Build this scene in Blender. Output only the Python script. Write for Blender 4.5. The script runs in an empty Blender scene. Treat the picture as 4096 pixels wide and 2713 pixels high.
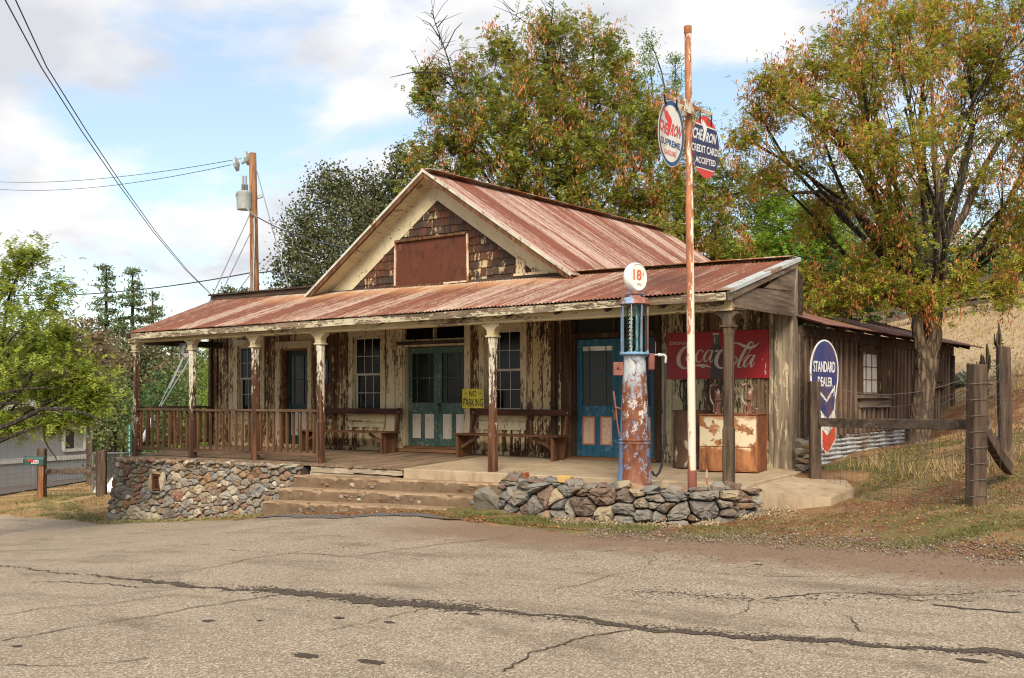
import bpy, bmesh, math, random
import numpy as np
from math import radians, sin, cos, tan, pi, sqrt, atan2, floor
from mathutils import Vector, Matrix
rnd = random.Random(7)
nr = np.random.default_rng(11)
sc = bpy.context.scene
COL = sc.collection

# ------------------------------------------------------------------ camera
TH = radians(35.0); FP = 4171.0; CXP = 2048.0; YH = 1600.0     # yaw, focal length and horizon, in pixels of the 4096 px wide photograph
RV = (cos(TH), sin(TH)); FV = (-sin(TH), cos(TH))
CAM = (5.854, -13.6206, 1.165)
cd = bpy.data.cameras.new('camera'); cam = bpy.data.objects.new('camera', cd); COL.objects.link(cam)
cam.location = CAM; cam.rotation_euler = (radians(90), 0, TH)
cd.sensor_width = 36; cd.lens = FP/4096*36; cd.shift_y = (YH-1356.5)/4096; cd.clip_start = .1; cd.clip_end = 3000
sc.camera = cam

# ------------------------------------------------------------------ world
SUN_EL = radians(40); SUN_DIR = Vector((0.55*cos(SUN_EL), -0.835*cos(SUN_EL), sin(SUN_EL)))
w = bpy.data.worlds.new("World"); sc.world = w; w.use_nodes = True
nt = w.node_tree; nt.nodes.clear()
def _n(t, **k):
    n = nt.nodes.new(t)
    for a, b in k.items(): setattr(n, a, b)
    return n
L = nt.links.new
out = _n('ShaderNodeOutputWorld'); bg = _n('ShaderNodeBackground'); bg.inputs[1].default_value = 0.114
sky = _n('ShaderNodeTexSky', sky_type='NISHITA', sun_disc=False)
sky.sun_elevation = SUN_EL; sky.sun_rotation = atan2(SUN_DIR.x, SUN_DIR.y); sky.air_density = 1.2; sky.dust_density = .3; sky.ozone_density = 2.5
tcw = _n('ShaderNodeTexCoord'); sp = _n('ShaderNodeSeparateXYZ'); L(tcw.outputs['Generated'], sp.inputs[0])
zz = _n('ShaderNodeMath', operation='ADD'); L(sp.outputs[2], zz.inputs[0]); zz.inputs[1].default_value = .28
dx = _n('ShaderNodeMath', operation='DIVIDE'); dy = _n('ShaderNodeMath', operation='DIVIDE')
L(sp.outputs[0], dx.inputs[0]); L(zz.outputs[0], dx.inputs[1]); L(sp.outputs[1], dy.inputs[0]); L(zz.outputs[0], dy.inputs[1])
cb = _n('ShaderNodeCombineXYZ'); L(dx.outputs[0], cb.inputs[0]); L(dy.outputs[0], cb.inputs[1])
mpw = _n('ShaderNodeMapping'); L(cb.outputs[0], mpw.inputs[0]); mpw.inputs['Location'].default_value = (3.1, 1.7, 0.0)
n1 = _n('ShaderNodeTexNoise'); L(mpw.outputs[0], n1.inputs['Vector']); n1.inputs['Scale'].default_value = 1.9; n1.inputs['Detail'].default_value = 9; n1.inputs['Roughness'].default_value = .56; n1.inputs['Distortion'].default_value = .25
r1 = _n('ShaderNodeValToRGB'); L(n1.outputs['Fac'], r1.inputs[0]); r1.color_ramp.elements[0].position = .42; r1.color_ramp.elements[1].position = .57
r1.color_ramp.interpolation = 'EASE'
n2 = _n('ShaderNodeTexNoise'); L(mpw.outputs[0], n2.inputs['Vector']); n2.inputs['Scale'].default_value = 2.6; n2.inputs['Detail'].default_value = 7; n2.inputs['Roughness'].default_value = .5
r2 = _n('ShaderNodeValToRGB'); L(n2.outputs['Fac'], r2.inputs[0])
r2.color_ramp.elements[0].position = .38; r2.color_ramp.elements[0].color = (3.9, 4.0, 4.3, 1)
r2.color_ramp.elements[1].position = .62; r2.color_ramp.elements[1].color = (6.2, 6.1, 5.95, 1)
hs = _n('ShaderNodeMixRGB', blend_type='MIX'); hs.inputs[0].default_value = .30; L(sky.outputs[0], hs.inputs[1]); hs.inputs[2].default_value = (4.6, 5.2, 5.8, 1)
mx = _n('ShaderNodeMixRGB'); L(r1.outputs[0], mx.inputs[0]); L(hs.outputs[0], mx.inputs[1]); L(r2.outputs[0], mx.inputs[2])
L(mx.outputs[0], bg.inputs[0]); L(bg.outputs[0], out.inputs[0])
# ------------------------------------------------------------------ sun
sd = bpy.data.lights.new('sun', 'SUN'); sd.energy = 3.6; sd.angle = radians(28); sd.color = (1, .89, .72)
so = bpy.data.objects.new('sun', sd); COL.objects.link(so); so.rotation_euler = SUN_DIR.to_track_quat('Z', 'Y').to_euler()
# ------------------------------------------------------------------ exposure
sc.view_settings.view_transform = 'Standard'; sc.view_settings.look = 'None'; sc.view_settings.gamma = 1; sc.view_settings.use_curve_mapping = False
sc.view_settings.exposure = 0.72
sc.render.resolution_x = 1024; sc.render.resolution_y = 678
sc.cycles.filter_width = 1.15; sc.cycles.max_bounces = 6; sc.cycles.transparent_max_bounces = 12

# ------------------------------------------------------------------ photo measurement helpers (pixel of the photo -> point on a real plane)
def ray(x, y):
    a = (x-CXP)/FP; b = (YH-y)/FP
    return Vector((FV[0]+a*RV[0], FV[1]+a*RV[1], b))
CV = Vector(CAM)
def onz(x, y, z): d = ray(x, y); return CV + d*((z-CAM[2])/d.z)
def ony(x, y, Y): d = ray(x, y); return CV + d*((Y-CAM[1])/d.y)
def onx(x, y, X): d = ray(x, y); return CV + d*((X-CAM[0])/d.x)
def ond(x, y, D): return CV + ray(x, y)*D
def onp(x, y, p0, n): d = ray(x, y); return CV + d*((Vector(p0)-CV).dot(n)/d.dot(n))

# ------------------------------------------------------------------ terrain height
_cp = np.array([(-13.7,-.5,-1.42),(-11.1,-.5,-1.19),(-8.9,-.6,-.97),(-8.1,-1.15,-.86),(-6,-1.25,-.68),(-4.6,-1.3,-.56),(-3.5,-1.2,-.50),(-1,-1.3,-.5),(1,-1.2,-.42),
 (.4,-2.4,-.48),(4,-2.3,-.42),(2.4,0,-.24),(1.3,.4,-.27),(1.35,1.45,-.17),(.6,1.7,.02),(3.2,-.45,-.11),(3.15,2.2,.32),(1.04,6.2,.38),(.4,13,1.24),(.25,3.8,.1),(.35,8.9,.3),
 (1.7,6.7,.5),(1.6,12.6,1.75),(-.75,18.4,2.6),(-4.7,34,5.3),(-2.5,35.4,5.8),(1,46,7.6),(12,10,2.6),(15,0,.6),(12,-8,-.35),(22,22,7),(3.4,5.2,.75),(2.6,9.5,1.35),
 (-19.5,.3,-1.62),(-17.9,1.7,-1.42),(-34,12.2,-2.13),(-37,10,-2.4),(-18.4,2.4,-1.34),(-60,30,-3.2),(-30,30,-2.2),(-20,10,-1.5),(-10,15,.2),(-14,8,-.4),(-22.1,10.8,-1.4),
 (5.85,-13.6,-.52),(0,-8,-.56),(-8,-8,-1.02),(-14,-6,-1.5),(-25,-8,-2.1),(10,-12,-.5),(-5,-20,-1.0),(20,-20,-.6),(60,-60,-1),(-80,-40,-4),(-100,60,-4),(0,120,13),(100,60,13),(100,0,4),(-100,150,-3),(-250,100,-6),(200,-200,0),(-200,-200,-5),(200,250,20),(-200,300,0),
 (-8,.8,-.5),(-2,.8,-.3),(-8,4,-.3),(-2,5,.1)], float)
_N = len(_cp)
_A = np.zeros((_N+3, _N+3)); _d = np.sqrt(((_cp[:, None, :2]-_cp[None, :, :2])**2).sum(-1)+.05)
_A[:_N, :_N] = _d; _A[:_N, _N] = 1; _A[:_N, _N+1:] = _cp[:, :2]; _A[_N:, :_N] = _A[:_N, _N:].T
_W = np.linalg.solve(_A, np.concatenate([_cp[:, 2], [0, 0, 0]]))
def Gn(x, y):
    x = np.asarray(x, float); y = np.asarray(y, float)
    r = np.sqrt((x[..., None]-_cp[:, 0])**2+(y[..., None]-_cp[:, 1])**2+.05)
    return r@_W[:_N]+_W[_N]+_W[_N+1]*x+_W[_N+2]*y
def G(x, y): return float(Gn(x, y))
def gp(sx, sy):                                       # photo pixel -> point on the terrain
    d = ray(sx, sy); t = 4.0
    while t < 160:
        p = CV+d*t
        if p.z < G(p.x, p.y): break
        t += .1
    return CV+d*t

# ------------------------------------------------------------------ object helpers
def tag(o, label=None, cat=None, group=None, kind=None):
    if label: o['label'] = label
    if cat: o['category'] = cat
    if group: o['group'] = group
    if kind: o['kind'] = kind
    return o
def empty(name, loc=(0, 0, 0), rz=0, label=None, cat=None, group=None):
    o = bpy.data.objects.new(name, None); COL.objects.link(o); o.location = loc; o.rotation_euler = (0, 0, rz); o.empty_display_size = .2
    return tag(o, label, cat, group)
def link_mesh(name, me, mats, parent=None):
    o = bpy.data.objects.new(name, me); COL.objects.link(o)
    for m in (mats if isinstance(mats, (list, tuple)) else [mats]): me.materials.append(m)
    if parent:
        o.parent = parent
    return o
class MB:
    def __init__(s, world=None): s.v = []; s.f = []; s.mi = []; s.m = 0; s.inv = world
    def add(s, vs, fs):
        b = len(s.v); s.v += [tuple(v) for v in vs]; s.f += [tuple(b+i for i in f) for f in fs]; s.mi += [s.m]*len(fs)
    def box(s, x0, x1, y0, y1, z0, z1, j=0):
        q = lambda: rnd.uniform(-j, j) if j else 0
        vs = [(x+q(), y+q(), z+q()) for z in (z0, z1) for y in (y0, y1) for x in (x0, x1)]
        s.add(vs, [(0, 2, 3, 1), (4, 5, 7, 6), (0, 1, 5, 4), (1, 3, 7, 5), (3, 2, 6, 7), (2, 0, 4, 6)]); return s
    def beam(s, p0, p1, wd, ht, up=(0, 0, 1), j=0, seg=1, bow=0):
        p0 = Vector(p0); p1 = Vector(p1); d = (p1-p0).normalized(); u = Vector(up)
        if abs(d.dot(u)) > .98: u = Vector((0, 1, 0))
        r = d.cross(u).normalized(); u = r.cross(d)
        vs = []; fs = []
        for i in range(seg+1):
            c = p0.lerp(p1, i/seg)+u*(bow*sin(pi*i/seg))
            for a, b in ((-1, -1), (1, -1), (1, 1), (-1, 1)):
                jj = Vector((rnd.uniform(-j, j), rnd.uniform(-j, j), rnd.uniform(-j, j))) if j else Vector((0, 0, 0))
                vs.append(c+r*(a*wd/2)+u*(b*ht/2)+jj)
        for i in range(seg):
            for k in range(4): fs.append((4*i+k, 4*i+(k+1) % 4, 4*i+4+(k+1) % 4, 4*i+4+k))
        fs += [(3, 2, 1, 0), tuple(4*seg+k for k in range(4))]
        s.add(vs, fs); return s
    def tube(s, pts, r, n=8, cap=True):
        pts = [Vector(p) for p in pts]; m = len(pts); rs = r if isinstance(r, (list, tuple)) else [r]*m
        vs = []; fs = []; pr = None
        for i, p in enumerate(pts):
            t = (pts[min(i+1, m-1)]-pts[max(i-1, 0)]).normalized()
            if pr is None: pr = t.orthogonal().normalized()
            pr = (pr-t*pr.dot(t)); pr = pr.normalized() if pr.length > 1e-6 else t.orthogonal().normalized()
            q = t.cross(pr)
            for k in range(n):
                a = 2*pi*k/n; vs.append(p+(pr*cos(a)+q*sin(a))*rs[i])
        for i in range(m-1):
            for k in range(n): fs.append((i*n+k, i*n+(k+1) % n, (i+1)*n+(k+1) % n, (i+1)*n+k))
        if cap: fs += [tuple(range(n-1, -1, -1)), tuple((m-1)*n+k for k in range(n))]
        s.add(vs, fs); return s
    def lathe(s, c, prof, n=24, square=False):       # prof: (radius, z)
        vs = []; fs = []; c = Vector(c)
        for r, z in prof:
            for k in range(n):
                a = 2*pi*(k+.5)/n
                if square: ca, sa = cos(a), sin(a); q = max(abs(ca), abs(sa)); ca /= q; sa /= q
                else: ca, sa = cos(a), sin(a)
                vs.append(c+Vector((r*ca, r*sa, z)))
        m = len(prof)
        for i in range(m-1):
            for k in range(n): fs.append((i*n+k, i*n+(k+1) % n, (i+1)*n+(k+1) % n, (i+1)*n+k))
        fs += [tuple(range(n-1, -1, -1)), tuple((m-1)*n+k for k in range(n))]
        s.add(vs, fs); return s
    def prism(s, poly, off):                          # poly: 3D points (planar), extruded by vector off
        n = len(poly); a = [Vector(p) for p in poly]; b = [p+Vector(off) for p in a]
        s.add(a+b, [tuple(range(n)), tuple(range(2*n-1, n-1, -1))]+[(i, n+i, n+(i+1) % n, (i+1) % n) for i in range(n)]); return s
    def build(s, name, mats, parent=None, smooth=False, bevel=0, label=None):
        me = bpy.data.meshes.new(name)
        vs = s.v
        if s.inv: vs = [tuple(s.inv@Vector(v)) for v in vs]
        me.from_pydata(vs, [], s.f)
        if isinstance(mats, (list, tuple)):
            me.polygons.foreach_set('material_index', s.mi)
        bm = bmesh.new(); bm.from_mesh(me); bmesh.ops.recalc_face_normals(bm, faces=bm.faces)
        if bevel: bmesh.ops.bevel(bm, geom=list(bm.edges), offset=bevel, segments=1, affect='EDGES', clamp_overlap=True)
        bm.to_mesh(me); bm.free()
        if smooth:
            me.polygons.foreach_set('use_smooth', [True]*len(me.polygons))
            try: me.set_sharp_from_angle(angle=radians(40))
            except Exception: pass
        me.update()
        o = link_mesh(name, me, mats, parent)
        if label: o['label'] = label
        return o
def np_mesh(name, V, F, mat, parent=None, smooth=False):   # V (n,3), F (m,k) with k 3 or 4
    me = bpy.data.meshes.new(name); k = F.shape[1]
    me.vertices.add(len(V)); me.vertices.foreach_set('co', V.astype(np.float32).ravel())
    me.loops.add(F.size); me.loops.foreach_set('vertex_index', F.astype(np.int32).ravel())
    me.polygons.add(len(F)); me.polygons.foreach_set('loop_start', np.arange(0, F.size, k, dtype=np.int32)); me.polygons.foreach_set('loop_total', np.full(len(F), k, np.int32))
    if smooth: me.polygons.foreach_set('use_smooth', np.ones(len(F), bool))
    me.update(calc_edges=True); me.validate()
    return link_mesh(name, me, mat, parent)

# ------------------------------------------------------------------ material helpers
class Mt:
    def __init__(s, name, rough=.8, spec=.3):
        s.m = bpy.data.materials.new(name); s.m.use_nodes = True; s.nt = s.m.node_tree; s.b = s.nt.nodes['Principled BSDF']
        s.b.inputs['Roughness'].default_value = rough; s.b.inputs['Specular IOR Level'].default_value = spec
        s.tc = s.nt.nodes.new('ShaderNodeTexCoord'); s.g = None
    def l(s, a, b): s.nt.links.new(a, b)
    def _in(s, sock, v):
        if hasattr(v, 'is_linked'): s.l(v, sock)
        elif isinstance(v, (tuple, list)) and len(v) == 3 and sock.type == 'RGBA': sock.default_value = (*v, 1)
        else: sock.default_value = v
    def co(s, scale=(1, 1, 1), loc=(0, 0, 0), rot=(0, 0, 0), vec=None, kind='Object'):
        m = s.nt.nodes.new('ShaderNodeMapping'); s.l(vec or s.tc.outputs[kind], m.inputs[0])
        m.inputs['Scale'].default_value = scale; m.inputs['Location'].default_value = loc; m.inputs['Rotation'].default_value = rot
        return m.outputs[0]
    def noise(s, vec, scale=1, detail=4, rough=.6, dist=0):
        n = s.nt.nodes.new('ShaderNodeTexNoise'); s.l(vec, n.inputs['Vector']); n.inputs['Scale'].default_value = scale
        n.inputs['Detail'].default_value = detail; n.inputs['Roughness'].default_value = rough; n.inputs['Distortion'].default_value = dist
        return n.outputs['Fac']
    def vor(s, vec, scale=1, feature='F1', out='Distance', rand=1):
        n = s.nt.nodes.new('ShaderNodeTexVoronoi'); n.feature = feature; s.l(vec, n.inputs['Vector']); n.inputs['Scale'].default_value = scale; n.inputs['Randomness'].default_value = rand
        return n.outputs[out]
    def rpi(s):
        if not s.g: s.g = s.nt.nodes.new('ShaderNodeNewGeometry')
        return s.g.outputs['Random Per Island']
    def ramp(s, f, stops, interp='LINEAR'):
        n = s.nt.nodes.new('ShaderNodeValToRGB'); s.l(f, n.inputs[0]); cr = n.color_ramp; cr.interpolation = interp
        cr.elements[0].position = stops[0][0]; cr.elements[1].position = stops[-1][0]
        for p, c in stops[1:-1]: cr.elements.new(p)
        for e, (p, c) in zip(cr.elements, stops):
            e.color = (c, c, c, 1) if not isinstance(c, (tuple, list)) else (*c, 1)
        return n.outputs[0]
    def mix(s, f, a, b, mode='MIX'):
        n = s.nt.nodes.new('ShaderNodeMixRGB'); n.blend_type = mode
        s._in(n.inputs[0], f); s._in(n.inputs[1], a); s._in(n.inputs[2], b); return n.outputs[0]
    def math(s, op, a, b=0.0, c=0.0):
        n = s.nt.nodes.new('ShaderNodeMath'); n.operation = op
        s._in(n.inputs[0], a); s._in(n.inputs[1], b); s._in(n.inputs[2], c); return n.outputs[0]
    def sep(s, vec=None):
        n = s.nt.nodes.new('ShaderNodeSeparateXYZ'); s.l(vec or s.tc.outputs['Object'], n.inputs[0]); return n.outputs
    def wn(s, v):
        n = s.nt.nodes.new('ShaderNodeTexWhiteNoise'); n.noise_dimensions = '1D'; s.l(v, n.inputs['W']); return n.outputs['Value']
    def color(s, c): s._in(s.b.inputs['Base Color'], c); return s
    def rough(s, c): s._in(s.b.inputs['Roughness'], c); return s
    def metal(s, c): s._in(s.b.inputs['Metallic'], c); return s
    def bump(s, h, dist=.01, strength=1.0, normal=None):
        n = s.nt.nodes.new('ShaderNodeBump'); s._in(n.inputs['Height'], h); n.inputs['Distance'].default_value = dist; n.inputs['Strength'].default_value = strength
        if normal: s.l(normal, n.inputs['Normal'])
        s.l(n.outputs[0], s.b.inputs['Normal']); return n.outputs[0]

def hsv(c, k): return tuple(x*k for x in c)
def grainvec(m, axis, lo=1.3, hi=22):
    sc_ = [hi, hi, hi]; sc_[axis] = lo
    return m.co(tuple(sc_))
def m_wood(name, c1, c2, c3=None, axis=2, pale=None, pale_amt=.0, rough=.85, hi=26, scale=1.0):
    m = Mt(name, rough, .2); g = m.noise(grainvec(m, axis, 1.5*scale, hi*scale), 1, 6, .65, .6)
    v = m.mix(m.ramp(m.rpi(), [(0, .0), (1, .55)]), c1, c2)
    col = m.mix(m.ramp(g, [(.35, 0), (.68, 1)]), v, hsv(c1, .38) if c3 is None else c3)
    g2 = m.noise(grainvec(m, axis, .7*scale, 9*scale), 1, 5, .6, .8); col = m.mix(m.ramp(g2, [(.36, .75), (.50, 0)]), col, hsv(c1, .30)); col = m.mix(m.ramp(g2, [(.54, 0), (.70, .6)]), col, hsv(c2, 1.55))
    big = m.noise(m.co((1.3, 1.3, 1.3)), 1, 4, .6)
    col = m.mix(m.math('MULTIPLY', m.ramp(big, [(.4, 0), (.65, 1)]), .5), col, hsv(c2, .8))
    if pale:
        sc_ = [14, 14, 14]; sc_[axis] = 2.2
        p = m.noise(m.co(tuple(sc_), loc=(3, 5, 1)), 1, 8, .7)
        z = m.noise(m.co((.9, .9, .9), loc=(9, 1, 2)), 1, 3, .5)
        k = m.math('ADD', p, m.math('MULTIPLY', z, .5))
        t = 1.02-pale_amt*.5
        mk = m.ramp(k, [(t-.02 if t < 1.0 else .97, 0), (min(t+.02, 1.0), 1)])
        col = m.mix(mk, col, pale)
    m.color(col); m.bump(g, .006, .7); return m.m
def m_peel(name, paint, paint2, w1, w2, amt=.55, axis=2, zone=.5, sc1=1.0, rough=.75, zg=None):
    """old paint flaking off wood along the grain; amt = share of paint left"""
    m = Mt(name, rough, .25)
    a = [30*sc1]*3; a[axis] = 8*sc1
    fl = m.noise(m.co(tuple(a)), 1, 9, .72, .3)
    b = [8*sc1]*3; b[axis] = .9*sc1
    st = m.noise(m.co(tuple(b), loc=(4, 2, 7)), 1, 5, .6)
    zn = m.noise(m.co((.8, .8, .55), loc=(1.5, 8, 3)), 1, 3, .5)
    k = m.math('ADD', m.math('MULTIPLY', fl, .95), m.math('ADD', m.math('MULTIPLY', st, .5), m.math('MULTIPLY', m.math('SUBTRACT', zn, .5), zone*.65)))
    k = m.math('SUBTRACT', k, .225)
    k = m.math('ADD', k, m.math('MULTIPLY', m.math('SUBTRACT', m.rpi(), .5), .12))
    if zg: k = m.math('ADD', k, m.ramp(m.math('MULTIPLY', m.sep()[2], .33), [(z_*.33, v_) for z_, v_ in zg]))
    t = .5+(.5-amt)*.42
    mk = m.ramp(k, [(t-.012, 0), (t+.012, 1)])
    g = m.noise(grainvec(m, axis, 1.3, 30), 1, 5, .6, .4)
    wood = m.mix(m.ramp(g, [(.35, 0), (.65, 1)]), w1, w2)
    wood = m.mix(m.ramp(m.noise(m.co((1.7, 1.7, .6), loc=(7, 7, 7)), 1, 3, .5), [(.42, 0), (.6, .75)]), wood, hsv(w1, 1.4))
    gs_ = m.noise(grainvec(m, axis, .8, 14), 1, 6, .65, .7); wood = m.mix(m.ramp(gs_, [(.38, .85), (.50, 0)]), wood, hsv(w2, .45)); wood = m.mix(m.ramp(gs_, [(.55, 0), (.68, .55)]), wood, hsv(w1, 2.2))
    edge = m.ramp(k, [(t-.03, 0), (t-.012, .8), (t+.01, .8), (t+.03, 0)]); pc_dirty = hsv(paint2, .45)
    pc = m.mix(m.ramp(m.noise(m.co((2.2, 2.2, 1.2)), 1, 5, .6), [(.35, 0), (.65, 1)]), paint, paint2)
    pc = m.mix(m.ramp(m.noise(m.co((60, 60, 60)), 1, 2, .5), [(.55, 0), (.75, .45)]), pc, hsv(paint2, .6))
    m.color(m.mix(edge, m.mix(mk, wood, pc), m.mix(mk, hsv(w2, .6), pc_dirty)))
    m.bump(m.math('ADD', m.math('MULTIPLY', mk, .6), m.math('MULTIPLY', g, .35)), .008, .8); return m.m
def m_plain(name, c, rough=.6, metal=0, spec=.4, var=.25, nscale=6):
    m = Mt(name, rough, spec); n = m.noise(m.co((nscale,)*3), 1, 5, .6)
    m.color(m.mix(m.ramp(n, [(.3, 0), (.7, 1)]), c, hsv(c, 1-var))); m.b.inputs['Metallic'].default_value = metal
    m.bump(n, .002, .3); return m.m
def m_rust(name, base, r1, r2, amt=.5, scale=4.0, zs=.6, rough=.75, crack=False):
    """paint `base` flaked to rust r1/r2"""
    m = Mt(name, rough, .35); v = m.co((scale, scale, scale*zs))
    n = m.noise(v, 1.0, 10, .68, .2); n2 = m.noise(m.co((scale*.35,)*3, loc=(5, 1, 3)), 1, 4, .5)
    k = m.math('ADD', m.math('MULTIPLY', n, .6), m.math('MULTIPLY', n2, .4))
    t = .5+(amt-.5)*.4
    mk = m.ramp(k, [(t-.01, 0), (t+.01, 1)])
    rc = m.mix(m.ramp(m.noise(m.co((9, 9, 5)), 1, 6, .65), [(.35, 0), (.65, 1)]), r1, r2)
    bc = m.mix(m.ramp(m.noise(m.co((5, 5, 1.5), loc=(2, 2, 2)), 1, 6, .6), [(.45, 0), (.75, .6)]), base, r2)
    if crack:
        c = m.vor(m.co((38, 38, 30)), 1, 'DISTANCE_TO_EDGE'); bc = m.mix(m.ramp(c, [(.0, 1), (.09, 0)]), bc, hsv(r1, .6))
    m.color(m.mix(mk, rc, bc)); m.bump(m.math('ADD', mk, m.math('MULTIPLY', n, .6)), .004, .6); return m.m
# ------------------------------------------------------------------ materials
CREAM = (.58, .455, .26); CREAM2 = (.48, .35, .18)
M_WALL = m_peel('flaking_cream_siding', CREAM, CREAM2, (.12, .052, .022), (.045, .021, .012), .46, 2, .95, 1.0, .75, [(0, -.12), (.25, -.02), (.9, .03), (1.5, .01), (2.4, -.07)])
M_WALLR = m_peel('flaking_cream_siding_grey', (.47, .40, .25), (.40, .33, .2), (.13, .08, .045), (.05, .032, .02), .52, 2, .8, 1.1)
M_TRIM = m_peel('worn_cream_trim', (.60, .49, .31), (.50, .39, .24), (.16, .09, .045), (.08, .04, .02), .68, 2, .6)
M_TRIMX = m_peel('worn_cream_beam', (.58, .46, .26), (.48, .37, .2), (.16, .1, .06), (.09, .06, .035), .72, 0, .5)
M_FASC = m_peel('weathered_fascia', (.48, .42, .30), (.36, .31, .21), (.17, .12, .08), (.08, .055, .035), .50, 0, .7)
M_SOFF = m_peel('cream_soffit', (.60, .53, .36), (.50, .43, .27), (.2, .15, .08), (.12, .09, .05), .80, 1, .3, .9)
M_POST = m_peel('stripped_post', (.55, .50, .40), (.46, .4, .3), (.085, .036, .018), (.035, .017, .010), .22, 2, .8, .9, .75, [(0, 0), (.9, .0), (1.7, .12), (2.3, .24)])
M_CAP = m_peel('flaking_capital', (.55, .48, .32), (.44, .36, .2), (.15, .08, .04), (.06, .04, .025), .68, 0, .6, 1.2)
M_POSTD = m_wood('dark_grey_post_wood', (.10, .065, .04), (.15, .11, .075), (.03, .022, .015), 2, (.42, .36, .27), .12)
M_BENCH = m_wood('brown_bench_wood', (.12, .055, .028), (.17, .085, .042), (.05, .02, .01), 0, None, 0, .7)
M_BENCHZ = m_wood('brown_bench_wood_upright', (.12, .055, .026), (.18, .085, .04), (.06, .025, .012), 2, None, 0, .7)
M_BENCHD = m_wood('charred_bench_rail', (.07, .022, .012), (.10, .035, .018), (.02, .008, .005), 0, None, 0, .6, 14)
M_RAIL = m_wood('rail_wood', (.070, .042, .028), (.125, .075, .046), (.05, .025, .015), 0)
M_BAL = m_wood('baluster_wood', (.065, .035, .02), (.19, .095, .045), (.05, .02, .01), 2)
M_DECK = m_wood('deck_boards', (.22, .145, .09), (.30, .21, .135), (.09, .06, .04), 1, None, 0, .85, 30)
M_SILLW = m_wood('pale_weathered_sill', (.40, .32, .22), (.50, .42, .31), (.13, .1, .07), 0, None, 0, .9, 22)
M_GREYX = m_wood('grey_boards', (.14, .10, .07), (.25, .19, .14), (.055, .035, .025), 1, (.42, .37, .3), .1, .9, 20)
M_GREYZ = m_wood('grey_corner_board', (.22, .17, .12), (.30, .24, .17), (.09, .06, .04), 2, (.45, .38, .25), .38, .9, 20)
M_DARKB = m_wood('dark_parapet', (.06, .04, .03), (.10, .07, .05), (.025, .018, .014), 0)
M_RAKE = m_wood('rake_board', (.12, .055, .025), (.18, .09, .04), (.045, .022, .012), 2, None, 0, .85, 16)
M_BLACK = m_plain('dark_interior', (.008, .007, .006), .9, 0, .1)
M_CASBR = m_wood('brown_casing', (.07, .038, .022), (.11, .065, .038), (.03, .017, .01), 2, (.40, .33, .2), .10)
M_THRESH = m_wood('orange_threshold', (.22, .10, .045), (.28, .15, .07), (.08, .035, .018), 0)

def m_glass(name, c=(.006, .007, .007), rough=.06, dirt=.25):
    m = Mt(name, rough, .22); n = m.noise(m.co((2.2, 2.2, 2.2)), 1, 6, .65, .6)
    m.color(m.mix(m.math('MULTIPLY', m.ramp(n, [(.5, 0), (.8, 1)]), dirt), c, (.05, .05, .04)))
    m.rough(m.ramp(n, [(.3, rough), (.8, rough+.25)])); return m.m
M_PANE = m_glass('old_dark_pane', (.004, .0045, .0045), .05, .10)
M_PANEG = m_glass('dusty_grey_pane', (.03, .034, .034), .12, .5)
M_PANEW = m_glass('curtained_pane', (.70, .70, .64), .25, .8)
M_SASH = m_peel('sash_paint', (.50, .47, .40), (.42, .38, .31), (.14, .09, .06), (.08, .05, .03), .86, 2, .2, 2)
M_REDSASH = m_peel('rusty_red_sash', (.30, .27, .22), (.25, .2, .16), (.20, .06, .03), (.12, .04, .02), .45, 2, .2, 2)

def m_door(name, c, c2, wear, amt=.84):
    m = Mt(name, .6, .3); n = m.noise(m.co((18, 18, 18)), 1, 9, .75); z = m.noise(m.co((1.6, 1.6, 1.6)), 1, 3, .5)
    k = m.math('ADD', m.math('MULTIPLY', n, .7), m.math('MULTIPLY', z, .3)); mk = m.ramp(k, [(.52+(amt-.8)*.5, 0), (.56+(amt-.8)*.5, 1)])
    s = m.noise(m.co((14, 14, 1.2)), 1, 5, .6)
    base = m.mix(m.ramp(s, [(.35, 0), (.65, 1)]), c, c2)
    m.color(m.mix(mk, base, wear)); m.bump(n, .003, .5); return m.m
M_GREEN = m_door('worn_green_door', (.040, .078, .060), (.065, .115, .088), (.22, .23, .17), .84)
M_GREEND = m_door('dark_green_door', (.010, .024, .022), (.02, .048, .042), (.10, .12, .1), .95)
M_BLUE = m_door('worn_blue_door', (.012, .075, .13), (.026, .125, .19), (.12, .2, .22), .88)
M_PANELW = m_door('dusty_white_panel', (.62, .55, .45), (.54, .45, .34), (.36, .26, .16), .9)
M_PANELS = m_door('salmon_panel', (.62, .40, .27), (.68, .50, .34), (.55, .22, .12), .86)
M_PANELSE = m_door('salmon_panel_edge', (.48, .17, .10), (.50, .2, .12), (.3, .1, .05), .9)
M_BRASS = m_plain('old_brass', (.35, .22, .08), .4, .9)
M_IRON = m_plain('dark_iron', (.05, .035, .028), .6, .6)
M_GALV = m_rust('galvanised_steel', (.42, .45, .46), (.2, .12, .07), (.28, .2, .14), .38, 3, 1, .5)
M_DGALV = m_plain('pale_hardware', (.4, .42, .42), .5, .6)

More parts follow.
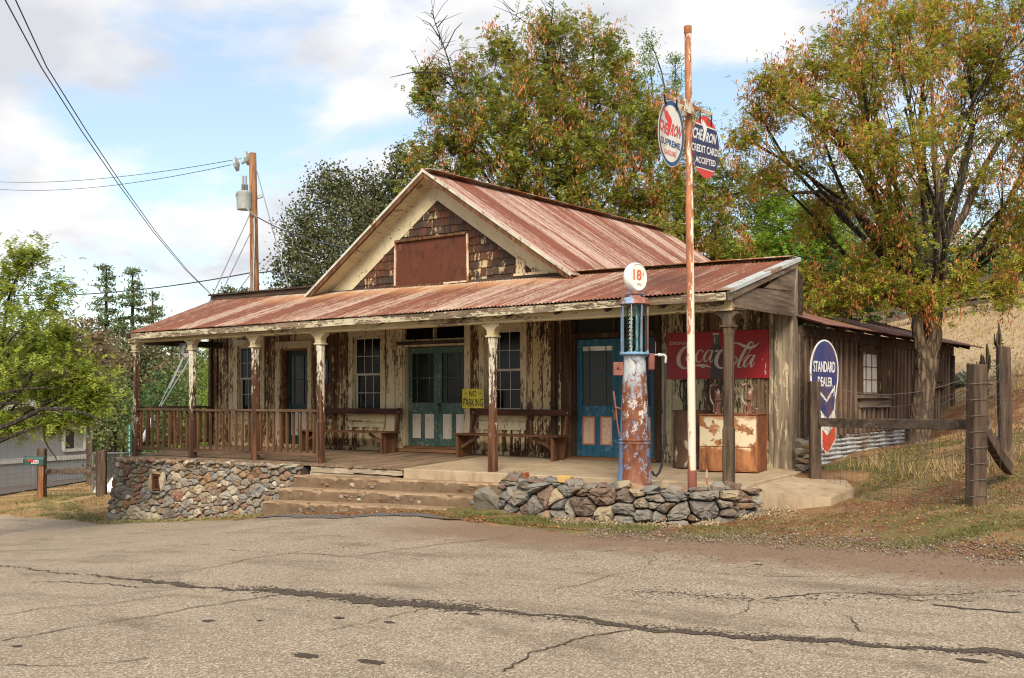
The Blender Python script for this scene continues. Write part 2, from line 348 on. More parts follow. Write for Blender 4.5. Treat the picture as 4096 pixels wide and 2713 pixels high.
def m_roof(name, red, pale, axis_along=1, sheet=.66, amt=.5, rust=(.46, .25, .12), y0=None):
    m = Mt(name, .7, .35); s = m.sep()
    cross = s[0] if axis_along == 1 else s[1]
    cell = m.math('FLOOR', m.math('DIVIDE', cross, sheet)); r = m.wn(cell)
    a = [7.5, 7.5, 7.5]; a[axis_along] = .30; a[2] = .30
    st = m.noise(m.co(tuple(a)), 1, 6, .62, .15)
    a2 = [30]*3; a2[axis_along] = 9; a2[2] = 9
    sp_ = m.noise(m.co(tuple(a2)), 1, 6, .7)
    k = m.math('ADD', m.math('MULTIPLY', st, .62), m.math('ADD', m.math('MULTIPLY', sp_, .38), m.math('MULTIPLY', m.math('SUBTRACT', r, .5), .17)))
    t = .5+(amt-.5)*.3
    mk = m.ramp(k, [(t-.05, 0), (t+.10, 1)])
    redc = m.mix(m.ramp(m.noise(m.co((1.1,)*3), 1, 5, .6), [(.35, 0), (.7, 1)]), red, hsv(red, .72))
    redc = m.mix(m.math('MULTIPLY', r, .35), redc, hsv(red, 1.4))
    col = m.mix(m.math('MULTIPLY', mk, .78), redc, pale)
    sp2 = m.noise(m.co((16,)*3), 1, 6, .75)
    col = m.mix(m.ramp(sp2, [(.64, 0), (.70, .7)]), col, hsv(red, .45))
    if y0 is not None:
        # bare zinc and orange rust runs along the top strip of the sheet
        q = m.math('ADD', s[1], m.math('MULTIPLY', m.math('SUBTRACT', m.noise(m.co((6, .7, .7)), 1, 5, .6), .5), 1.3))
        xm = m.ramp(m.math('ADD', m.math('MULTIPLY', s[0], .06), 1.0), [(.27, 0), (.34, 1), (.74, 1), (.80, 0)])
        col = m.mix(m.math('MULTIPLY', m.ramp(m.math('MULTIPLY', q, .25), [((y0-.55)*.25, 0), ((y0+.05)*.25, .6)]), xm), col, rust)
        col = m.mix(m.math('MULTIPLY', m.ramp(m.math('MULTIPLY', q, .25), [((y0+.10)*.25, 0), ((y0+.4)*.25, .7)]), xm), col, (.52, .52, .45))
    m.color(col); m.bump(sp_, .003, .35); return m.m
RED = (.175, .062, .034); PALE = (.42, .33, .26)
M_ROOF = m_roof('red_rusty_corrugated_iron', RED, PALE, 1, .66, .53, y0=2.05)
M_ROOFM = m_roof('red_streaked_corrugated_iron', (.165, .052, .030), (.44, .35, .29), 0, .68, .55)
M_ROOFA = m_roof('dark_rusty_shed_iron', (.17, .065, .065), (.20, .12, .07), 0, .66, .45)
M_RUSTF = m_rust('rusty_flashing', (.42, .36, .27), (.26, .085, .035), (.33, .14, .06), .52, 5)
M_EDGE = m_rust('pale_metal_edge', (.50, .50, .42), (.3, .17, .08), (.2, .1, .06), .35, 5)

def m_stone(name, cols, sc1=1.0, dark=.0):
    m = Mt(name, .85, .25); r = m.rpi()
    base = m.ramp(r, [(i/(len(cols)-1), c) for i, c in enumerate(cols)], 'CONSTANT')
    n = m.noise(m.co((7*sc1,)*3), 1, 8, .68, .4); n2 = m.noise(m.co((2.5*sc1,)*3, loc=(4, 4, 4)), 1, 4, .6)
    n3 = m.noise(m.co((38*sc1,)*3), 1, 5, .7)
    c = m.mix(m.ramp(n, [(.38, 0), (.62, .85)]), base, m.mix(.5, base, (.27, .24, .19)))
    c = m.mix(m.math('MULTIPLY', m.ramp(n2, [(.50, 0), (.60, 1)]), m.ramp(m.math('FRACT', m.math('MULTIPLY', r, 17.3)), [(.45, 0), (.85, .7)])), c, (.21, .115, .05))
    c = m.mix(m.ramp(n3, [(.56, 0), (.72, .6)]), c, (.32, .32, .29))
    c = m.mix(m.ramp(n3, [(.28, .55), (.42, 0)]), c, (.05, .042, .035))
    m.color(c); m.bump(m.math('ADD', m.math('MULTIPLY', n, .8), m.math('MULTIPLY', n3, .25)), .03, .9); return m.m
M_STONE = m_stone('mixed_fieldstone', [(.17, .15, .125), (.20, .12, .065), (.24, .22, .18), (.25, .19, .125), (.12, .11, .10), (.34, .29, .21), (.15, .07, .04), (.21, .18, .14), (.24, .14, .075), (.46, .41, .32), (.17, .165, .16), (.19, .085, .055), (.09, .075, .06), (.29, .24, .16)])
M_STONED = m_stone('dark_fieldstone', [(.13, .115, .10), (.19, .17, .145), (.085, .048, .035), (.16, .14, .115), (.24, .13, .06), (.10, .09, .08), (.25, .215, .17), (.13, .068, .045), (.15, .14, .125), (.30, .23, .14), (.11, .10, .095), (.20, .10, .055)])
M_MORTAR = m_plain('earth_and_mortar', (.07, .055, .042), .95, 0, .1, .4, 9)
M_BRICK = m_plain('red_brick', (.32, .09, .045), .9, 0, .2, .35, 14)
M_YBRICK = m_plain('yellow_brick', (.55, .35, .13), .9, 0, .2, .3, 14)

def m_conc(name, c, c2, dark, agg=.5):
    m = Mt(name, .9, .2); n = m.noise(m.co((1.7,)*3), 1, 7, .65); g = m.noise(m.co((55,)*3), 1, 4, .7); st = m.noise(m.co((7, 7, 1.4) if agg < .5 else (6, 6, 5)), 1, 6, .6)
    c_ = m.mix(m.ramp(n, [(.35, 0), (.65, 1)]), c, c2)
    c_ = m.mix(m.math('MULTIPLY', m.ramp(st, [(.52, 0), (.68, 1)]), .55), c_, dark)
    c_ = m.mix(m.ramp(g, [(.58, 0), (.7, agg)]), c_, hsv(dark, .55)); c_ = m.mix(m.ramp(g, [(.28, agg), (.4, 0)]), c_, hsv(c, 1.3))
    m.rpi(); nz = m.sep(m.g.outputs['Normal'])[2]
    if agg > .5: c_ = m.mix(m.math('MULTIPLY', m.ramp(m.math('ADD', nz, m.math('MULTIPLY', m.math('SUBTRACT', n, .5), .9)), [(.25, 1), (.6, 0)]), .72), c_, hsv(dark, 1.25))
    m.color(c_); m.bump(m.math('ADD', g, m.math('MULTIPLY', n, 1.5)), .008, .7); return m.m
M_CONC = m_conc('porch_concrete', (.40, .31, .21), (.30, .225, .145), (.17, .12, .075), .35)
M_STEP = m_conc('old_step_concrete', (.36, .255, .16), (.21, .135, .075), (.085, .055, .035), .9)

# ------------------------------------------------------------------ ground
def smooth(a, b, x): t = np.clip((x-a)/(b-a), 0, 1); return t*t*(3-2*t)
_ed = np.array([(-90, 14), (-45, 5.6), (-30, 2.2), (-22, .35), (-17.8, -.25), (-13.9, -.52), (-11.2, -.62), (-8.6, -.95), (-8.1, -1.28), (-6, -1.42), (-4.6, -1.5), (-3.5, -1.75), (-2.2, -2.1), (0, -2.35), (2.4, -2.2), (4.1, -2.3), (8, -2.6), (14, -3.2), (30, -6), (90, -16)])
def yfar(x):
    x = np.asarray(x, float)
    return np.interp(x, _ed[:, 0], _ed[:, 1])+.05*np.sin(x*2.3)+.035*np.sin(x*5.9+1)+.02*np.sin(x*13.1)
def lines(pts):
    o = []
    for a, b, s in pts: o += list(np.arange(a, b, s))
    return np.array(o+[pts[-1][1]])
gx = lines([(-250, -60, 10), (-60, -30, 2), (-30, -15, .6), (-15, 6, .2), (6, 14, .6), (14, 40, 2), (40, 200, 10)])
gy = lines([(-200, -30, 10), (-30, -6, 2), (-6, -3.2, .5), (-3.2, 4, .15), (4, 16, .4), (16, 50, 1.5), (50, 300, 10)])
X, Y = np.meshgrid(gx, gy); Z = Gn(X, Y)
def vnoise(x, y, s, seed=0):
    v = 0
    for i in range(5): v = v+np.sin(x*s*(1.3+.37*i)+y*s*(.7-.9*i)+seed*3.1+i*1.7)*np.cos(y*s*(1.1+.21*i)-x*s*(.5+.33*i)+seed+i)
    return v/5
Z = Z+.018*vnoise(X, Y, 3.0)+.012*vnoise(X, Y, 8.0, 2)
Z = Z+smooth(6, 30, Y)*.12*vnoise(X, Y, .8, 4)
ye = yfar(X); Z = Z-.10*smooth(0, -.35, Y-ye)*smooth(-95, -60, X)*(1-smooth(60, 95, X))
def grid_mesh(name, X, Y, Z, mat):
    h, w_ = X.shape; V = np.stack([X, Y, Z], -1).reshape(-1, 3); i = np.arange((h-1)*(w_-1)); r = i//(w_-1); c = i % (w_-1); a = r*w_+c
    return np_mesh(name, V, np.stack([a, a+1, a+1+w_, a+w_], 1), mat, None, True)
m = Mt('dirt_and_dry_grass', .95, .1)
s = m.sep(); wv = m.co((1, 1, 1))
n1_ = m.noise(wv, 1.1, 7, .62); n2_ = m.noise(wv, 5, 8, .7); n3_ = m.noise(wv, 34, 5, .7); n4_ = m.noise(m.co((1, 1, 1), loc=(31, 12, 4)), .7, 6, .6)
dirt = m.mix(m.ramp(n2_, [(.35, 0), (.65, 1)]), (.17, .075, .038), (.30, .155, .078))
straw = m.mix(m.ramp(n3_, [(.35, 0), (.65, 1)]), (.42, .27, .12), (.58, .42, .22))
grn = m.mix(m.ramp(n3_, [(.35, 0), (.65, 1)]), (.10, .13, .035), (.19, .19, .07))
c = m.mix(m.ramp(n1_, [(.47, 0), (.60, .8)]), dirt, m.mix(.45, straw, dirt))
gm = m.math('MULTIPLY', m.ramp(m.math('ADD', m.math('MULTIPLY', n4_, .6), m.math('MULTIPLY', n2_, .4)), [(.46, 0), (.56, .85)]), m.ramp(m.math('ADD', m.math('MULTIPLY', s[1], .05), .5), [(.3, 1), (.72, .65), (.82, 0)]))
c = m.mix(gm, c, grn)
hill = m.ramp(m.math('ADD', m.math('MULTIPLY', s[1], .02), m.math('MULTIPLY', n2_, .14)), [(.285, 0), (.36, 1)])   # straw-coloured hill beyond the shed
c = m.mix(hill, c, m.mix(m.ramp(n1_, [(.45, .2), (.7, .8)]), (.50, .39, .24), (.30, .19, .11)))
lf = m.math('MULTIPLY', m.ramp(m.math('MULTIPLY', s[0], -.04), [(.55, 0), (.62, 1)]), m.ramp(n1_, [(.40, 0), (.52, .8)]))
c = m.mix(lf, c, m.mix(.25, straw, (.45, .25, .1)))
pe = m.vor(wv, 30, 'F1'); c = m.mix(m.math('MULTIPLY', m.ramp(pe, [(.10, 1), (.2, 0)]), m.ramp(n1_, [(.4, 1), (.6, .15)])), c, (.45, .40, .34))
c = m.mix(m.ramp(n3_, [(.25, .5), (.4, 0)]), c, (.07, .045, .028))
m.color(c); m.bump(m.math('ADD', n3_, m.math('MULTIPLY', n2_, 1.2)), .05, .9); M_GROUND = m.m
tag(grid_mesh('ground', X, Y, Z, M_GROUND), kind='structure')

# road: one sheet from the verge to far behind the camera
rx = lines([(-90, -30, 2), (-30, -15, .4), (-15, 8, .12), (8, 20, .6), (20, 90, 3)])
tt = np.concatenate([np.linspace(0, .1, 5)[:-1], np.linspace(.1, 1, 30)])**1.2
RX = np.tile(rx, (len(tt), 1)); YF = yfar(rx); YN = np.full_like(rx, -45.)
RY = YF+(YN-YF)*tt[:, None]; RZ = Gn(RX, RY)+.012-.02*(tt[:, None] == 0)
m = Mt('worn_asphalt', .92, .15)
wv = m.co((1, 1, 1)); s = m.sep()
ag = m.noise(wv, 75, 3, .75); agv = m.vor(wv, 95, 'F1', 'Color'); n1_ = m.noise(wv, .9, 7, .6); n2_ = m.noise(m.co((.45, 1.5, 1)), 1.3, 8, .66, .3); n3_ = m.noise(m.co((1, 1, 1), loc=(8, 3, 1)), 2.6, 6, .6)
base = m.mix(m.ramp(n1_, [(.35, 0), (.65, 1)]), (.335, .262, .182), (.27, .208, .142))
bw = m.nt.nodes.new('ShaderNodeRGBToBW'); m.l(agv, bw.inputs[0])
c = m.mix(m.ramp(bw.outputs[0], [(.60, 0), (.82, .75)]), base, (.62, .54, .44))
c = m.mix(m.ramp(bw.outputs[0], [(.14, .8), (.40, 0)]), c, (.11, .085, .065))
c = m.mix(m.ramp(ag, [(.3, .35), (.48, 0)]), c, (.12, .095, .07))
stn = m.ramp(n2_, [(.52, 0), (.68, .6)]); c = m.mix(stn, c, m.mix(m.ramp(ag, [(.4, 0), (.6, 1)]), (.085, .062, .045), (.20, .155, .11)))
fine = m.noise(m.co((1, 1, 1), loc=(5, 9, 1)), 3.2, 8, .66); c = m.mix(m.ramp(fine, [(.60, 0), (.70, .5)]), c, (.14, .10, .07))
# blown dirt along the verge on the right
yv = m.math('ADD', m.math('ADD', s[1], m.math('MULTIPLY', s[0], .04)), m.math('MULTIPLY', n3_, 1.6))
dm = m.math('MULTIPLY', m.ramp(m.math('MULTIPLY', m.math('ADD', yv, 4.7), .3), [(.50, 0), (.72, .9)]), m.ramp(m.math('MULTIPLY', m.math('ADD', s[0], 6.0), .25), [(.3, 0), (.9, 1)]))
c = m.mix(dm, c, m.mix(m.ramp(ag, [(.35, 0), (.65, 1)]), (.13, .07, .04), (.30, .21, .14)))
# older dark patch against the steps
pm = m.math('MULTIPLY', m.ramp(m.math('ADD', s[1], m.math('MULTIPLY', n3_, .5)), [(0, 1), (1, 1)]), 0.0)
m.color(c); m.bump(m.math('ADD', ag, m.math('MULTIPLY', bw.outputs[0], .8)), .012, .8); M_ROAD = m.m
tag(grid_mesh('road', RX, RY, RZ, M_ROAD), kind='structure')

# tar joints, cracks and patches lie on the road as thin irregular sheets
m = Mt('crack_tar_and_grit', .95, .15); a_ = m.noise(m.co((1, 1, 1)), 60, 4, .7)
m.color(m.mix(m.ramp(a_, [(.42, 0), (.66, 1)]), (.028, .022, .02), (.17, .13, .095))); m.bump(a_, .01, .8); M_CRACK = m.m
m = Mt('newer_dark_asphalt', .9, .2); a_ = m.noise(m.co((1, 1, 1)), 55, 4, .7)
m.color(m.mix(m.ramp(a_, [(.42, 0), (.68, 1)]), (.075, .07, .07), (.2, .18, .16))); m.bump(a_, .01, .8); M_PATCH = m.m
def P_(x, y): q = gp(x*1.7305, y*1.7305); return Vector((q.x, q.y, 0))
mb = MB()
def ribbon(pts, w0, w1=None, wob=.03, step=.05, z=.017):
    w1 = w0 if w1 is None else w1; pts = [Vector((p.x, p.y, 0)) for p in pts]; L_ = [0]
    for a, b in zip(pts, pts[1:]): L_.append(L_[-1]+(b-a).length)
    n = max(2, int(L_[-1]/step)); vs = []; fs = []; off = 0; wv_ = 1
    for i in range(n+1):
        s_ = L_[-1]*i/n; k = max(j for j in range(len(L_)) if L_[j] <= s_+1e-9); k = min(k, len(pts)-2)
        p = pts[k].lerp(pts[k+1], (s_-L_[k])/(L_[k+1]-L_[k])); d = (pts[k+1]-pts[k]).normalized(); nn = Vector((-d.y, d.x, 0))
        off = off*.88+rnd.uniform(-wob, wob)*.9; wv_ = max(.25, min(1.9, wv_+rnd.uniform(-.3, .3)))
        ww = .8*(w0+(w1-w0)*i/n)*wv_*(.2 if i in (0, n) else 1)
        for sgn in (-1, 1):
            q = p+nn*(off+sgn*ww*(1+rnd.uniform(-.3, .3))/2); vs.append((q.x, q.y, G(q.x, q.y)+z))
    for i in range(n): fs.append((2*i, 2*i+1, 2*i+3, 2*i+2))
    mb.add(vs, fs)
ribbon([P_(0, 1310), P_(140, 1325), P_(350, 1345), P_(600, 1368)], .05, .09, .05)
ribbon([P_(600, 1368), P_(760, 1382), P_(950, 1402), P_(1110, 1415)], .16, .17, .05)
ribbon([P_(1110, 1415), P_(1300, 1432), P_(1450, 1452), P_(1700, 1478), P_(1850, 1488), P_(2100, 1506), P_(2367, 1528), P_(2600, 1548)], .075, .10, .04)
for pl_, w_ in [([(0, 1488), (200, 1450), (420, 1415), (640, 1382)], .022), ([(1150, 1562), (1240, 1520), (1370, 1478), (1450, 1458)], .018), ([(760, 1470), (900, 1440), (1000, 1408)], .012),
    ([(330, 1340), (480, 1318), (560, 1300), (700, 1278), (860, 1262)], .012), ([(520, 1275), (640, 1283), (800, 1292), (960, 1270), (1180, 1245)], .014), ([(1180, 1245), (1220, 1215), (1236, 1198)], .012),
    ([(1280, 1375), (1420, 1335), (1500, 1315), (1510, 1290)], .014), ([(1440, 1370), (1560, 1380), (1740, 1392), (1720, 1412), (1685, 1440)], .022), ([(0, 1430), (90, 1412), (260, 1400), (420, 1378)], .012),
    ([(1760, 1390), (1900, 1380), (2100, 1385), (2367, 1372)], .02), ([(2000, 1375), (2120, 1395), (2260, 1398)], .018), ([(1950, 1425), (1975, 1450), (1965, 1470)], .012), ([(0, 1545), (120, 1550), (200, 1540), (350, 1530)], .014),
    ([(1700, 1500), (1760, 1530), (1690, 1560)], .006), ([(60, 1350), (200, 1352), (330, 1362)], .02), ([(1600, 1328), (1800, 1340), (2020, 1342)], .016), ([(2150, 1405), (2367, 1420)], .03), ([(400, 1368), (250, 1385), (60, 1392)], .014)]:
    ribbon([P_(*p) for p in pl_], w_, w_*.8, .03, .04, .019)
def crumbs(pts, spread, n, s0, s1):
    P = [P_(*p) for p in pts]
    for i in range(n):
        k = rnd.randrange(len(P)-1); c0 = P[k].lerp(P[k+1], rnd.random()); x = c0.x+rnd.gauss(0, spread); y = c0.y+rnd.gauss(0, spread)
        if y > float(yfar(x))-.1: continue
        r_ = rnd.uniform(s0, s1); m_ = rnd.choice([6, 7, 8]); st_ = rnd.uniform(1, 2.4); an = rnd.uniform(-.4, .4); vs = []
        for j in range(m_):
            a = 2*pi*j/m_; q = r_*rnd.uniform(.55, 1.2); u_, v_ = cos(a)*q*st_, sin(a)*q; xx, yy = x+u_*cos(an)-v_*sin(an), y+u_*sin(an)+v_*cos(an); vs.append((xx, yy, G(xx, yy)+.0145+.0004*(i % 5)))
        mb.add(vs, [tuple(range(m_))])
crumbs([(0, 1312), (350, 1345), (600, 1368)], .08, 500, .003, .010); crumbs([(560, 1366), (760, 1382), (950, 1402), (1110, 1415)], .10, 1500, .003, .014); crumbs([(1110, 1415), (1450, 1452), (1850, 1488), (2367, 1528)], .06, 1500, .002, .010)
crumbs([(1440, 1370), (1740, 1392), (2367, 1375)], .15, 700, .003, .011); crumbs([(700, 1300), (1100, 1290), (1500, 1320)], .5, 500, .003, .009); crumbs([(1300, 1270), (2367, 1330)], .35, 900, .003, .010)
tag(mb.build('road_cracks', M_CRACK), kind='structure')
mb = MB()
def patch(cx, cy, rx_, ry_, z=.015, n=22, rough=.25):
    c0 = P_(cx, cy); vs = [(c0.x, c0.y, G(c0.x, c0.y)+z+.002)]
    for k in range(n):
        a = 2*pi*k/n; q = 1+rnd.uniform(-rough, rough); x = c0.x+cos(a)*rx_*q; y = c0.y+sin(a)*ry_*q; vs.append((x, y, G(x, y)+z))
    mb.add(vs, [(0, k+1, (k+1) % n+1) for k in range(n)])
for a_ in [(705, 1524, .10, .05), (857, 1535, .10, .045), (480, 1443, .07, .04), (900, 1443, .05, .03), (783, 1437, .05, .03), (1094, 1427, .07, .04), (2250, 1533, .09, .045), (600, 1440, .035, .02), (1752, 1310, .05, .03), (40, 1500, .05, .03)]: patch(*a_)
m = Mt('oil_spots', .8, .3); m.color((.055, .038, .028)); tag(mb.build('road_stains', m.m), kind='structure')
mb = MB()
vs = []; fs = []
xs_ = np.arange(-8.9, -3.2, .12)
for i, x in enumerate(xs_):
    yf = float(yfar(x)); e = .30*max(0, sin(pi*(x+8.9)/5.8))+.03*rnd.random()
    for yy in (yf+.02, yf-e): vs.append((x, yy, G(x, yy)+.0155))
for i in range(len(xs_)-1): fs.append((2*i, 2*i+1, 2*i+3, 2*i+2))
mb.add(vs, fs); tag(mb.build('asphalt_patch', M_PATCH), kind='structure')
# ------------------------------------------------------------------ the old store
WY = 2.45                                             # front wall plane; porch posts stand on y = 0
store = empty('general_store', (-7, WY, 0), 0, 'weathered cream wooden general store with rusty red iron roofs and a long open porch', 'building')
def P2S(o):                                           # geometry is written in world coordinates, keep it there under the empty
    o.matrix_parent_inverse = Matrix.Translation(-Vector(store.location)); return o
def part(mb, name, mats, parent=store, **k):
    o = mb.build(name, mats, None, **k); o.parent = parent
    if parent is store: P2S(o)
    return o
def floor_z(y): return .12*min(max(y/WY, -.1), 1)
OPEN = [(-13.13, -12.30, .88, 2.42), (-11.67, -10.83, .17, 2.30), (-9.50, -8.66, .88, 2.50), (-8.10, -6.50, .18, 2.72), (-6.05, -5.15, .95, 2.52), (-4.06, -2.38, .12, 2.70)]
# board and batten siding
mbw = MB(); mbr = MB(); x = -13.96
while x < -.02:
    x1 = min(x+rnd.uniform(.19, .27), -.0); cuts = sorted({x, x1}|{c for o in OPEN for c in o[:2] if x < c < x1})
    for a, b in zip(cuts, cuts[1:]):
        if b-a < .008: continue
        c = (a+b)/2; zs = [(.02, 3.42)]
        for o in OPEN:
            if o[0] < c < o[1]: zs = [(.02, o[2]), (o[3], 3.42)]
        t = mbw if c < -2.4 else mbr; dy = rnd.uniform(0, .006)
        for z0, z1 in zs: t.box(a+.002, b-.002, WY-dy, WY+.03, z0, z1)
    if x > -13.9 and not any(o[0]-.14 < x < o[1]+.14 for o in OPEN):
        t = mbw if x < -2.4 else mbr; t.box(x-.024, x+.024, WY-.026, WY-.007, .22+rnd.uniform(-.01, .02), 3.40, .002)
    x = x1
mbw.box(-13.96, -8.5, WY-.03, WY-.008, .02, .19); mbw.box(-6.36, -4.28, WY-.03, WY-.008, .02, .19); mbr.box(-2.25, -.3, WY-.03, WY-.008, .02, .14)
part(mbw, 'wall', M_WALL); part(mbr, 'wall', M_WALLR, label='greyer right end of the cream board siding')
mb = MB(); mb.box(-13.96, -3.3, WY+.2, WY+7.5, .0, 3.45); mb.box(-13.97, -.02, WY+.17, WY+.195, .0, 3.44)
part(mb, 'body', M_DARKB)
mb = MB()
for k in range(26): mb.box(.012-.0, .036, WY+.03+k*.0, WY+.12, .02, 3.36) if k == 0 else None
part(mb, 'side_wall', M_GREYZ)
# windows
def bars(mb, x0, x1, z0, z1, cols, rows, y0, y1, fr=.035, br=.013):
    mb.box(x0, x0+fr, y0, y1, z0, z1); mb.box(x1-fr, x1, y0, y1, z0, z1)
    mb.box(x0+fr, x1-fr, y0, y1, z0, z0+fr); mb.box(x0+fr, x1-fr, y0, y1, z1-fr, z1)
    for i in range(1, cols):
        c = x0+fr+(x1-x0-2*fr)*i/cols; mb.box(c-br/2, c+br/2, y0+.004, y1-.004, z0+fr, z1-fr)
    for i in range(1, rows):
        c = z0+fr+(z1-z0-2*fr)*i/rows; mb.box(x0+fr, x1-fr, y0+.006, y1-.006, c-br/2, c+br/2)
def window(x0, x1, z0, z1, cas=.13, head=.14, rows=2, panelab=True):
    mb = MB(); y0 = WY-.035; y1 = WY+.0
    mb.box(x0-cas, x0, y0, y1, z0-.02, z1, .002); mb.box(x1, x1+cas, y0, y1, z0-.02, z1, .002)
    mb.box(x0-cas-.01, x1+cas+.01, y0-.01, y1, z1+.001, z1+head, .002)
    mb.box(x0-.001, x0+.022, y1, WY+.11, z0, z1); mb.box(x1-.022, x1+.001, y1, WY+.11, z0, z1); mb.box(x0, x1, y1, WY+.11, z1-.02, z1+.001)
    win = part(mb, 'window', M_TRIM)
    zm = (z0+z1)/2
    mb = MB(); bars(mb, x0+.022, x1-.022, z0+.01, zm+.02, 3, rows, WY+.065, WY+.095, .04); s1 = mb.build('sash', M_SASH); s1.parent = win; s1.matrix_parent_inverse = store.matrix_world.inverted()
    mb = MB(); bars(mb, x0+.022, x1-.022, zm-.012, z1-.02, 3, rows, WY+.030, WY+.060, .035); s2 = mb.build('sash', M_SASH); s2.parent = win
    mb = MB(); mb.box(x0+.03, x1-.03, WY+.08, WY+.084, z0+.02, zm); mb.box(x0+.03, x1-.03, WY+.045, WY+.049, zm, z1-.03); g = mb.build('pane', M_PANE); g.parent = win
    mb = MB(); mb.box(x0-cas-.04, x1+cas+.04, WY-.085, WY+.03, z0-.055, z0-.021, .003); mb.box(x0-cas, x1+cas, WY-.04, WY, z0-.19, z0-.056, .003); sl = mb.build('sill', M_TRIMX); sl.parent = win
    for o in (s1, s2, g, sl): o.matrix_parent_inverse = Matrix.Identity(4)
    # panelled apron below
    if panelab:
        mb = MB(); mb.box(x0-.12, x1+.12, WY-.045, WY-.027, .60, z0-.20, .002); mb.box(x0-.14, x1+.14, WY-.06, WY-.027, z0-.215, z0-.2, .002)
        for i in range(4):
            c = x0-.05+(x1-x0+.1)*i/3; mb.box(c-.035, c+.035, WY-.04, WY-.027, .22, .60, .002)
        part(mb, 'panelling', M_TRIM)
    return win
store_mw = Matrix.Translation(store.location); store.matrix_world = store_mw
window(-13.10, -12.33, .90, 2.40); window(-9.47, -8.69, .90, 2.49); window(-6.02, -5.18, .96, 2.50)
def leaf(x0, x1, z0, z1, yb, mat, pmat, cols, rows, gz0, gz1, panels, bar=.012, pz=(.38, .89), st=None, knob=None, glassm=None, edge=None):
    """one door leaf: stiles and rails, a glazed upper part and framed lower panels"""
    st = st or .09; mb = MB(); y0 = yb; y1 = yb+.04; gx0 = x0+st; gx1 = x1-st
    mb.box(x0, gx0, y0, y1, z0, z1); mb.box(gx1, x1, y0, y1, z0, z1); mb.box(gx0, gx1, y0+.002, y1, gz1, z1)
    mb.box(gx0, gx1, y0+.002, y1, pz[1], gz0); mb.box(gx0, gx1, y0+.002, y1, z0, pz[0])
    for i in range(1, cols):
        c = gx0+(gx1-gx0)*((.22, .78)[i-1] if cols == 3 else i/cols); mb.box(c-bar/2, c+bar/2, y0+.006, y1-.006, gz0, gz1)
    for i in range(1, rows):
        c = gz0+(gz1-gz0)*i/rows; mb.box(gx0, gx1, y0+.008, y1-.008, c-bar/2, c+bar/2)
    for (a, b) in panels: pass
    ms = [gx0]+[v for p in zip(panels, panels[1:]) for v in (p[0][1], p[1][0])]+[gx1]
    for i in range(1, len(ms)-1, 2): mb.box(ms[i]+.0, ms[i+1]-.0, y0+.003, y1, pz[0], pz[1])
    if panels[0][0] > gx0+.005: mb.box(gx0, panels[0][0], y0+.004, y1, pz[0], pz[1])
    if panels[-1][1] < gx1-.005: mb.box(panels[-1][1], gx1, y0+.004, y1, pz[0], pz[1])
    d = part(mb, 'door', mat, bevel=.003)
    def ch(mb, n, m_): o = mb.build(n, m_); o.parent = d; return o
    mb = MB(); mb.box(gx0-.003, gx1+.003, yb+.022, yb+.026, gz0-.003, gz1+.003); ch(mb, 'pane', glassm or M_PANE)
    for (a, b) in panels:
        mb = MB(); mb.box(a+.002, b-.002, yb+.012, yb+.03, pz[0]+.002, pz[1]-.002)
        if edge:
            mb.m = 1
            for bx in ((a+.001, a+.025, pz[0], pz[1]), (b-.025, b-.001, pz[0], pz[1]), (a+.025, b-.025, pz[0], pz[0]+.025), (a+.025, b-.025, pz[1]-.025, pz[1])): mb.box(bx[0], bx[1], yb+.004, yb+.0118, bx[2]+.001, bx[3]-.001)
        else:
            mb.m = 0; mb.box(a+.035, b-.035, yb+.006, yb+.012, pz[0]+.04, pz[1]-.04)
        ch(mb, 'panel', [pmat, edge or pmat])
    if knob:
        mb = MB(); mb.tube([(knob[0], yb-.0, knob[1]), (knob[0], yb-.03, knob[1]), (knob[0], yb-.035, knob[1]), (knob[0], yb-.06, knob[1])], [.008, .008, .024, .02], 10); mb.box(knob[0]-.018, knob[0]+.018, yb-.006, yb-.0005, knob[1]-.16, knob[1]+.03); ch(mb, 'knob', knob[2])
    return d
# single green door, recessed
leaf(-11.60, -10.84, .20, 2.25, WY+.10, M_GREEND, M_PANELW, 3, 2, 1.08, 2.14, [(-11.47, -11.25), (-11.15, -10.93)], .012, (.38, .90), .11, (-11.55, 1.18, M_IRON), M_PANEG)
# double green doors
leaf(-8.06, -7.295, .24, 2.22, WY+.12, M_GREEN, M_PANELW, 3, 2, 1.11, 2.10, [(-7.96, -7.735), (-7.635, -7.39)], .012, (.39, .885), .10, None, M_PANE)
leaf(-7.29, -6.53, .24, 2.22, WY+.12, M_GREEN, M_PANELW, 3, 2, 1.11, 2.10, [(-7.17, -6.945), (-6.84, -6.61)], .012, (.39, .885), .10, (-7.235, 1.07, M_IRON), M_PANE)
# double blue doors
leaf(-4.02, -3.175, .15, 2.25, WY+.08, M_BLUE, M_PANELS, 3, 2, 1.06, 2.13, [(-3.91, -3.645), (-3.535, -3.275)], .014, (.36, .87), .115, (-3.235, .97, M_BRASS), M_PANEG, M_PANELSE); mb = MB(); mb.box(-3.905, -3.29, WY+.0985, WY+.1015, 2.045, 2.125); part(mb, 'curtain', M_PANEW)
leaf(-3.17, -2.42, .15, 2.25, WY+.08, M_BLUE, M_PANELS, 3, 2, 1.06, 2.13, [(-3.06, -2.83), (-2.74, -2.51)], .014, (.36, .87), .11, None, M_PANE, M_PANELSE)
mb = MB(); mb.box(-11.67, -10.83, WY-.02, WY+.14, .13, .20, .003); part(mb, 'threshold', M_THRESH, bevel=.004); mb = MB(); mb.box(-8.42, -6.36, WY-.10, WY+.16, .125, .19, .003); mb.box(-8.12, -6.48, WY+.0, WY+.16, .191, .238, .003)
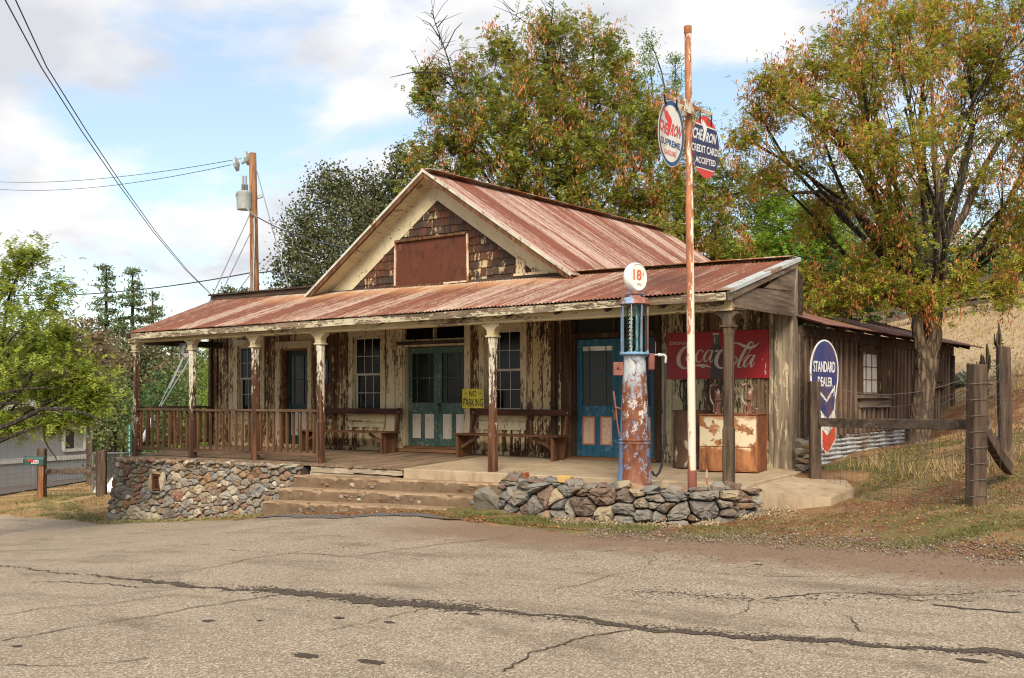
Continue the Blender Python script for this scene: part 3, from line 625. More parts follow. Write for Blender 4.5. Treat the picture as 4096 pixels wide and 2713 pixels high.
part(mb, 'threshold', M_THRESH, bevel=.004); mb = MB(); mb.box(-4.14, -2.36, WY-.09, WY+.12, .1, .135, .003); mb.box(-4.06, -2.38, WY-.02, WY+.12, .136, .149); part(mb, 'threshold', M_THRESH, bevel=.004)
mb = MB()                                             # brown reveals and cream casings of the doors
mb.box(-11.68, -11.61, WY-.0, WY+.14, .2, 2.30); mb.box(-10.84, -10.81, WY-.0, WY+.14, .2, 2.30); mb.box(-11.61, -10.84, WY, WY+.14, 2.255, 2.30); part(mb, 'door_jamb', M_THRESH)
mb = MB(); mb.box(-11.83, -11.68, WY-.04, WY-.001, .14, 2.30, .002); mb.box(-10.81, -10.69, WY-.04, WY-.001, .14, 2.30, .002); mb.box(-11.85, -10.67, WY-.05, WY-.001, 2.302, 2.46, .002); part(mb, 'door_casing', M_TRIM)
mb = MB()
mb.box(-8.50, -8.28, WY-.06, WY-.001, .13, 3.0, .003); mb.box(-8.279, -8.09, WY-.035, WY-.001, .19, 2.9, .003); mb.box(-6.50, -6.36, WY-.045, WY-.001, .13, 3.0, .003)
mb.box(-8.0999, -8.06, WY, WY+.16, .24, 2.72); mb.box(-6.53, -6.5001, WY, WY+.16, .24, 2.72)
mb.box(-8.20, -6.50, WY-.04, WY+.16, 2.235, 2.27, .002); mb.box(-8.09, -6.5, WY-.03, WY+.1, 2.342, 2.375, .002); mb.box(-7.31, -7.26, WY-.01, WY+.1, 2.376, 2.72); mb.box(-8.1, -6.5, WY-.03, WY+.1, 2.70, 2.80)
part(mb, 'door_casing', M_TRIM)
mb = MB(); mb.box(-8.22, -6.505, WY-.07, WY+.16, 2.272, 2.34, .003); part(mb, 'transom_bar', M_DARKB)
mb = MB(); mb.box(-8.08, -6.51, WY+.06, WY+.065, 2.36, 2.71); part(mb, 'transom_pane', M_PANE)
mb = MB(); mb.box(-4.26, -4.055, WY-.05, WY-.001, .12, 3.0, .003); mb.box(-2.385, -2.28, WY-.04, WY-.001, .12, 3.0, .003); mb.box(-4.055, -4.02, WY, WY+.14, .15, 2.7); mb.box(-2.42, -2.385, WY, WY+.14, .15, 2.7)
mb.box(-4.10, -2.385, WY-.05, WY+.12, 2.27, 2.355, .003); mb.box(-3.25, -3.2, WY+.01, WY+.1, 2.356, 2.7); mb.box(-4.06, -2.38, WY, WY+.1, 2.68, 2.78); part(mb, 'door_casing', M_CASBR)
mb = MB(); mb.box(-4.03, -2.4, WY+.06, WY+.065, 2.34, 2.69); part(mb, 'transom_pane', M_PANEG)
mb = MB(); mb.box(-4.40, -4.262, WY-.02, WY-.001, .12, 3.0); mb.box(-4.50, -4.41, WY-.05, WY-.001, .12, 3.0); part(mb, 'corner_strip', M_CASBR)
# corner boards
mb = MB(); mb.box(-13.99, -13.80, WY-.05, WY+.1, .02, 3.42, .003); part(mb, 'corner_board', M_WALL)
mb = MB(); mb.box(-.34, -.27, WY-.05, WY-.001, .08, 3.30, .003); mb.box(-.24, .01, WY-.09, WY-.001, .05, 3.30, .003); part(mb, 'corner_board', M_GREYZ)
mb = MB(); mb.box(.0105, .06, WY-.11, WY+.14, .02, 3.44, .003); part(mb, 'corner_board', M_GREYZ)
mb = MB(); mb.box(-14.0, -13.91, WY-.13, WY-.055, .05, 2.9, .004); part(mb, 'corner_post', M_CASBR)

# corrugated sheets: grid with waves across the sheet direction
def corrugated(name, mat, A, B, C_, D, waves, rows=6, amp=.009, lap=(), thick=.004, parent=store, sag=.0, jit=.0, label=None):
    """A,B eave ends; C_,D top ends (A->B along the eave, A->C_ up the slope)"""
    A, B, C_, D = map(Vector, (A, B, C_, D)); nrm = (B-A).cross(C_-A).normalized()
    if nrm.z < 0: nrm = -nrm
    n = waves*8+1; V = []
    vs_ = [0]
    for i in range(1, rows+1): vs_.append(i/rows)
    for q in lap: vs_ += [q-.0015, q+.0015]
    vs_ = sorted(set(vs_)); sheets = max(1, int((B-A).length/.62))
    for v in vs_:
        up = sum(.014 for q in lap if v < q)
        for i in range(n):
            u = i/(n-1); p = (A.lerp(B, u)).lerp(C_.lerp(D, u), v)
            h = amp*cos(2*pi*u*waves)+up*.0-sum(.012*(v-q) for q in lap if v > q)+(.012 if any(v < q for q in lap) else 0)
            sh = int(u*sheets)
            if v < .001: p = p+(C_-A).normalized()*(-.03*((sh*7919 % 13)/13))*jit
            V.append(p+nrm*(h-sag*sin(pi*u)*sin(pi*v)+.004*((sh*31 % 5)-2)*.3))
    V = np.array([tuple(p) for p in V]); R_ = len(vs_)
    i = np.arange((R_-1)*(n-1)); r = i//(n-1); c = i % (n-1); a = r*n+c
    F = np.stack([a, a+1, a+1+n, a+n], 1)
    V2 = V-np.array(nrm)*thick; F2 = np.stack([a+n, a+1+n, a+1, a], 1)+len(V)
    c = np.arange(n-1); E1 = np.stack([c+len(V), c+1+len(V), c+1, c], 1)
    o = np_mesh(name, np.concatenate([V, V2]), np.concatenate([F, F2, E1]), mat, None, True)
    o.parent = parent
    if parent is store: P2S(o)
    if label: o['label'] = label
    return o
EL = ony(519, 1332, -.30); ER = ony(2893, 1163, -.30)
corrugated('porch_roof', M_ROOF, (EL.x, -.30, EL.z+.01), (ER.x+.02, -.30, ER.z+.01), (-13.93, WY+.02, 3.52), (.03, WY+.02, 3.40), 190, 8, .010, jit=1)
# main gable roof
AX, AZ, RY0, RY1 = -7.18, 5.62, 1.98, 12.2
RX1 = -3.80; LX1 = -10.42; EZ = 3.36
corrugated('main_roof', M_ROOFM, (RX1, RY0, EZ), (RX1, RY1, EZ+.15), (AX, RY0, AZ), (AX+.12, RY1, AZ+.16), 150, 6, .009, lap=(.52,))
corrugated('main_roof', M_ROOFM, (LX1, RY1, EZ+.15), (LX1, RY0, EZ), (AX+.12, RY1, AZ+.16), (AX, RY0, AZ), 150, 6, .009, lap=(.52,))
mb = MB(); mb.beam((AX+.06, RY0-.02, AZ+.015), (AX+.16, RY1, AZ+.175), .26, .012); mb.beam((AX, RY0-.02, AZ+.02), (AX+.12, RY1, AZ+.18), .07, .05); part(mb, 'ridge_cap', M_RUSTF)
mb = MB(); mb.box(-10.2, -4.1, WY+.1, RY1-.2, 3.2, 3.5); mb.prism([(-10.2, WY+.12, 3.46), (-4.15, WY+.12, 3.46), (AX, WY+.12, 5.42)], (0, 9.3, 0)); part(mb, 'gable_body', M_DARKB)
# rakes
sr = (AZ-EZ)/(RX1-AX)
for sx, ex, mmat in ((1, RX1, M_RAKE), (-1, LX1, M_RAKE)):
    a = Vector((AX, RY0+.02, AZ-.10)); b = Vector((ex, RY0+.02, EZ-.10)); mb = MB(); mb.beam(a+Vector((0, 0, .025)), b+Vector((0, 0, .025)), .045, .09, (0, 0, 1), .004, 8); part(mb, 'rake_board', mmat)
    a = Vector((AX, RY0-.012, AZ+.0)); b = Vector((ex, RY0-.012, EZ+.0)); mb = MB(); mb.beam(a, b, .02, .045, (0, 0, 1), .003, 10); part(mb, 'metal_edge', M_EDGE)
    # soffit boards between rake and wall, and the wide frieze on the wall
    d = (Vector((ex, 0, EZ))-Vector((AX, 0, AZ))).normalized(); nn = Vector((d.z*(-1 if sx > 0 else 1), 0, d.x*(1 if sx > 0 else -1)))
    if nn.z > 0: nn = -nn
    mb = MB(); p0 = Vector((AX, 0, AZ))+nn*.075; p1 = Vector((ex, 0, EZ))+nn*.075
    for k in range(3):
        y0 = RY0+.05+k*.145; mb.add([(p.x, y, p.z)+() for p in (p0, p1) for y in (y0, y0+.142)]+[(p.x, y, p.z+.02) for p in (p0, p1) for y in (y0, y0+.142)], [(0, 1, 3, 2), (4, 6, 7, 5), (0, 2, 6, 4), (1, 5, 7, 3)])
    part(mb, 'soffit', M_SOFF)
    q0 = Vector((AX, WY-.04, AZ))+nn*.09; q1 = Vector((ex, WY-.04, EZ))+nn*.09; wv_ = nn*.36
    iz0 = q0+Vector((0, 0, wv_.z/abs(nn.z)*abs(nn.z)))
    hh = .36/abs(nn.z)
    cut = 3.40
    def atz(p, q, z): t = (z-p.z)/(q.z-p.z); return p.lerp(q, t)
    a0 = Vector((AX, WY-.04, q0.z+0)); in0 = Vector((AX, WY-.04, q0.z-hh)); in1 = Vector((q1.x, WY-.04, q1.z-hh+.0))
    e = atz(in0, in1, cut); o_ = atz(a0, q1, cut)
    mb = MB(); mb.prism([a0, in0, e, o_], (0, .045, 0)); part(mb, 'frieze_board', M_SOFF)
# gable shingles: courses of individual wooden shingles
def m_shingle():
    m = Mt('stained_wood_shingle', .8, .2); r = m.rpi(); g = m.noise(m.co((30, 30, 2.2)), 1, 6, .65)
    b = m.ramp(r, [(0, (.075, .042, .03)), (.2, (.105, .042, .024)), (.4, (.055, .036, .028)), (.55, (.13, .052, .028)), (.7, (.09, .058, .042)), (.85, (.062, .035, .025))], 'CONSTANT')
    b = m.mix(m.ramp(g, [(.4, 0), (.66, .8)]), b, (.022, .016, .013))
    p = m.noise(m.co((20, 20, 4)), 1, 9, .72); z = m.noise(m.co((1.6,)*3, loc=(3, 0, 0)), 1, 4, .6); k = m.math('ADD', m.math('MULTIPLY', p, .5), m.math('ADD', m.math('MULTIPLY', z, .35), m.math('MULTIPLY', m.math('FRACT', m.math('MULTIPLY', r, 7.7)), .17)))
    m.color(m.mix(m.ramp(k, [(.575, 0), (.60, .85)]), b, (.46, .37, .22))); m.bump(g, .006, .8); return m.m
M_SHIN = m_shingle()
mb = MB(); z = 3.40; row = 0; slope = (5.16-3.40)/2.5; xc = -7.3
tri = lambda x: 3.38+(5.20-3.38)*(1-abs(x-xc)/2.72)
while z < 5.2:
    h = .175; x = -10.2+rnd.uniform(0, .1)
    while x < -4.3:
        w_ = rnd.uniform(.09, .21); c = x+w_/2; top = z+h+.03
        if tri(c) > z-.02:
            dz = rnd.uniform(-.012, .012); tl = rnd.uniform(-.006, .006)
            if rnd.random() < .06: tl *= 4; dz -= .02
            yb = WY-.030-rnd.uniform(0, .008)
            mb.add([(x+.004, yb, z+dz), (x+w_-.004, yb, z+dz+tl), (x+w_-.004+tl, WY-.008, top), (x+.004+tl, WY-.008, top), (x+.004, WY-.002, z+dz), (x+w_-.004, WY-.002, z+dz+tl)], [(0, 1, 2, 3), (4, 5, 1, 0), (0, 3, 4), (1, 5, 2)])
        x += w_
    z += h*.86; row += 1
part(mb, 'gable_shingles', M_SHIN)
mb = MB(); mb.prism([(-10.1, WY-.004, 3.36), (-4.5, WY-.004, 3.36), (xc, WY-.004, 5.3)], (0, .05, 0)); part(mb, 'gable_backing', M_DARKB)
mb = MB(); mb.box(-10.3, -4.2, WY-.08, WY-.032, 3.40, 3.475, .004); part(mb, 'sill_board', M_DARKB)
# exposed pale boards at the right foot of the gable
mb = MB(); a = ony(2050, 1098, WY-.06); b = ony(2141, 1095, WY-.06)
for (x0, x1, zt) in ((-5.26, -5.06, 3.86), (-4.90, -4.66, 3.62)): mb.prism([(x0, WY-.075, 3.48), (x1, WY-.075, 3.48), (x1, WY-.075, zt-.13), (x0, WY-.075, zt)], (0, .03, 0))
mb.box(-5.30, -4.52, WY-.1, WY-.076, 3.476, 3.52); part(mb, 'exposed_board', M_TRIM)
# dark parapet of the left part and rusty flashing of the right part
mb = MB(); mb.box(-14.02, -10.35, WY-.05, WY+.02, 3.50, 3.60, .004); mb.box(-14.05, -10.3, WY-.10, WY+.10, 3.605, 3.64, .006); mb.box(-13.98, -10.4, WY+.02, WY+7.4, 3.46, 3.6); part(mb, 'parapet', M_DARKB)
mb = MB(); mb.beam((-4.2, WY-.02, 3.475), (.08, WY-.02, 3.425), .30, .015, (0, 0, 1), .004, 14); mb.beam((-4.2, WY+.10, 3.45), (.07, WY+.10, 3.40), .03, .07, (0, 0, 1), .002, 14); part(mb, 'flashing', M_RUSTF)
mb = MB(); mb.add([(-4.2, WY+.22, 3.38), (-.02, WY+.22, 3.34), (-4.2, WY+.6, 3.2), (-.02, WY+.6, 3.16), (-4.2, WY+.22, 0), (-.02, WY+.22, 0), (-4.2, WY+.6, 0), (-.02, WY+.6, 0)], [(0, 1, 3, 2), (4, 6, 7, 5), (0, 4, 5, 1), (1, 5, 7, 3), (3, 7, 6, 2), (2, 6, 4, 0)]); part(mb, 'rear_wall', M_DARKB)
# porch framing: fascia, beam, rafters and roof boards
def eline(x): t = (x-EL.x)/(ER.x-EL.x); return EL.z+(ER.z-EL.z)*t
mb = MB(); mb.beam((EL.x+.02, -.272, eline(EL.x)-.075), (ER.x+.03, -.272, eline(ER.x)-.075), .03, .115, (0, 0, 1), .004, 22); part(mb, 'fascia', M_FASC)
mb = MB(); mb.beam((-13.62, -.03, 2.462), (.08, -.03, 2.485), .13, .17, (0, 0, 1), .003, 18); mb.beam((-13.55, -.105, 2.40), (.1, -.105, 2.415), .02, .03, (0, 0, 1), .002, 18); part(mb, 'porch_beam', M_TRIMX)
mb = MB(); mb.add([(EL.x+.05, -.25, eline(EL.x)-.045), (ER.x, -.25, eline(ER.x)-.045), (.0, WY-.1, 3.29), (-13.9, WY-.1, 3.40), (EL.x+.05, -.25, eline(EL.x)-.028), (ER.x, -.25, eline(ER.x)-.028), (.0, WY-.1, 3.31), (-13.9, WY-.1, 3.42)], [(0, 1, 2, 3), (7, 6, 5, 4), (0, 4, 5, 1), (1, 5, 6, 2), (2, 6, 7, 3), (3, 7, 4, 0)]); part(mb, 'roof_boards', M_DARKB)
mb = MB()
for i in range(16): x = -13.4+i*.89; mb.beam((x, -.24, 2.50), (x, WY-.1, 3.29), .05, .08)
part(mb, 'rafters', M_DARKB)
mb = MB(); mb.box(-13.66, -13.56, .0, WY-.06, 2.36, 2.50); mb.beam((-13.45, -.24, 2.50), (-13.85, WY-.1, 3.42), .05, .12); part(mb, 'end_beam', M_DARKB)
# boarded right end of the porch roof
def zr(y): return ER.z+(3.40-ER.z)*(y+.3)/(WY+.3)
mb = MB(); zt = lambda y: zr(y)-.09
mb.prism([(.07, -.03, 2.45), (.07, WY-.115, 2.47), (.07, WY-.115, 2.86), (.07, 1.05, 2.80), (.07, .35, zt(.35)), (.07, -.03, zt(-.03))], (.03, 0, 0))
mb.prism([(.072, 1.1, 2.812), (.072, WY-.115, 2.87), (.072, WY-.115, zt(WY-.115))], (.028, 0, 0)); part(mb, 'end_boards', M_GREYX)
mb = MB(); mb.beam((.115, -.28, zr(-.28)-.075), (.115, WY-.05, zr(WY)-.075), .03, .13, (0, 0, 1), .003, 6); part(mb, 'rake_board', M_GREYX)
mb = MB(); mb.beam((.06, -.31, zr(-.31)+.012), (.06, WY+.05, zr(WY)+.012), .17, .012, (0, 0, 1), .002, 8); mb.beam((.145, -.31, zr(-.31)-.012), (.145, WY+.05, zr(WY)-.012), .006, .05); part(mb, 'metal_edge', M_GALV)

# posts
PX = [-13.46, -11.60, -9.72, -7.96, -4.06, .0]
for i, x in enumerate(PX):
    last = i == 5; z1 = 2.39; w2 = .065 if not last else .07; zb = -.02 if not last else -.10
    mb = MB(); mb.lathe((x, 0, 0), [(w2+.004, zb), (w2+.003, .75), (w2-.008, .80), (w2-.008, 2.05), (w2, 2.10), (w2, z1-.2)], 16, True)
    for k in range(0, len(mb.v)): vx = mb.v[k]; mb.v[k] = (vx[0]+rnd.uniform(-.002, .002), vx[1]+rnd.uniform(-.002, .002), vx[2])
    po = part(mb, 'porch_post', M_POSTD if last else M_POST)
    mb = MB(); mb.box(x-.095, x+.095, -.085, .085, z1-.215, z1-.185)
    pr = [(.07, 0), (.072, .06), (.09, .10), (.13, .135), (.17, .15), (.17, .195)]
    zc = z1-.185; poly = [(x-a, -.075, zc+b) for a, b in pr]+[(x+a, -.075, zc+b) for a, b in reversed(pr)]
    mb.prism(poly, (0, .15, 0)); mb.box(x-.19, x+.19, -.09, .09, z1+.0105, z1+.03)
    c = mb.build('capital', M_CAP if not last else M_POSTD, bevel=.004); c.parent = po
# balustrades
def rail(p0, p1, n, zt=.965, zb=.145):
    p0 = Vector(p0); p1 = Vector(p1); mb = MB(); mb.beam((p0.x, p0.y, zt), (p1.x, p1.y, zt), .085, .045, (0, 0, 1), .002, 4, rnd.uniform(-.01, .004)); r = part(mb, 'handrail', M_RAIL)
    mb = MB(); mb.beam((p0.x, p0.y, zb), (p1.x, p1.y, zb), .06, .07, (0, 0, 1), .003, 4); part(mb, 'bottom_rail', M_RAIL)
    for i in range(n):
        t = (i+.6)/(n+.2); p = p0.lerp(p1, t); dx = rnd.uniform(-.006, .006)
        mb = MB(); mb.beam((p.x, p.y, zb+.035), (p.x+dx, p.y, zt-.022), .04, .04, (0, 1, 0), .001); part(mb, 'baluster', M_BAL)
rail((PX[0]+.06, 0, 0), (PX[1]-.06, 0, 0), 9); rail((PX[1]+.06, 0, 0), (PX[2]-.06, 0, 0), 9); rail((PX[2]+.06, 0, 0), (PX[3]-.06, 0, 0), 9)
rail((-13.56, .07, 0), (-13.9, WY-.12, 0), 10, 1.0, .22)
# deck and slab
mb = MB(); x = -13.75
while x < -5.84:
    w_ = min(rnd.uniform(.085, .13), -5.82-x); yf = -.14-rnd.uniform(0, .05)
    z0 = rnd.uniform(-.004, .004)-.03*smooth(-9, -13.5, np.array(x)) ; z0 = float(z0)
    mb.add([(x+.003, yf, -.035+z0), (x+w_-.003, yf, -.035+z0), (x+w_-.003, WY, .085), (x+.003, WY, .085), (x+.003, yf, z0), (x+w_-.003, yf, z0), (x+w_-.003, WY, .12), (x+.003, WY, .12)], [(3, 2, 1, 0), (4, 5, 6, 7), (0, 1, 5, 4), (1, 2, 6, 5), (2, 3, 7, 6), (3, 0, 4, 7)]); x += w_
part(mb, 'porch_deck', M_DECK)
mb = MB(); mb.box(-13.7, -5.9, -.02, WY, -1.0, -.045); part(mb, 'deck_frame', M_BLACK)
mb = MB(); mb.beam((-8.05, -.12, -.095), (-7.0, -.12, -.10), .05, .10, (0, 0, 1), .006, 8); mb.beam((-7.0, -.135, -.085), (-5.86, -.135, -.09), .05, .08, (0, 0, 1), .006, 8); mb.beam((-8.1, -.10, -.17), (-5.95, -.10, -.19), .06, .07, (0, 0, 1), .008, 12)
part(mb, 'deck_edge_board', M_SILLW)
def rough_block(mb, x0, x1, y0, y1, zf, zb, nx=40, j=.012, seed=0):
    """block with worn irregular edges: zf(x) top height, zb(x) bottom height; front at y0"""
    prof = [(y1, 1.0, 0), ((y0+y1)/2, 1.0, 0), (y0+.05, 1.0, .3), (y0+.022, .99, .6), (y0+.006, .95, 1), (y0, .88, 1), (y0+.004, .74, 1), (y0+.010, .60, 1), (y0+.012, .45, 1), (y0+.008, .3, 1), (y0-.002, .15, 1), (y0-.008, .0, 1)]
    vs = []; fs = []; nz = lambda x, t, s_: (sin(x*s_*1.7+t*3.1+seed)+sin(x*s_*3.3-t*7.3+seed*2)+.7*sin(x*s_*7.9+t*13+seed*3)+.5*sin(x*s_*17.3-t*21+seed))/3.2
    for i in range(nx+1):
        x = x0+(x1-x0)*i/nx; ch = max(0, nz(x, 0, 2.2)-.35)**1.0*.10
        for k, (y, t, a) in enumerate(prof):
            z = zb(x)+(zf(x)-zb(x))*t
            vs.append((x, y+a*(.020*nz(x, t*2, 1.3)+.012*nz(x, t*9, 4))+(ch if .9 < t < 1.0 else ch*.4 if .7 < t < .9 else 0), z+.006*nz(x, y*3, 1.1)-(ch*.6 if .85 < t < 1.0 and a > .5 else 0)))
    m_ = len(prof)
    for i in range(nx):
        for k in range(m_-1): fs.append((i*m_+k, (i+1)*m_+k, (i+1)*m_+k+1, i*m_+k+1))
    fs += [tuple(range(m_)), tuple(nx*m_+k for k in range(m_-1, -1, -1))]
    mb.add(vs, fs)
mb = MB(); fz = lambda x: -.002+.02*(x+5.8)/5.8
mb.add([(-5.82, -.17, fz(-5.8)), (-3.4, -.15, .0), (.3, -.10, .01), (.3, WY-.02, .075), (-5.82, WY-.02, .121), (-5.82, -.17, -.35), (-3.4, -.15, -.35), (.3, -.10, -.4), (.3, WY-.02, -.4), (-5.82, WY-.02, -.35)], [(0, 1, 2, 3, 4), (9, 8, 7, 6, 5), (0, 5, 6, 1), (1, 6, 7, 2), (2, 7, 8, 3), (3, 8, 9, 4), (4, 9, 5, 0)])
part(mb, 'porch_slab', M_CONC, bevel=.012)

# concrete ramp slab at the right end
rp = [onz(2901+60/1.2542*.0+30, 1905, .02), onz(3175, 1883, .03)]
A_ = [(-.1, -.12, .0), (.9, .05, -.13), (1.28, .42, -.16), (1.36, 1.2, -.09), (1.1, 1.75, -.02), (.55, 2.05, .01), (.28, 2.46, .03), (.05, 2.46, .06)]
mb = MB(); n_ = len(A_); ctr = (.3, 1.0, .0); top = [(x+rnd.uniform(-.02, .02), y+rnd.uniform(-.02, .02), z) for x, y, z in A_]
dense = []
for i in range(n_):
    a = Vector(top[i]); b = Vector(top[(i+1) % n_])
    for k in range(6): p = a.lerp(b, k/6); dense.append((p.x+rnd.uniform(-.012, .012), p.y+rnd.uniform(-.012, .012), p.z+rnd.uniform(-.004, .004)))
nd = len(dense); mb.add([ctr]+dense+[(x+rnd.uniform(-.02, .02), y+rnd.uniform(-.02, .02), z-.32) for x, y, z in dense], [(0, i+1, (i+1) % nd+1) for i in range(nd)]+[(i+1, nd+i+1, nd+(i+1) % nd+1, (i+1) % nd+1) for i in range(nd)])
tag(mb.build('concrete_ramp', M_CONC), 'broken edged concrete ramp slab sloping off the right end of the porch', 'concrete slab')

# steps
rocks_todo = []
st = empty('front_steps', (-6, -.8, -.6), 0, 'three worn concrete steps with crumbling edges leading up to the wooden porch', 'steps')
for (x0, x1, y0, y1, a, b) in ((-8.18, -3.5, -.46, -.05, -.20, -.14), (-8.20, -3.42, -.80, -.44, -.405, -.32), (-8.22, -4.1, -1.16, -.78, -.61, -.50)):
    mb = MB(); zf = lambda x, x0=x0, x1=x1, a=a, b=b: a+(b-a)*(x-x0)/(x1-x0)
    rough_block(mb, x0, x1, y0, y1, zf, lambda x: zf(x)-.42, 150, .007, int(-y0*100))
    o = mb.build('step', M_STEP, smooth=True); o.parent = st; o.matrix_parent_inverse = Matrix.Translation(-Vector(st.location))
mb = MB()                                             # pieces of rock set in the risers
for k in range(34):
    i = rnd.randrange(3); x = rnd.uniform(-7.6, -3.7); y0, a, b = ((-.46, -.20, -.14), (-.80, -.405, -.32), (-1.16, -.61, -.50))[i]
    z = a+(b-a)*(x+8.2)/4.7-rnd.uniform(.06, .14); s2 = rnd.uniform(.05, .15)
    if i == 2 and x > -5: continue
    rocks_todo.append((x, y0+.03, z, s2, .09, s2*rnd.uniform(.4, .8), k))
# ------------------------------------------------------------------ rubble stone walls
def clip(poly, nx, ny, c):                            # keep nx*x+ny*y <= c
    o = []; n = len(poly)
    for i in range(n):
        a = poly[i]; b = poly[(i+1) % n]; da = nx*a[0]+ny*a[1]-c; db = nx*b[0]+ny*b[1]-c
        if da <= 0: o.append(a)
        if da*db < 0: t = da/(da-db); o.append((a[0]+(b[0]-a[0])*t, a[1]+(b[1]-a[1])*t))
    return o
def stones_2d(wd, ht, density, seed, asp=1.35):
    r_ = random.Random(seed); pts = []; n = int(wd*ht*density)
    for k in range(n*30):
        R_ = r_.choice([.018, .022, .03, .035, .05, .06, .085, .12, .15]); p = (r_.uniform(-.1, wd+.1), r_.uniform(-.1, ht+.1), R_)
        if all(((p[0]-q[0])/asp)**2+(p[1]-q[1])**2 > ((p[2]+q[2])*.85)**2 for q in pts): pts.append(p)
        if len(pts) >= n: break
    cells = []
    for i, p in enumerate(pts):
        poly = [(-.02, -.02), (wd+.02, -.02), (wd+.02, ht+.02), (-.02, ht+.02)]
        for j, q in enumerate(pts):
            if i == j: continue
            dx = (q[0]-p[0])/asp**2; dy = q[1]-p[1]
            d2 = ((q[0]-p[0])/asp)**2+(q[1]-p[1])**2
            if d2 > .5: continue
            # power diagram in the stretched metric
            c = ((q[0]/asp)**2+q[1]**2-(p[0]/asp)**2-p[1]**2-(q[2]**2-p[2]**2))/2
            poly = clip(poly, dx, dy, c)
            if len(poly) < 3: break
        if len(poly) >= 3: cells.append(poly)
    return cells
def stone_face(mb, cells, fmap, depth=.07, gap=.008, skip=None, seed=0):
    """fmap(u, v, out) -> world point, out = how far the stone face stands out"""
    r_ = random.Random(seed)
    for poly in cells:
        cx = sum(p[0] for p in poly)/len(poly); cy = sum(p[1] for p in poly)/len(poly)
        if skip and skip(cx, cy): continue
        # round the cell: subdivide edges once and pull the corners in
        q = []
        n = len(poly)
        for i in range(n):
            a = poly[i]; b = poly[(i+1) % n]; L_ = math.hypot(b[0]-a[0], b[1]-a[1])
            if L_ < .012: continue
            ks = (.12, .5, .88) if L_ > .07 else (.5,)
            for k in ks: q.append((a[0]+(b[0]-a[0])*k, a[1]+(b[1]-a[1])*k))
        if len(q) < 3: continue
        n = len(q); dep = depth*r_.uniform(.35, 1.1); tx = r_.uniform(-.25, .25); ty = r_.uniform(-.3, .25)
        size = math.sqrt(sum((p[0]-cx)**2+(p[1]-cy)**2 for p in q)/n)
        rings = []
        for (s_, o_) in ((1, -.06), (1, .25), (.90, .72), (.62, 1.0), (.25, 1.06)):
            ring = []
            for (x, y) in q:
                g_ = max(.0, 1-gap/size); kx = cx+(x-cx)*s_*g_; ky = cy+(y-cy)*s_*g_
                jj = .07*size if s_ < 1 else .02*size
                kx += r_.uniform(-jj, jj); ky += r_.uniform(-jj, jj)
                o2 = o_*dep+((kx-cx)*tx+(ky-cy)*ty if o_ > .5 else 0)+(r_.uniform(-.12, .12)*size if o_ > .5 else 0)
                ring.append(fmap(kx, ky, o2))
            rings.append(ring)
        vs = [p for ring in rings for p in ring]+[fmap(cx, cy, dep*1.08+r_.uniform(-.05, .1)*size)]
        fs = []
        for k in range(len(rings)-1):
            for i in range(n): fs.append((k*n+i, k*n+(i+1) % n, (k+1)*n+(i+1) % n, (k+1)*n+i))
        m_ = (len(rings)-1)*n
        for i in range(n): fs.append((m_+i, m_+(i+1) % n, len(vs)-1))
        mb.add(vs, fs)
def rock(mb, c, sx, sy, sz, seed=0, flat=.3, n=18, rz=None, tilt=.25):
    """irregular angular rock: convex hull of jittered points"""
    r_ = random.Random(seed); bm = bmesh.new()
    M_ = Matrix.Rotation(r_.uniform(0, 6.28) if rz is None else rz, 3, 'Z')@Matrix.Rotation(r_.uniform(-tilt, tilt), 3, 'X')@Matrix.Rotation(r_.uniform(-tilt, tilt), 3, 'Y')
    for k in range(n):
        v = Vector((r_.gauss(0, 1), r_.gauss(0, 1), r_.gauss(0, 1))).normalized(); v *= r_.uniform(.88, 1.05)
        v = Vector([math.copysign(min(abs(t)*1.28, 1), t) for t in v])
        bm.verts.new(M_@Vector((v.x*sx/2, v.y*sy/2, v.z*sz/2))+Vector(c))
    bmesh.ops.convex_hull(bm, input=bm.verts)
    bmesh.ops.delete(bm, geom=[v for v in bm.verts if not v.link_faces], context='VERTS')
    bmesh.ops.subdivide_edges(bm, edges=list(bm.edges), cuts=1, use_grid_fill=True)
    s_ = min(sx, sy, sz)
    for v in bm.verts: v.co += Vector((r_.gauss(0, 1), r_.gauss(0, 1), r_.gauss(0, 1)))*s_*.022
    bm.verts.ensure_lookup_table(); bm.verts.index_update()
    mb.add([tuple(v.co) for v in bm.verts], [tuple(v.index for v in f.verts) for f in bm.faces]); bm.free()
for (x, y, z, a, b, c_, k) in rocks_todo:
    mb = MB(); rock(mb, (x, y, z), a, b, c_, 700+k, rz=0, tilt=.3); o = mb.build('set_stone', M_STONE); o.parent = st; o.matrix_parent_inverse = Matrix.Translation(-Vector(st.location))
# left foundation wall: front face and its return at the left end
sw = empty('stone_wall', (-11, -.3, -1.2), 0, 'tall mortared fieldstone wall under the railed left half of the porch', 'stone wall')
def wpart(mb, name, mat, par, **k):
    o = mb.build(name, mat, None, **k); o.parent = par; o.matrix_parent_inverse = Matrix.Translation(-Vector(par.location)); return o
FW = 5.55; X0 = -13.80; FH = 1.62
gx_ = lambda u: X0+u
def zbot(x): return G(x, -.55)-.06
def fm(u, v, o_):
    x = X0+u+.02*o_; zt = -.045-.03*max(0, (-9-x)/4.5); zb = -1.62; z = zb+(zt-zb)*(v/FH)
    bat = .22*(1-v/FH)                               # the face leans back towards the top
    return (x-.10*(1-v/FH)*max(0, 1-u/2.0), -.20-bat-o_, z)
cells = stones_2d(FW, FH, 60, 3)
vent = lambda u, v: (abs(u-(-12.28+13.80)) < .15 and .86 < v < 1.26)
mb = MB()
stone_face(mb, cells, fm, .075, .007, lambda u, v: vent(u, v) or fm(u, v, 0)[2] < zbot(X0+u)-.08, 5)
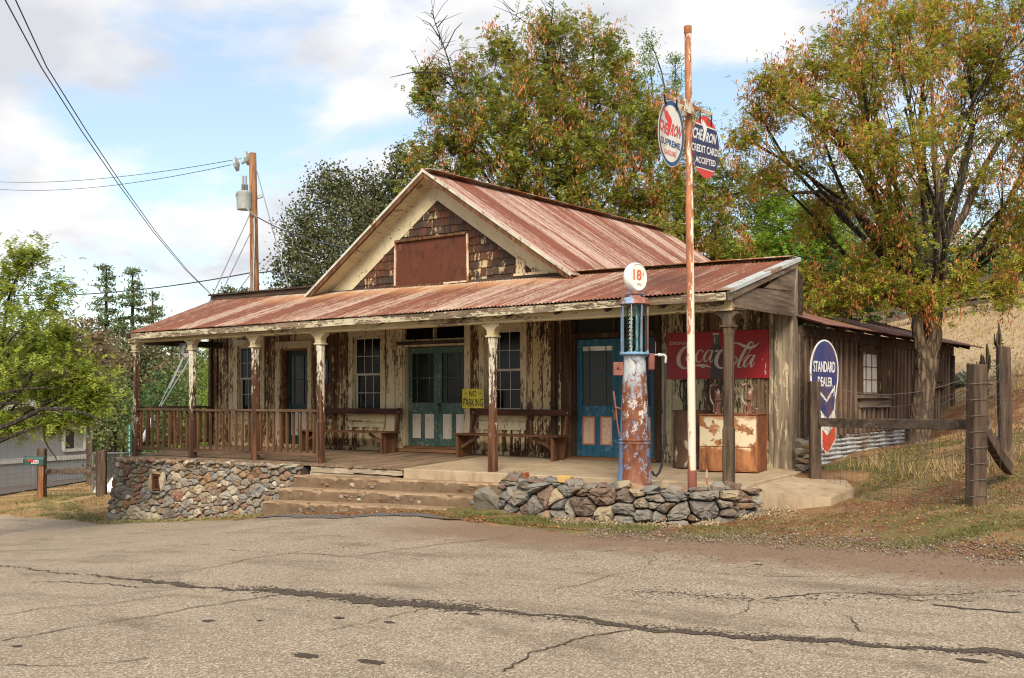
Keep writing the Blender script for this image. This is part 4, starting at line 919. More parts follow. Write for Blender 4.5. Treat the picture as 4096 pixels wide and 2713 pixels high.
def fml(u, v, o_): zt = -.05; z = -1.62+(zt+1.62)*(v/FH); return (X0-.10*(1-v/FH)-o_, -.20-.22*(1-v/FH)+u, z)
stone_face(mb, stones_2d(2.6, FH, 40, 9), fml, .075, .007, None, 6)
for k in range(54):                                   # loose-laid top course
    x = X0+.05+k*.103+rnd.uniform(-.03, .03)
    if x > -8.25: break
    rock(mb, (x, -.23+rnd.uniform(-.03, .02), -.055-.03*max(0, (-9-x)/4.5)+rnd.uniform(-.03, .02)), rnd.uniform(.10, .24), rnd.uniform(.13, .2), rnd.uniform(.05, .11), 100+k, rz=rnd.uniform(-.3, .3), tilt=.15)
wpart(mb, 'stones', M_STONE, sw)
mb = MB(); mb.add([(X0-.07, -.40, -1.8), (-8.2, -.40, -1.8), (-8.2, -.19, -.07), (X0+.04, -.19, -.09), (X0-.07, 2.3, -1.8), (-8.2, 2.3, -1.8), (-8.2, 2.3, -.07), (X0+.04, 2.3, -.09)], [(0, 1, 2, 3), (4, 7, 6, 5), (0, 3, 7, 4), (1, 5, 6, 2), (3, 2, 6, 7)])
wpart(mb, 'mortar', M_MORTAR, sw)
# iron vent grille with its stone surround
mb = MB(); M_VENT = m_rust('rusty_vent_iron', (.12, .05, .025), (.16, .055, .025), (.08, .03, .018), .5, 9)
vx, vz = -12.26, -.52; vy = -.37
for b in ((vx-.12, vx-.10, vz-.15, vz+.15), (vx+.10, vx+.12, vz-.15, vz+.15), (vx-.10, vx+.10, vz+.13, vz+.15), (vx-.10, vx+.10, vz-.15, vz-.13)): mb.box(b[0], b[1], vy-.03, vy+.03, b[2], b[3])
for k in range(9):
    z_ = vz-.12+k*.03; mb.tube([(vx-.1+.2*i/10, vy, z_+.011*(1 if (i+k) % 2 else -1)) for i in range(11)], .004, 5)
wpart(mb, 'vent_grille', M_VENT, sw)
mb = MB(); mb.box(vx-.14, vx+.14, vy+.031, vy+.05, vz-.18, vz+.17); wpart(mb, 'vent_recess', M_BLACK, sw)
mb = MB(); rock(mb, (vx-.17, vy+.0, vz), .1, .14, .36, 7, rz=0, tilt=.05); rock(mb, (vx+.17, vy+.0, vz+.02), .11, .14, .4, 8, rz=0, tilt=.08); rock(mb, (vx, vy+.0, vz+.19), .28, .14, .09, 12, rz=0, tilt=.05); rock(mb, (vx-.02, vy+.0, vz-.19), .34, .14, .06, 14, rz=0, tilt=.05); wpart(mb, 'vent_surround', M_STONE, sw)

# right planter wall: dry-laid dark stones round the fuel pump
pw = empty('planter_wall', (-1.8, -1.1, -.4), 0, 'low dry laid wall of big dark rocks round the foot of the fuel pump', 'stone wall')
PATH = [(-3.42, -.25), (-3.08, -1.0), (-2.3, -1.16), (-1.0, -1.33), (-.20, -1.28), (.32, -.85), (.50, -.25)]
def path_pt(s_):
    for a, b in zip(PATH, PATH[1:]):
        L_ = math.hypot(b[0]-a[0], b[1]-a[1])
        if s_ <= L_: t = s_/L_; d = ((b[0]-a[0])/L_, (b[1]-a[1])/L_); return (a[0]+(b[0]-a[0])*t, a[1]+(b[1]-a[1])*t), (d[1], -d[0])
        s_ -= L_
    L_ = math.hypot(PATH[-1][0]-PATH[-2][0], PATH[-1][1]-PATH[-2][1]); d = ((PATH[-1][0]-PATH[-2][0])/L_, (PATH[-1][1]-PATH[-2][1])/L_); return PATH[-1], (d[1], -d[0])
PL = sum(math.hypot(b[0]-a[0], b[1]-a[1]) for a, b in zip(PATH, PATH[1:]))
mb = MB(); zt_ = lambda x: -.045+.02*sin(x*5)
def fp(u, v, o_):
    (x, y), nn = path_pt(max(0, min(u, PL-.001))); zb = G(x, y-.1)-.06; z = zb+(zt_(x)-zb)*v/.5
    return (x+nn[0]*(o_+.05*(1-v/.5)), y+nn[1]*(o_+.05*(1-v/.5)), z)
stone_face(mb, stones_2d(PL, .5, 34, 21, 1.45), fp, .13, .013, None, 31)
k = 0; s_ = .05
while s_ < PL:
    (x, y), nn = path_pt(s_); w_ = rnd.uniform(.10, .34); h_ = rnd.uniform(.07, .16)
    rock(mb, (x-nn[0]*.07, y-nn[1]*.07, zt_(x)+h_*.3), w_, rnd.uniform(.18, .28), h_, 300+k, rz=atan2(-nn[0], nn[1])+rnd.uniform(-.3, .3), tilt=.2); s_ += w_*.80; k += 1
for k in range(26):                                   # stones lying on the fill behind the face
    x = rnd.uniform(-3.3, .1); y = rnd.uniform(-.95, -.35)
    if abs(x+1.2) < .42 and abs(y+.5) < .42: continue
    s2 = rnd.uniform(.08, .26); rock(mb, (x, y, -.06), s2, s2*rnd.uniform(.5, .9), s2*.5, 500+k)
wpart(mb, 'stones', M_STONED, pw)
mb = MB(); poly = [(p[0], p[1]) for p in PATH]+[(.3, 0.), (-3.4, 0.)]
inn = []
for (x, y) in poly: inn.append((x+(-1.7-x)*.03, y+(-.5-y)*.05))
mb.add([(x, y, -.9) for x, y in inn]+[(x, y, -.095) for x, y in inn], [tuple(range(len(inn))), tuple(range(2*len(inn)-1, len(inn)-1, -1))]+[(i, (i+1) % len(inn), len(inn)+(i+1) % len(inn), len(inn)+i) for i in range(len(inn))])
wpart(mb, 'earth_fill', M_MORTAR, pw)
def loose(name, mat, c, s, seed, label, cat, rz=None, tilt=.15):
    mb = MB(); rock(mb, (0, 0, 0), s[0], s[1], s[2], seed, rz=0, tilt=tilt); o = mb.build(name, mat); o.location = c; o.rotation_euler = (0, 0, rz or 0); return tag(o, label, cat)
a = ony(1938, 1995, -1.05); loose('boulder', M_STONED, (a.x, a.y+.05, a.z-.02), (.42, .3, .40), 41, 'rounded grey boulder between the right end of the steps and the planter wall', 'rock', .4)
a = gp(3100, 2010); loose('boulder', M_STONED, (a.x-.15, a.y+.25, a.z+.06), (.58, .36, .26), 44, 'flat dark grey boulder in front of the concrete ramp', 'rock', .5)
def brick(name, mat, sx, sy, Y, dim, rz, label, cat):
    c = ony(sx, sy, Y); mb = MB(); mb.box(-dim[0]/2, dim[0]/2, -dim[1]/2, dim[1]/2, -dim[2]/2, dim[2]/2, .003); o = mb.build(name, mat, bevel=.007); o.location = c; o.rotation_euler = (.03, .02, rz); return tag(o, label, cat)
brick('brick', M_YBRICK, 2262, 1917, -1.08, (.20, .12, .10), .12, 'single yellow brick lying on top of the planter wall', 'brick')
brick('brick', M_BRICK, 2712, 1965, -1.20, (.21, .11, .075), -.05, 'red brick on the planter wall in front of the sign pole', 'brick')
brick('brick', M_BRICK, 2103, 1902, -1.0, (.055, .1, .09), .0, 'small red brick end standing among the planter stones left of the yellow brick', 'brick')
# rock stack by the shed corner
rs = empty('rock_pile', (.3, 2.25, .05), 0, 'small stack of tan rocks between the porch corner and the fence post', 'rock pile'); mb = MB()
for k, (px, py, w_, h_) in enumerate([(3222, 1868, .30, .14), (3215, 1845, .28, .11), (3225, 1826, .27, .09), (3218, 1806, .26, .13), (3208, 1775, .25, .17), (3236, 1790, .16, .16)]):
    c = ony(px, py, 2.2); rock(mb, (c.x, 2.2, c.z), w_, .3, h_, 70+k, rz=.1, tilt=.08)
wpart(mb, 'stones', M_STONE, rs)

# ------------------------------------------------------------------ benches
def bench(x0, x1, front_y, group, label):
    b = empty('porch_bench', ((x0+x1)/2, 2.0, .09), 0, label, 'bench', group); yf = front_y; yb = 2.33
    def bp(mb, name, mat, **k): o = mb.build(name, mat, None, **k); o.parent = b; o.matrix_parent_inverse = Matrix.Translation(-Vector(b.location)); return o
    zf = floor_z(1.9)
    mb = MB(); mb.box(x0, x1, yf-.02, yf+.21, .505, .54, .002); mb.box(x0+.005, x1-.004, yf+.215, yf+.43, .503, .538, .002); bp(mb, 'seat', M_BENCH, bevel=.004)
    mb = MB(); mb.box(x0+.06, x1-.02, yb-.10, yb-.06, .875, .99, .002); bp(mb, 'backrest', M_BENCHD, bevel=.004)
    for xx, s_ in ((x0+.10, 1), (x1-.14, -1)):
        mb = MB(); mb.box(xx-.02, xx+.02, yf+.01, yf+.10, zf-.03, .503, .002); mb.box(xx-.018, xx+.018, yf+.105, yf+.40, zf+.01, .503, .002); mb.beam((xx, yf+.37, zf), (xx, yb-.02, 1.0), .05, .09, (0, 1, 0), .002); bp(mb, 'leg', M_BENCHZ, bevel=.003)
        mb = MB(); mb.beam((xx+s_*.03, yf+.12, zf+.19), (xx+s_*.42, yf+.12, .49), .03, .055); bp(mb, 'brace', M_BENCH)
    mb = MB()
    for xx in (x0+.13, x1-.10): mb.tube([(xx, yb-.104, .93), (xx, yb-.112, .93)], [.014, .010], 8)
    bp(mb, 'bolt', M_DGALV)
    return b
bench(-10.43, -7.93, 1.75, 'benches against the porch wall', 'brown plank bench with slanted back rail, left of the double green doors')
bench(-6.28, -3.93, 1.75, 'benches against the porch wall', 'brown plank bench with dark back rail, under the yellow sign')

# ------------------------------------------------------------------ lettering helpers
def text_mesh(s, bold=0.0):
    cu = bpy.data.curves.new('t', 'FONT'); cu.body = s; cu.size = 1; cu.offset = bold; cu.resolution_u = 3; cu.fill_mode = 'FRONT'
    o = bpy.data.objects.new('t', cu); COL.objects.link(o); bpy.context.view_layer.update()
    me = o.to_mesh(); v = [(p.co.x, p.co.y) for p in me.vertices]; f = [tuple(p.vertices) for p in me.polygons]; o.to_mesh_clear()
    bpy.data.objects.remove(o); bpy.data.curves.remove(cu); return v, f
def put_text(mb, s, TL, TR, BL, n, off=.003, bold=.02, shear=0.0, arc=None):
    """fit the text into the parallelogram TL, TR, BL (world points); n points to the reader"""
    v, f = text_mesh(s, bold); xs = [p[0] for p in v]; ys = [p[1] for p in v]; x0, x1, y0, y1 = min(xs), max(xs), min(ys), max(ys)
    TL, TR, BL = Vector(TL), Vector(TR), Vector(BL); U = TR-TL; Vv = TL-BL; n = Vector(n).normalized()*off
    mb.add([BL+U*((x-x0)/(x1-x0)+shear*(y-y0)/(y1-y0))+Vv*((y-y0)/(y1-y0))+n for x, y in v], f)
def pxpoly(mb, pts, fn, n, off=.002):
    mb.add([fn(*p)+Vector(n).normalized()*off for p in pts], [tuple(range(len(pts)))])
def tessellate(mb, pts):                              # concave polygon -> triangles
    from mathutils.geometry import tessellate_polygon
    tr = tessellate_polygon([[Vector(p) for p in pts]]); mb.add(pts, [tuple(t) for t in tr])
def paint_poly(mb, pts, fn, n, off=.002):
    tessellate(mb, [fn(*p)+Vector(n).normalized()*off for p in pts])
def stroke(mb, pts, fn, n, off=.003, step=6):
    """brush stroke (x, y, width) through pixel points on a plane"""
    P = []
    ext = [pts[0]]+list(pts)+[pts[-1]]
    for i in range(1, len(ext)-2):
        for k in range(step):
            t = k/step; q = []
            for c in range(3):
                p0, p1, p2, p3 = ext[i-1][c], ext[i][c], ext[i+1][c], ext[i+2][c]
                q.append(.5*(2*p1+(p2-p0)*t+(2*p0-5*p1+4*p2-p3)*t*t+(3*p1-p0-3*p2+p3)*t**3))
            P.append(q)
    P.append(list(pts[-1])); vs = []
    N = Vector(n).normalized()*off
    for i, p in enumerate(P):
        a = P[max(0, i-1)]; b = P[min(len(P)-1, i+1)]; dx, dy = b[0]-a[0], b[1]-a[1]; L_ = math.hypot(dx, dy) or 1
        nx, ny = -dy/L_*p[2]/2, dx/L_*p[2]/2; vs += [fn(p[0]+nx, p[1]+ny)+N, fn(p[0]-nx, p[1]-ny)+N]
    mb.add(vs, [(2*i, 2*i+1, 2*i+3, 2*i+2) for i in range(len(P)-1)])
def sub(o, par): o.parent = par; o.matrix_parent_inverse = par.matrix_world.inverted(); return o
def m_enamel(name, c, rust=.30, rough=.35): return m_rust(name, c, (.10, .045, .025), (.2, .09, .04), rust, 7, 1, rough)

# ------------------------------------------------------------------ drink sign on the wall
CK = lambda x, y: ony(2640+x/2.9413, 1300+y/2.9413, WY-.035)
NF = (0, -1, 0)
M_CKRED = m_rust('faded_red_enamel', (.30, .012, .015), (.12, .02, .018), (.20, .03, .03), .27, 5, .5, .45)
M_CKW = m_plain('cream_lettering', (.52, .45, .36), .5); M_CKB = m_plain('bottle_brown', (.045, .018, .018), .4); M_CKG = m_plain('bottle_green', (.06, .10, .06), .4)
mb = MB(); q = [CK(80, 92), CK(1281, 49), CK(1281, 631), CK(96, 640)]; zt0, zb0 = 2.30, 1.515
xl, xr = q[0].x, q[1].x
mb.box(xl, xr, WY-.043, WY-.033, zb0, zt0, .002); ck = mb.build('drink_sign', M_CKRED, bevel=.002); tag(ck, 'faded red enamel drink advertising sign with cream script and a bottle', 'sign')
YC = WY-.0435
mb = MB(); fnC = lambda x, y: ony(2640+x/2.9413, 1300+y/2.9413, YC)
bot = [(622, 122), (692, 122), (694, 205), (712, 262), (735, 320), (738, 380), (728, 430), (724, 480), (738, 560), (737, 628), (586, 632), (588, 560), (602, 490), (600, 430), (586, 380), (590, 320), (606, 262), (624, 205)]
paint_poly(mb, bot, fnC, NF, .001); o = mb.build('bottle_picture', M_CKB); sub(o, ck)
mb = MB(); paint_poly(mb, [(626, 122), (690, 122), (691, 205), (700, 232), (650, 222), (620, 232), (626, 205)], fnC, NF, .0018); mb.m = 1
paint_poly(mb, [(620, 95), (694, 93), (697, 110), (690, 120), (624, 121), (617, 110)], fnC, NF, .0018); paint_poly(mb, [(638, 140), (648, 140), (650, 215), (640, 215)], fnC, NF, .0024); o = mb.build('bottle_neck', [M_CKG, M_CKW]); sub(o, ck)
mb = MB()
strokes = [
 [(395, 232, 6), (350, 240, 16), (290, 268, 30), (243, 325, 40), (218, 395, 46), (226, 455, 44), (255, 497, 32), (305, 512, 18), (360, 500, 10), (410, 478, 5)],
 [(360, 330, 8), (330, 355, 22), (314, 400, 26), (330, 435, 14), (365, 425, 10), (392, 385, 12), (390, 345, 12), (360, 330, 6)],
 [(395, 370, 5), (420, 372, 5)],
 [(508, 322, 20), (497, 301, 12), (470, 300, 14), (440, 335, 24), (424, 385, 28), (434, 428, 22), (465, 434, 12), (500, 405, 6), (535, 352, 4)],
 [(607, 305, 8), (572, 300, 14), (537, 340, 24), (520, 395, 26), (535, 432, 16), (566, 405, 9), (596, 345, 8)],
 [(620, 292, 20), (604, 350, 24), (590, 405, 20), (600, 438, 10), (634, 402, 4)],
 [(740, 292, 12), (705, 318, 32), (675, 375, 44), (662, 435, 46), (680, 487, 34), (722, 508, 18), (775, 492, 8)],
 [(770, 300, 5), (812, 330, 6), (850, 310, 8), (872, 265, 9), (866, 228, 8), (838, 222, 5)],
 [(830, 226, 4), (870, 212, 12), (925, 220, 24), (990, 248, 34), (1050, 268, 36), (1105, 256, 26), (1143, 232, 14), (1168, 202, 2)],
 [(880, 370, 8), (850, 372, 14), (832, 410, 22), (826, 460, 22), (846, 492, 12), (882, 460, 12), (902, 410, 16), (894, 376, 12), (870, 370, 6)],
 [(900, 400, 5), (932, 405, 5)],
 [(1100, 225, 8), (1092, 206, 12), (1062, 208, 22), (1022, 260, 30), (978, 340, 34), (938, 425, 36), (922, 480, 28), (938, 502, 12), (975, 480, 6), (1015, 425, 4)],
 [(1100, 222, 7), (1080, 275, 8), (1035, 345, 7), (975, 420, 5)],
 [(1098, 362, 8), (1062, 358, 14), (1018, 405, 26), (988, 462, 28), (1000, 494, 16), (1040, 462, 9), (1082, 392, 8)],
 [(1118, 352, 20), (1090, 410, 26), (1070, 465, 24), (1080, 496, 11), (1122, 440, 4)],
 [(385, 372, 3), (398, 372, 3)]]
for i, s_ in enumerate(strokes): stroke(mb, s_, fnC, NF, .003+i*.0003)
paint_poly(mb, [(640, 322), (654, 298), (690, 290), (680, 316)], fnC, NF, .003)
paint_poly(mb, [(398, 484), (430, 468), (470, 460), (520, 462), (570, 478), (612, 512), (575, 497), (540, 494), (518, 500), (503, 513), (490, 500), (465, 490), (430, 488)], fnC, NF, .003)
mb.m = 1; paint_poly(mb, [(1196, 430), (1202, 402), (1216, 394), (1206, 410)], fnC, NF, .003); paint_poly(mb, [(1240, 445), (1250, 452), (1248, 520), (1254, 580), (1238, 586), (1230, 545), (1238, 500)], fnC, NF, .003); mb.m = 0
put_text(mb, 'DRINK', fnC(118, 200), fnC(330, 194), fnC(112, 238), NF, .003, .012, .03)
o = mb.build('lettering', [M_CKW, M_SASH]); sub(o, ck)

# ------------------------------------------------------------------ NO PARKING
BB = lambda x, y: (1500+x/2.4125, 1250+y/2.4125)
YN_ = 2.20
fnN = lambda x, y: ony(*BB(x, y), YN_)
a, b = fnN(842, 738), fnN(1050, 925); M_YEL = m_enamel('yellow_enamel', (.62, .50, .03), .24)
mb = MB(); mb.box(a.x, b.x, YN_+.0005, YN_+.006, b.z, a.z); ns = mb.build('no_parking_sign', M_YEL, bevel=.002); tag(ns, 'small yellow no parking sign standing on the back rail of the right bench', 'sign')
M_BLK = m_plain('black_lettering', (.02, .018, .015), .5)
mb = MB(); put_text(mb, 'NO', fnN(908, 755), fnN(980, 755), fnN(908, 813), NF, .002, .015); put_text(mb, 'PARKING', fnN(850, 832), fnN(1042, 832), fnN(850, 907), NF, .002, .008)
for (x0, x1) in ((863, 893), (1000, 1030)):
    for yy in (776, 783, 790): pxpoly(mb, [(x0+abs(yy-783)*.8, yy-1.3), (x1-abs(yy-783)*.8, yy-1.3), (x1-abs(yy-783)*.8, yy+1.3), (x0+abs(yy-783)*.8, yy+1.3)], fnN, NF, .002)
sub(mb.build('lettering', M_BLK), ns)

# thermometer sign on the wall
fnT = lambda x, y: ony(800+x/2.614, 1300+y/2.614, WY-.045)
mb = MB(); a, b = fnT(1282, 362), fnT(1333, 612); M_TB = m_enamel('dark_blue_enamel', (.015, .06, .11), .25); mb.box(a.x-.02, b.x, WY-.044, WY-.034, b.z, a.z); th = mb.build('wall_thermometer', M_TB, bevel=.003); tag(th, 'tall narrow blue thermometer sign on the wall left of the middle window', 'thermometer sign')
mb = MB(); xa, xb = a.x+.025, b.x-.05; mb.box(xa-.02, xb, WY-.048, WY-.0442, 1.63, 1.93); sub(mb.build('scale_plate', M_CKW), th)
mb = MB()
for k in range(14): mb.box(xa-.01, xa+.02, WY-.0495, WY-.0482, 1.65+k*.02, 1.654+k*.02)
sub(mb.build('scale_marks', M_BLK), th)
# white telephone sign hanging at the second post
fnB = lambda x, y: ony(680+x/7.4667, 1340+y/7.4667, .12)
mb = MB(); a, b = fnB(292, 262), fnB(690, 672); M_NAVY = m_enamel('navy_enamel', (.018, .02, .07), .25); M_WHT = m_enamel('white_enamel', (.55, .53, .47), .27)
mb.box(a.x, b.x, .1205, .135, b.z, a.z); bs = mb.build('bell_sign', M_NAVY); tag(bs, 'square navy and white bell emblem sign fixed beside the second porch post', 'sign')
mb = MB(); circ = [(480+165*cos(k*pi/16), 470+190*sin(k*pi/16)) for k in range(32)]; paint_poly(mb, circ, fnB, NF, .001); paint_poly(mb, [(470, 470)]+[(0, 0)]*0+[(470, 471), (471, 471)], fnB, NF, .001) if 0 else None
for (x0, y0, x1, y1) in ((292, 262, 304, 672), (678, 262, 690, 672), (292, 262, 690, 272), (292, 660, 690, 672)): pxpoly(mb, [(x0, y0), (x1, y0), (x1, y1), (x0, y1)], fnB, NF, .0012)
sub(mb.build('disc', M_WHT), bs)
mb = MB(); paint_poly(mb, [(450, 398), (530, 398), (537, 415), (535, 470), (548, 505), (565, 530), (540, 545), (420, 545), (400, 525), (420, 500), (432, 465), (437, 415)], fnB, NF, .0025); paint_poly(mb, [(470, 398), (478, 370), (492, 362), (506, 372), (508, 398)], fnB, NF, .0028)
for k in range(30):
    if k % 6 == 0: continue
    a_ = k*2*pi/30; paint_poly(mb, [(480+r_*cos(a_+d_), 470+r_*1.15*sin(a_+d_)) for r_, d_ in ((138, 0), (150, 0), (150, .07), (138, .07))], fnB, NF, .0025)
put_text(mb, 'BELL', fnB(455, 440), fnB(513, 440), fnB(455, 478), NF, .0040, .02)
o = mb.build('emblem', M_NAVY); sub(o, bs)
mb = MB(); put_text(mb, 'BELL', fnB(455, 445), fnB(513, 445), fnB(455, 475), NF, .0045, .02); put_text(mb, 'SYSTEM', fnB(434, 488), fnB(530, 488), fnB(434, 516), NF, .0045, .02); sub(mb.build('lettering', M_WHT), bs)
# green house number sign left of the corner post
fnG = lambda x, y: ony(x, y, -.16)
M_GSG = m_plain('green_reflective_sheet', (.005, .16, .075), .4); M_WSG = m_plain('white_reflective_figures', (.75, .78, .74), .5)
C6 = lambda x, y: (x/1.493, 1500+y/1.493)
g0 = [C6(759, 296), C6(795, 296), C6(795, 471), C6(756, 471)]
mb = MB(); pts = [fnG(*p) for p in g0]; xa, xb = pts[0].x+.0, pts[0].x+.15; mb.box(xa, xb, -.16, -.155, pts[2].z, pts[0].z); gs = mb.build('number_sign', M_GSG, bevel=.002); tag(gs, 'narrow upright green house number sign at the left corner of the porch', 'sign')
mb = MB(); zt_h = pts[0].z; hh = (pts[0].z-pts[2].z)/5
for k, ch_ in enumerate('11269'):
    z1 = zt_h-hh*k-.018; x0_ = xa+(.062 if ch_ == '1' else .042); x1_ = xa+(.092 if ch_ == '1' else .112)
    put_text(mb, ch_, (x0_, -.1605, z1), (x1_, -.1605, z1), (x0_, -.1605, z1-hh+.035), NF, .0015, .03)
sub(mb.build('numerals', M_WSG), gs)
mb = MB(); mb.box(xa+.06, xa+.09, -.154, -.125, pts[2].z-.1, pts[0].z-.05); sub(mb.build('bracket', M_GALV), gs)

# rusty sign board in the gable
E4 = lambda x, y: ony(1540+x/3.4474, 900+y/3.4474, WY-.09)
M_BOARD = m_rust('deep_rust_sheet', (.085, .024, .012), (.055, .016, .009), (.105, .036, .014), .45, 4, 1, .85)
M_BEDGE = m_rust('cream_rusty_edge', (.58, .46, .34), (.30, .12, .05), (.35, .17, .08), .45, 7)
tl, tr, br, bl = E4(150, 245), E4(1138, 122), E4(1150, 775), E4(142, 862)
mb = MB(); mb.prism([tl, tr, br, bl], (0, .02, 0)); bd = mb.build('gable_signboard', M_BOARD); tag(bd, 'large blank rust red metal signboard in the shingled gable', 'signboard')
mb = MB(); fo = Vector((0, -.014, 0))
mb.beam(tl+fo, bl+fo, .035, .03, (0, 1, 0), .003, 10); mb.beam(tr+fo, br+fo, .035, .03, (0, 1, 0), .003, 10); m0 = E4(815, 805)+fo; mb.beam(m0+Vector((0, 0, .0)), br+fo, .03, .035, (0, 1, 0), .003, 6); sub(mb.build('edge_strip', M_BEDGE), bd)
mb = MB(); fo2 = Vector((0, -.02, 0)); mb.beam(tl+fo2+Vector((0, 0, .015)), tr+fo2+Vector((0, 0, .015)), .06, .045, (0, 0, 1), .004, 10); mb.beam(bl+fo2, m0+Vector((0, -.01, -.01)), .05, .04, (0, 0, 1), .004, 8); sub(mb.build('wood_frame', M_RAKE), bd)
M_BL2 = m_plain('faint_lettering', (.20, .07, .045), .8)
mb = MB(); put_text(mb, 'S', E4(190, 275), E4(228, 270), E4(190, 355), NF, .0025, .02); sub(mb.build('faint_letter', M_BL2), bd)
# ------------------------------------------------------------------ visible glass fuel pump
PXc, PYc, PZ = -1.21, -.50, -.04
K = .00357/1.363                                      # metres per pixel of the close-up
Rw = Vector((RV[0], RV[1], 0)); Fw = Vector((FV[0], FV[1], 0))
pump = empty('fuel_pump', (PXc, PYc, PZ), 0, 'tall rusty blue antique fuel pump with glass cylinder and white 18 cent globe', 'fuel pump')
def pp(mb, name, mat, par=pump, **k):
    o = mb.build(name, mat, None, **k); o.parent = par
    if par is pump: o.matrix_parent_inverse = Matrix.Identity(4)
    return o
M_PUMP = m_rust('blue_pump_paint_over_rust', (.13, .24, .44), (.17, .055, .028), (.24, .085, .035), .56, 3.4, .55, .6, True)
# white undercoat patches between paint and rust
def pump_mat():
    m = Mt('pump_column_paint', .6, .35); v = m.co((3.2, 3.2, 2.0)); s = m.sep()
    n = m.noise(m.co((9, 9, 6)), 1, 10, .74, .3); z = m.noise(m.co((1.2, 1.2, .9), loc=(2, 7, 3)), 1, 3, .5); fine = m.noise(m.co((24, 24, 18)), 1, 6, .7)
    side = m.math('ADD', m.math('MULTIPLY', s[0], -.15), m.math('MULTIPLY', s[1], .9))     # rust eats the weather side
    k = m.math('ADD', m.math('MULTIPLY', n, .62), m.math('ADD', m.math('MULTIPLY', z, .34), m.math('MULTIPLY', fine, .1)))
    k = m.math('ADD', k, m.math('MULTIPLY', side, .22))
    k = m.math('ADD', k, m.math('MULTIPLY', m.ramp(m.math('MULTIPLY', s[2], .5), [(.70, 0), (.92, 1)]), .12))
    rust = m.mix(m.ramp(m.noise(m.co((9, 9, 4)), 1, 8, .72), [(.38, 0), (.62, 1)]), (.10, .028, .015), (.21, .072, .03))
    ck = m.vor(m.co((42, 42, 34)), 1, 'DISTANCE_TO_EDGE')
    blue = m.mix(m.ramp(m.noise(m.co((6, 6, 2)), 1, 5, .6), [(.4, 0), (.7, 1)]), (.11, .21, .37), (.25, .33, .44))
    blue = m.mix(m.ramp(ck, [(.02, .75), (.10, 0)]), blue, (.25, .11, .06))
    white = m.mix(m.ramp(ck, [(.02, .8), (.12, 0)]), (.60, .56, .50), (.28, .12, .06))
    zb = m.ramp(m.math('ADD', m.math('MULTIPLY', s[2], .5), m.math('MULTIPLY', fine, .1)), [(.34, 0), (.46, 1), (.62, 1), (.74, 0)])
    c = m.mix(m.ramp(k, [(.527, 0), (.539, 1)]), rust, m.mix(m.math('MULTIPLY', m.ramp(m.noise(m.co((5, 5, 4), loc=(9, 9, 9)), 1, 8, .7), [(.48, 0), (.52, 1)]), zb), blue, white))
    top = m.math('MULTIPLY', m.ramp(m.math('MULTIPLY', s[2], .5), [(.66, 0), (.78, 1)]), m.ramp(n, [(.42, 0), (.5, .8)])); c = m.mix(top, c, (.42, .44, .44))
    lft = m.math('ADD', m.math('MULTIPLY', s[0], -RV[0]), m.math('MULTIPLY', s[1], -RV[1])); c = m.mix(m.ramp(m.math('ADD', lft, m.math('MULTIPLY', n, .05)), [(.205, 0), (.215, .9)]), c, (.10, .20, .36))
    m.color(c); m.bump(m.math('ADD', m.ramp(k, [(.54, 0), (.57, 1)]), m.math('MULTIPLY', ck, .4)), .004, .7); return m.m
M_PCOL = pump_mat()
mb = MB(); mb.lathe((0, 0, 0), [(.245, 0), (.25, .012), (.245, .035), (.232, .05), (.226, .30), (.222, .575), (.224, .58), (.230, .59), (.224, .60), (.219, .605), (.219, .622), (.226, .628), (.230, .636), (.224, .645), (.213, .655), (.160, 1.72), (.152, 1.80), (.156, 1.81), (.158, 1.83)], 48); pp(mb, 'column', M_PCOL, smooth=True)
M_BLUEM = m_rust('blue_metal', (.17, .30, .46), (.2, .08, .04), (.3, .13, .06), .33, 6, 1, .45)
M_BLUER = m_rust('blue_cap_paint', (.20, .32, .48), (.22, .07, .035), (.3, .11, .05), .47, 4, 1, .5)
mb = MB(); mb.lathe((0, 0, 0), [(.15, 1.832), (.205, 1.845), (.212, 1.85), (.212, 1.872), (.205, 1.877), (.17, 1.88)], 40)
for k in range(12): a = 2*pi*k/12; mb.tube([(.195*cos(a), .195*sin(a), 1.836), (.195*cos(a), .195*sin(a), 1.89)], .009, 6)
pp(mb, 'lower_ring', M_BLUEM, smooth=True)
mb = MB(); mb.lathe((0, 0, 0), [(.170, 2.548), (.214, 2.552), (.222, 2.56), (.220, 2.575), (.205, 2.60), (.205, 2.625), (.185, 2.645), (.12, 2.66), (.09, 2.665), (.085, 2.70), (.112, 2.705), (.112, 2.735), (.08, 2.74)], 40); pp(mb, 'cap', M_BLUER, smooth=True)
m = Mt('pump_glass', .03, .5); m.b.inputs['Transmission Weight'].default_value = 1; m.b.inputs['IOR'].default_value = 1.08; m.color((.80, .90, .90)); M_PGL = m.m
mb = MB(); n_ = 36; vs = [(r*cos(2*pi*k/n_), r*sin(2*pi*k/n_), z) for r in (.166, .162) for z in (1.878, 2.55) for k in range(n_)]
mb.add(vs, [(i, (i+1) % n_, n_+(i+1) % n_, n_+i) for i in range(n_)]+[(2*n_+i, 3*n_+i, 3*n_+(i+1) % n_, 2*n_+(i+1) % n_) for i in range(n_)]+[(i, 2*n_+i, 2*n_+(i+1) % n_, (i+1) % n_) for i in range(n_)]+[(n_+i, n_+(i+1) % n_, 3*n_+(i+1) % n_, 3*n_+i) for i in range(n_)]); pp(mb, 'glass_cylinder', M_PGL, smooth=True)
for k in range(8):
    a = 2*pi*(k+.35)/8; mb = MB(); mb.tube([(.192*cos(a), .192*sin(a), 1.87), (.192*cos(a), .192*sin(a), 2.56)], .0075, 8); pp(mb, 'guard_rod', M_BLUEM if k % 3 else M_RUSTF, smooth=True)
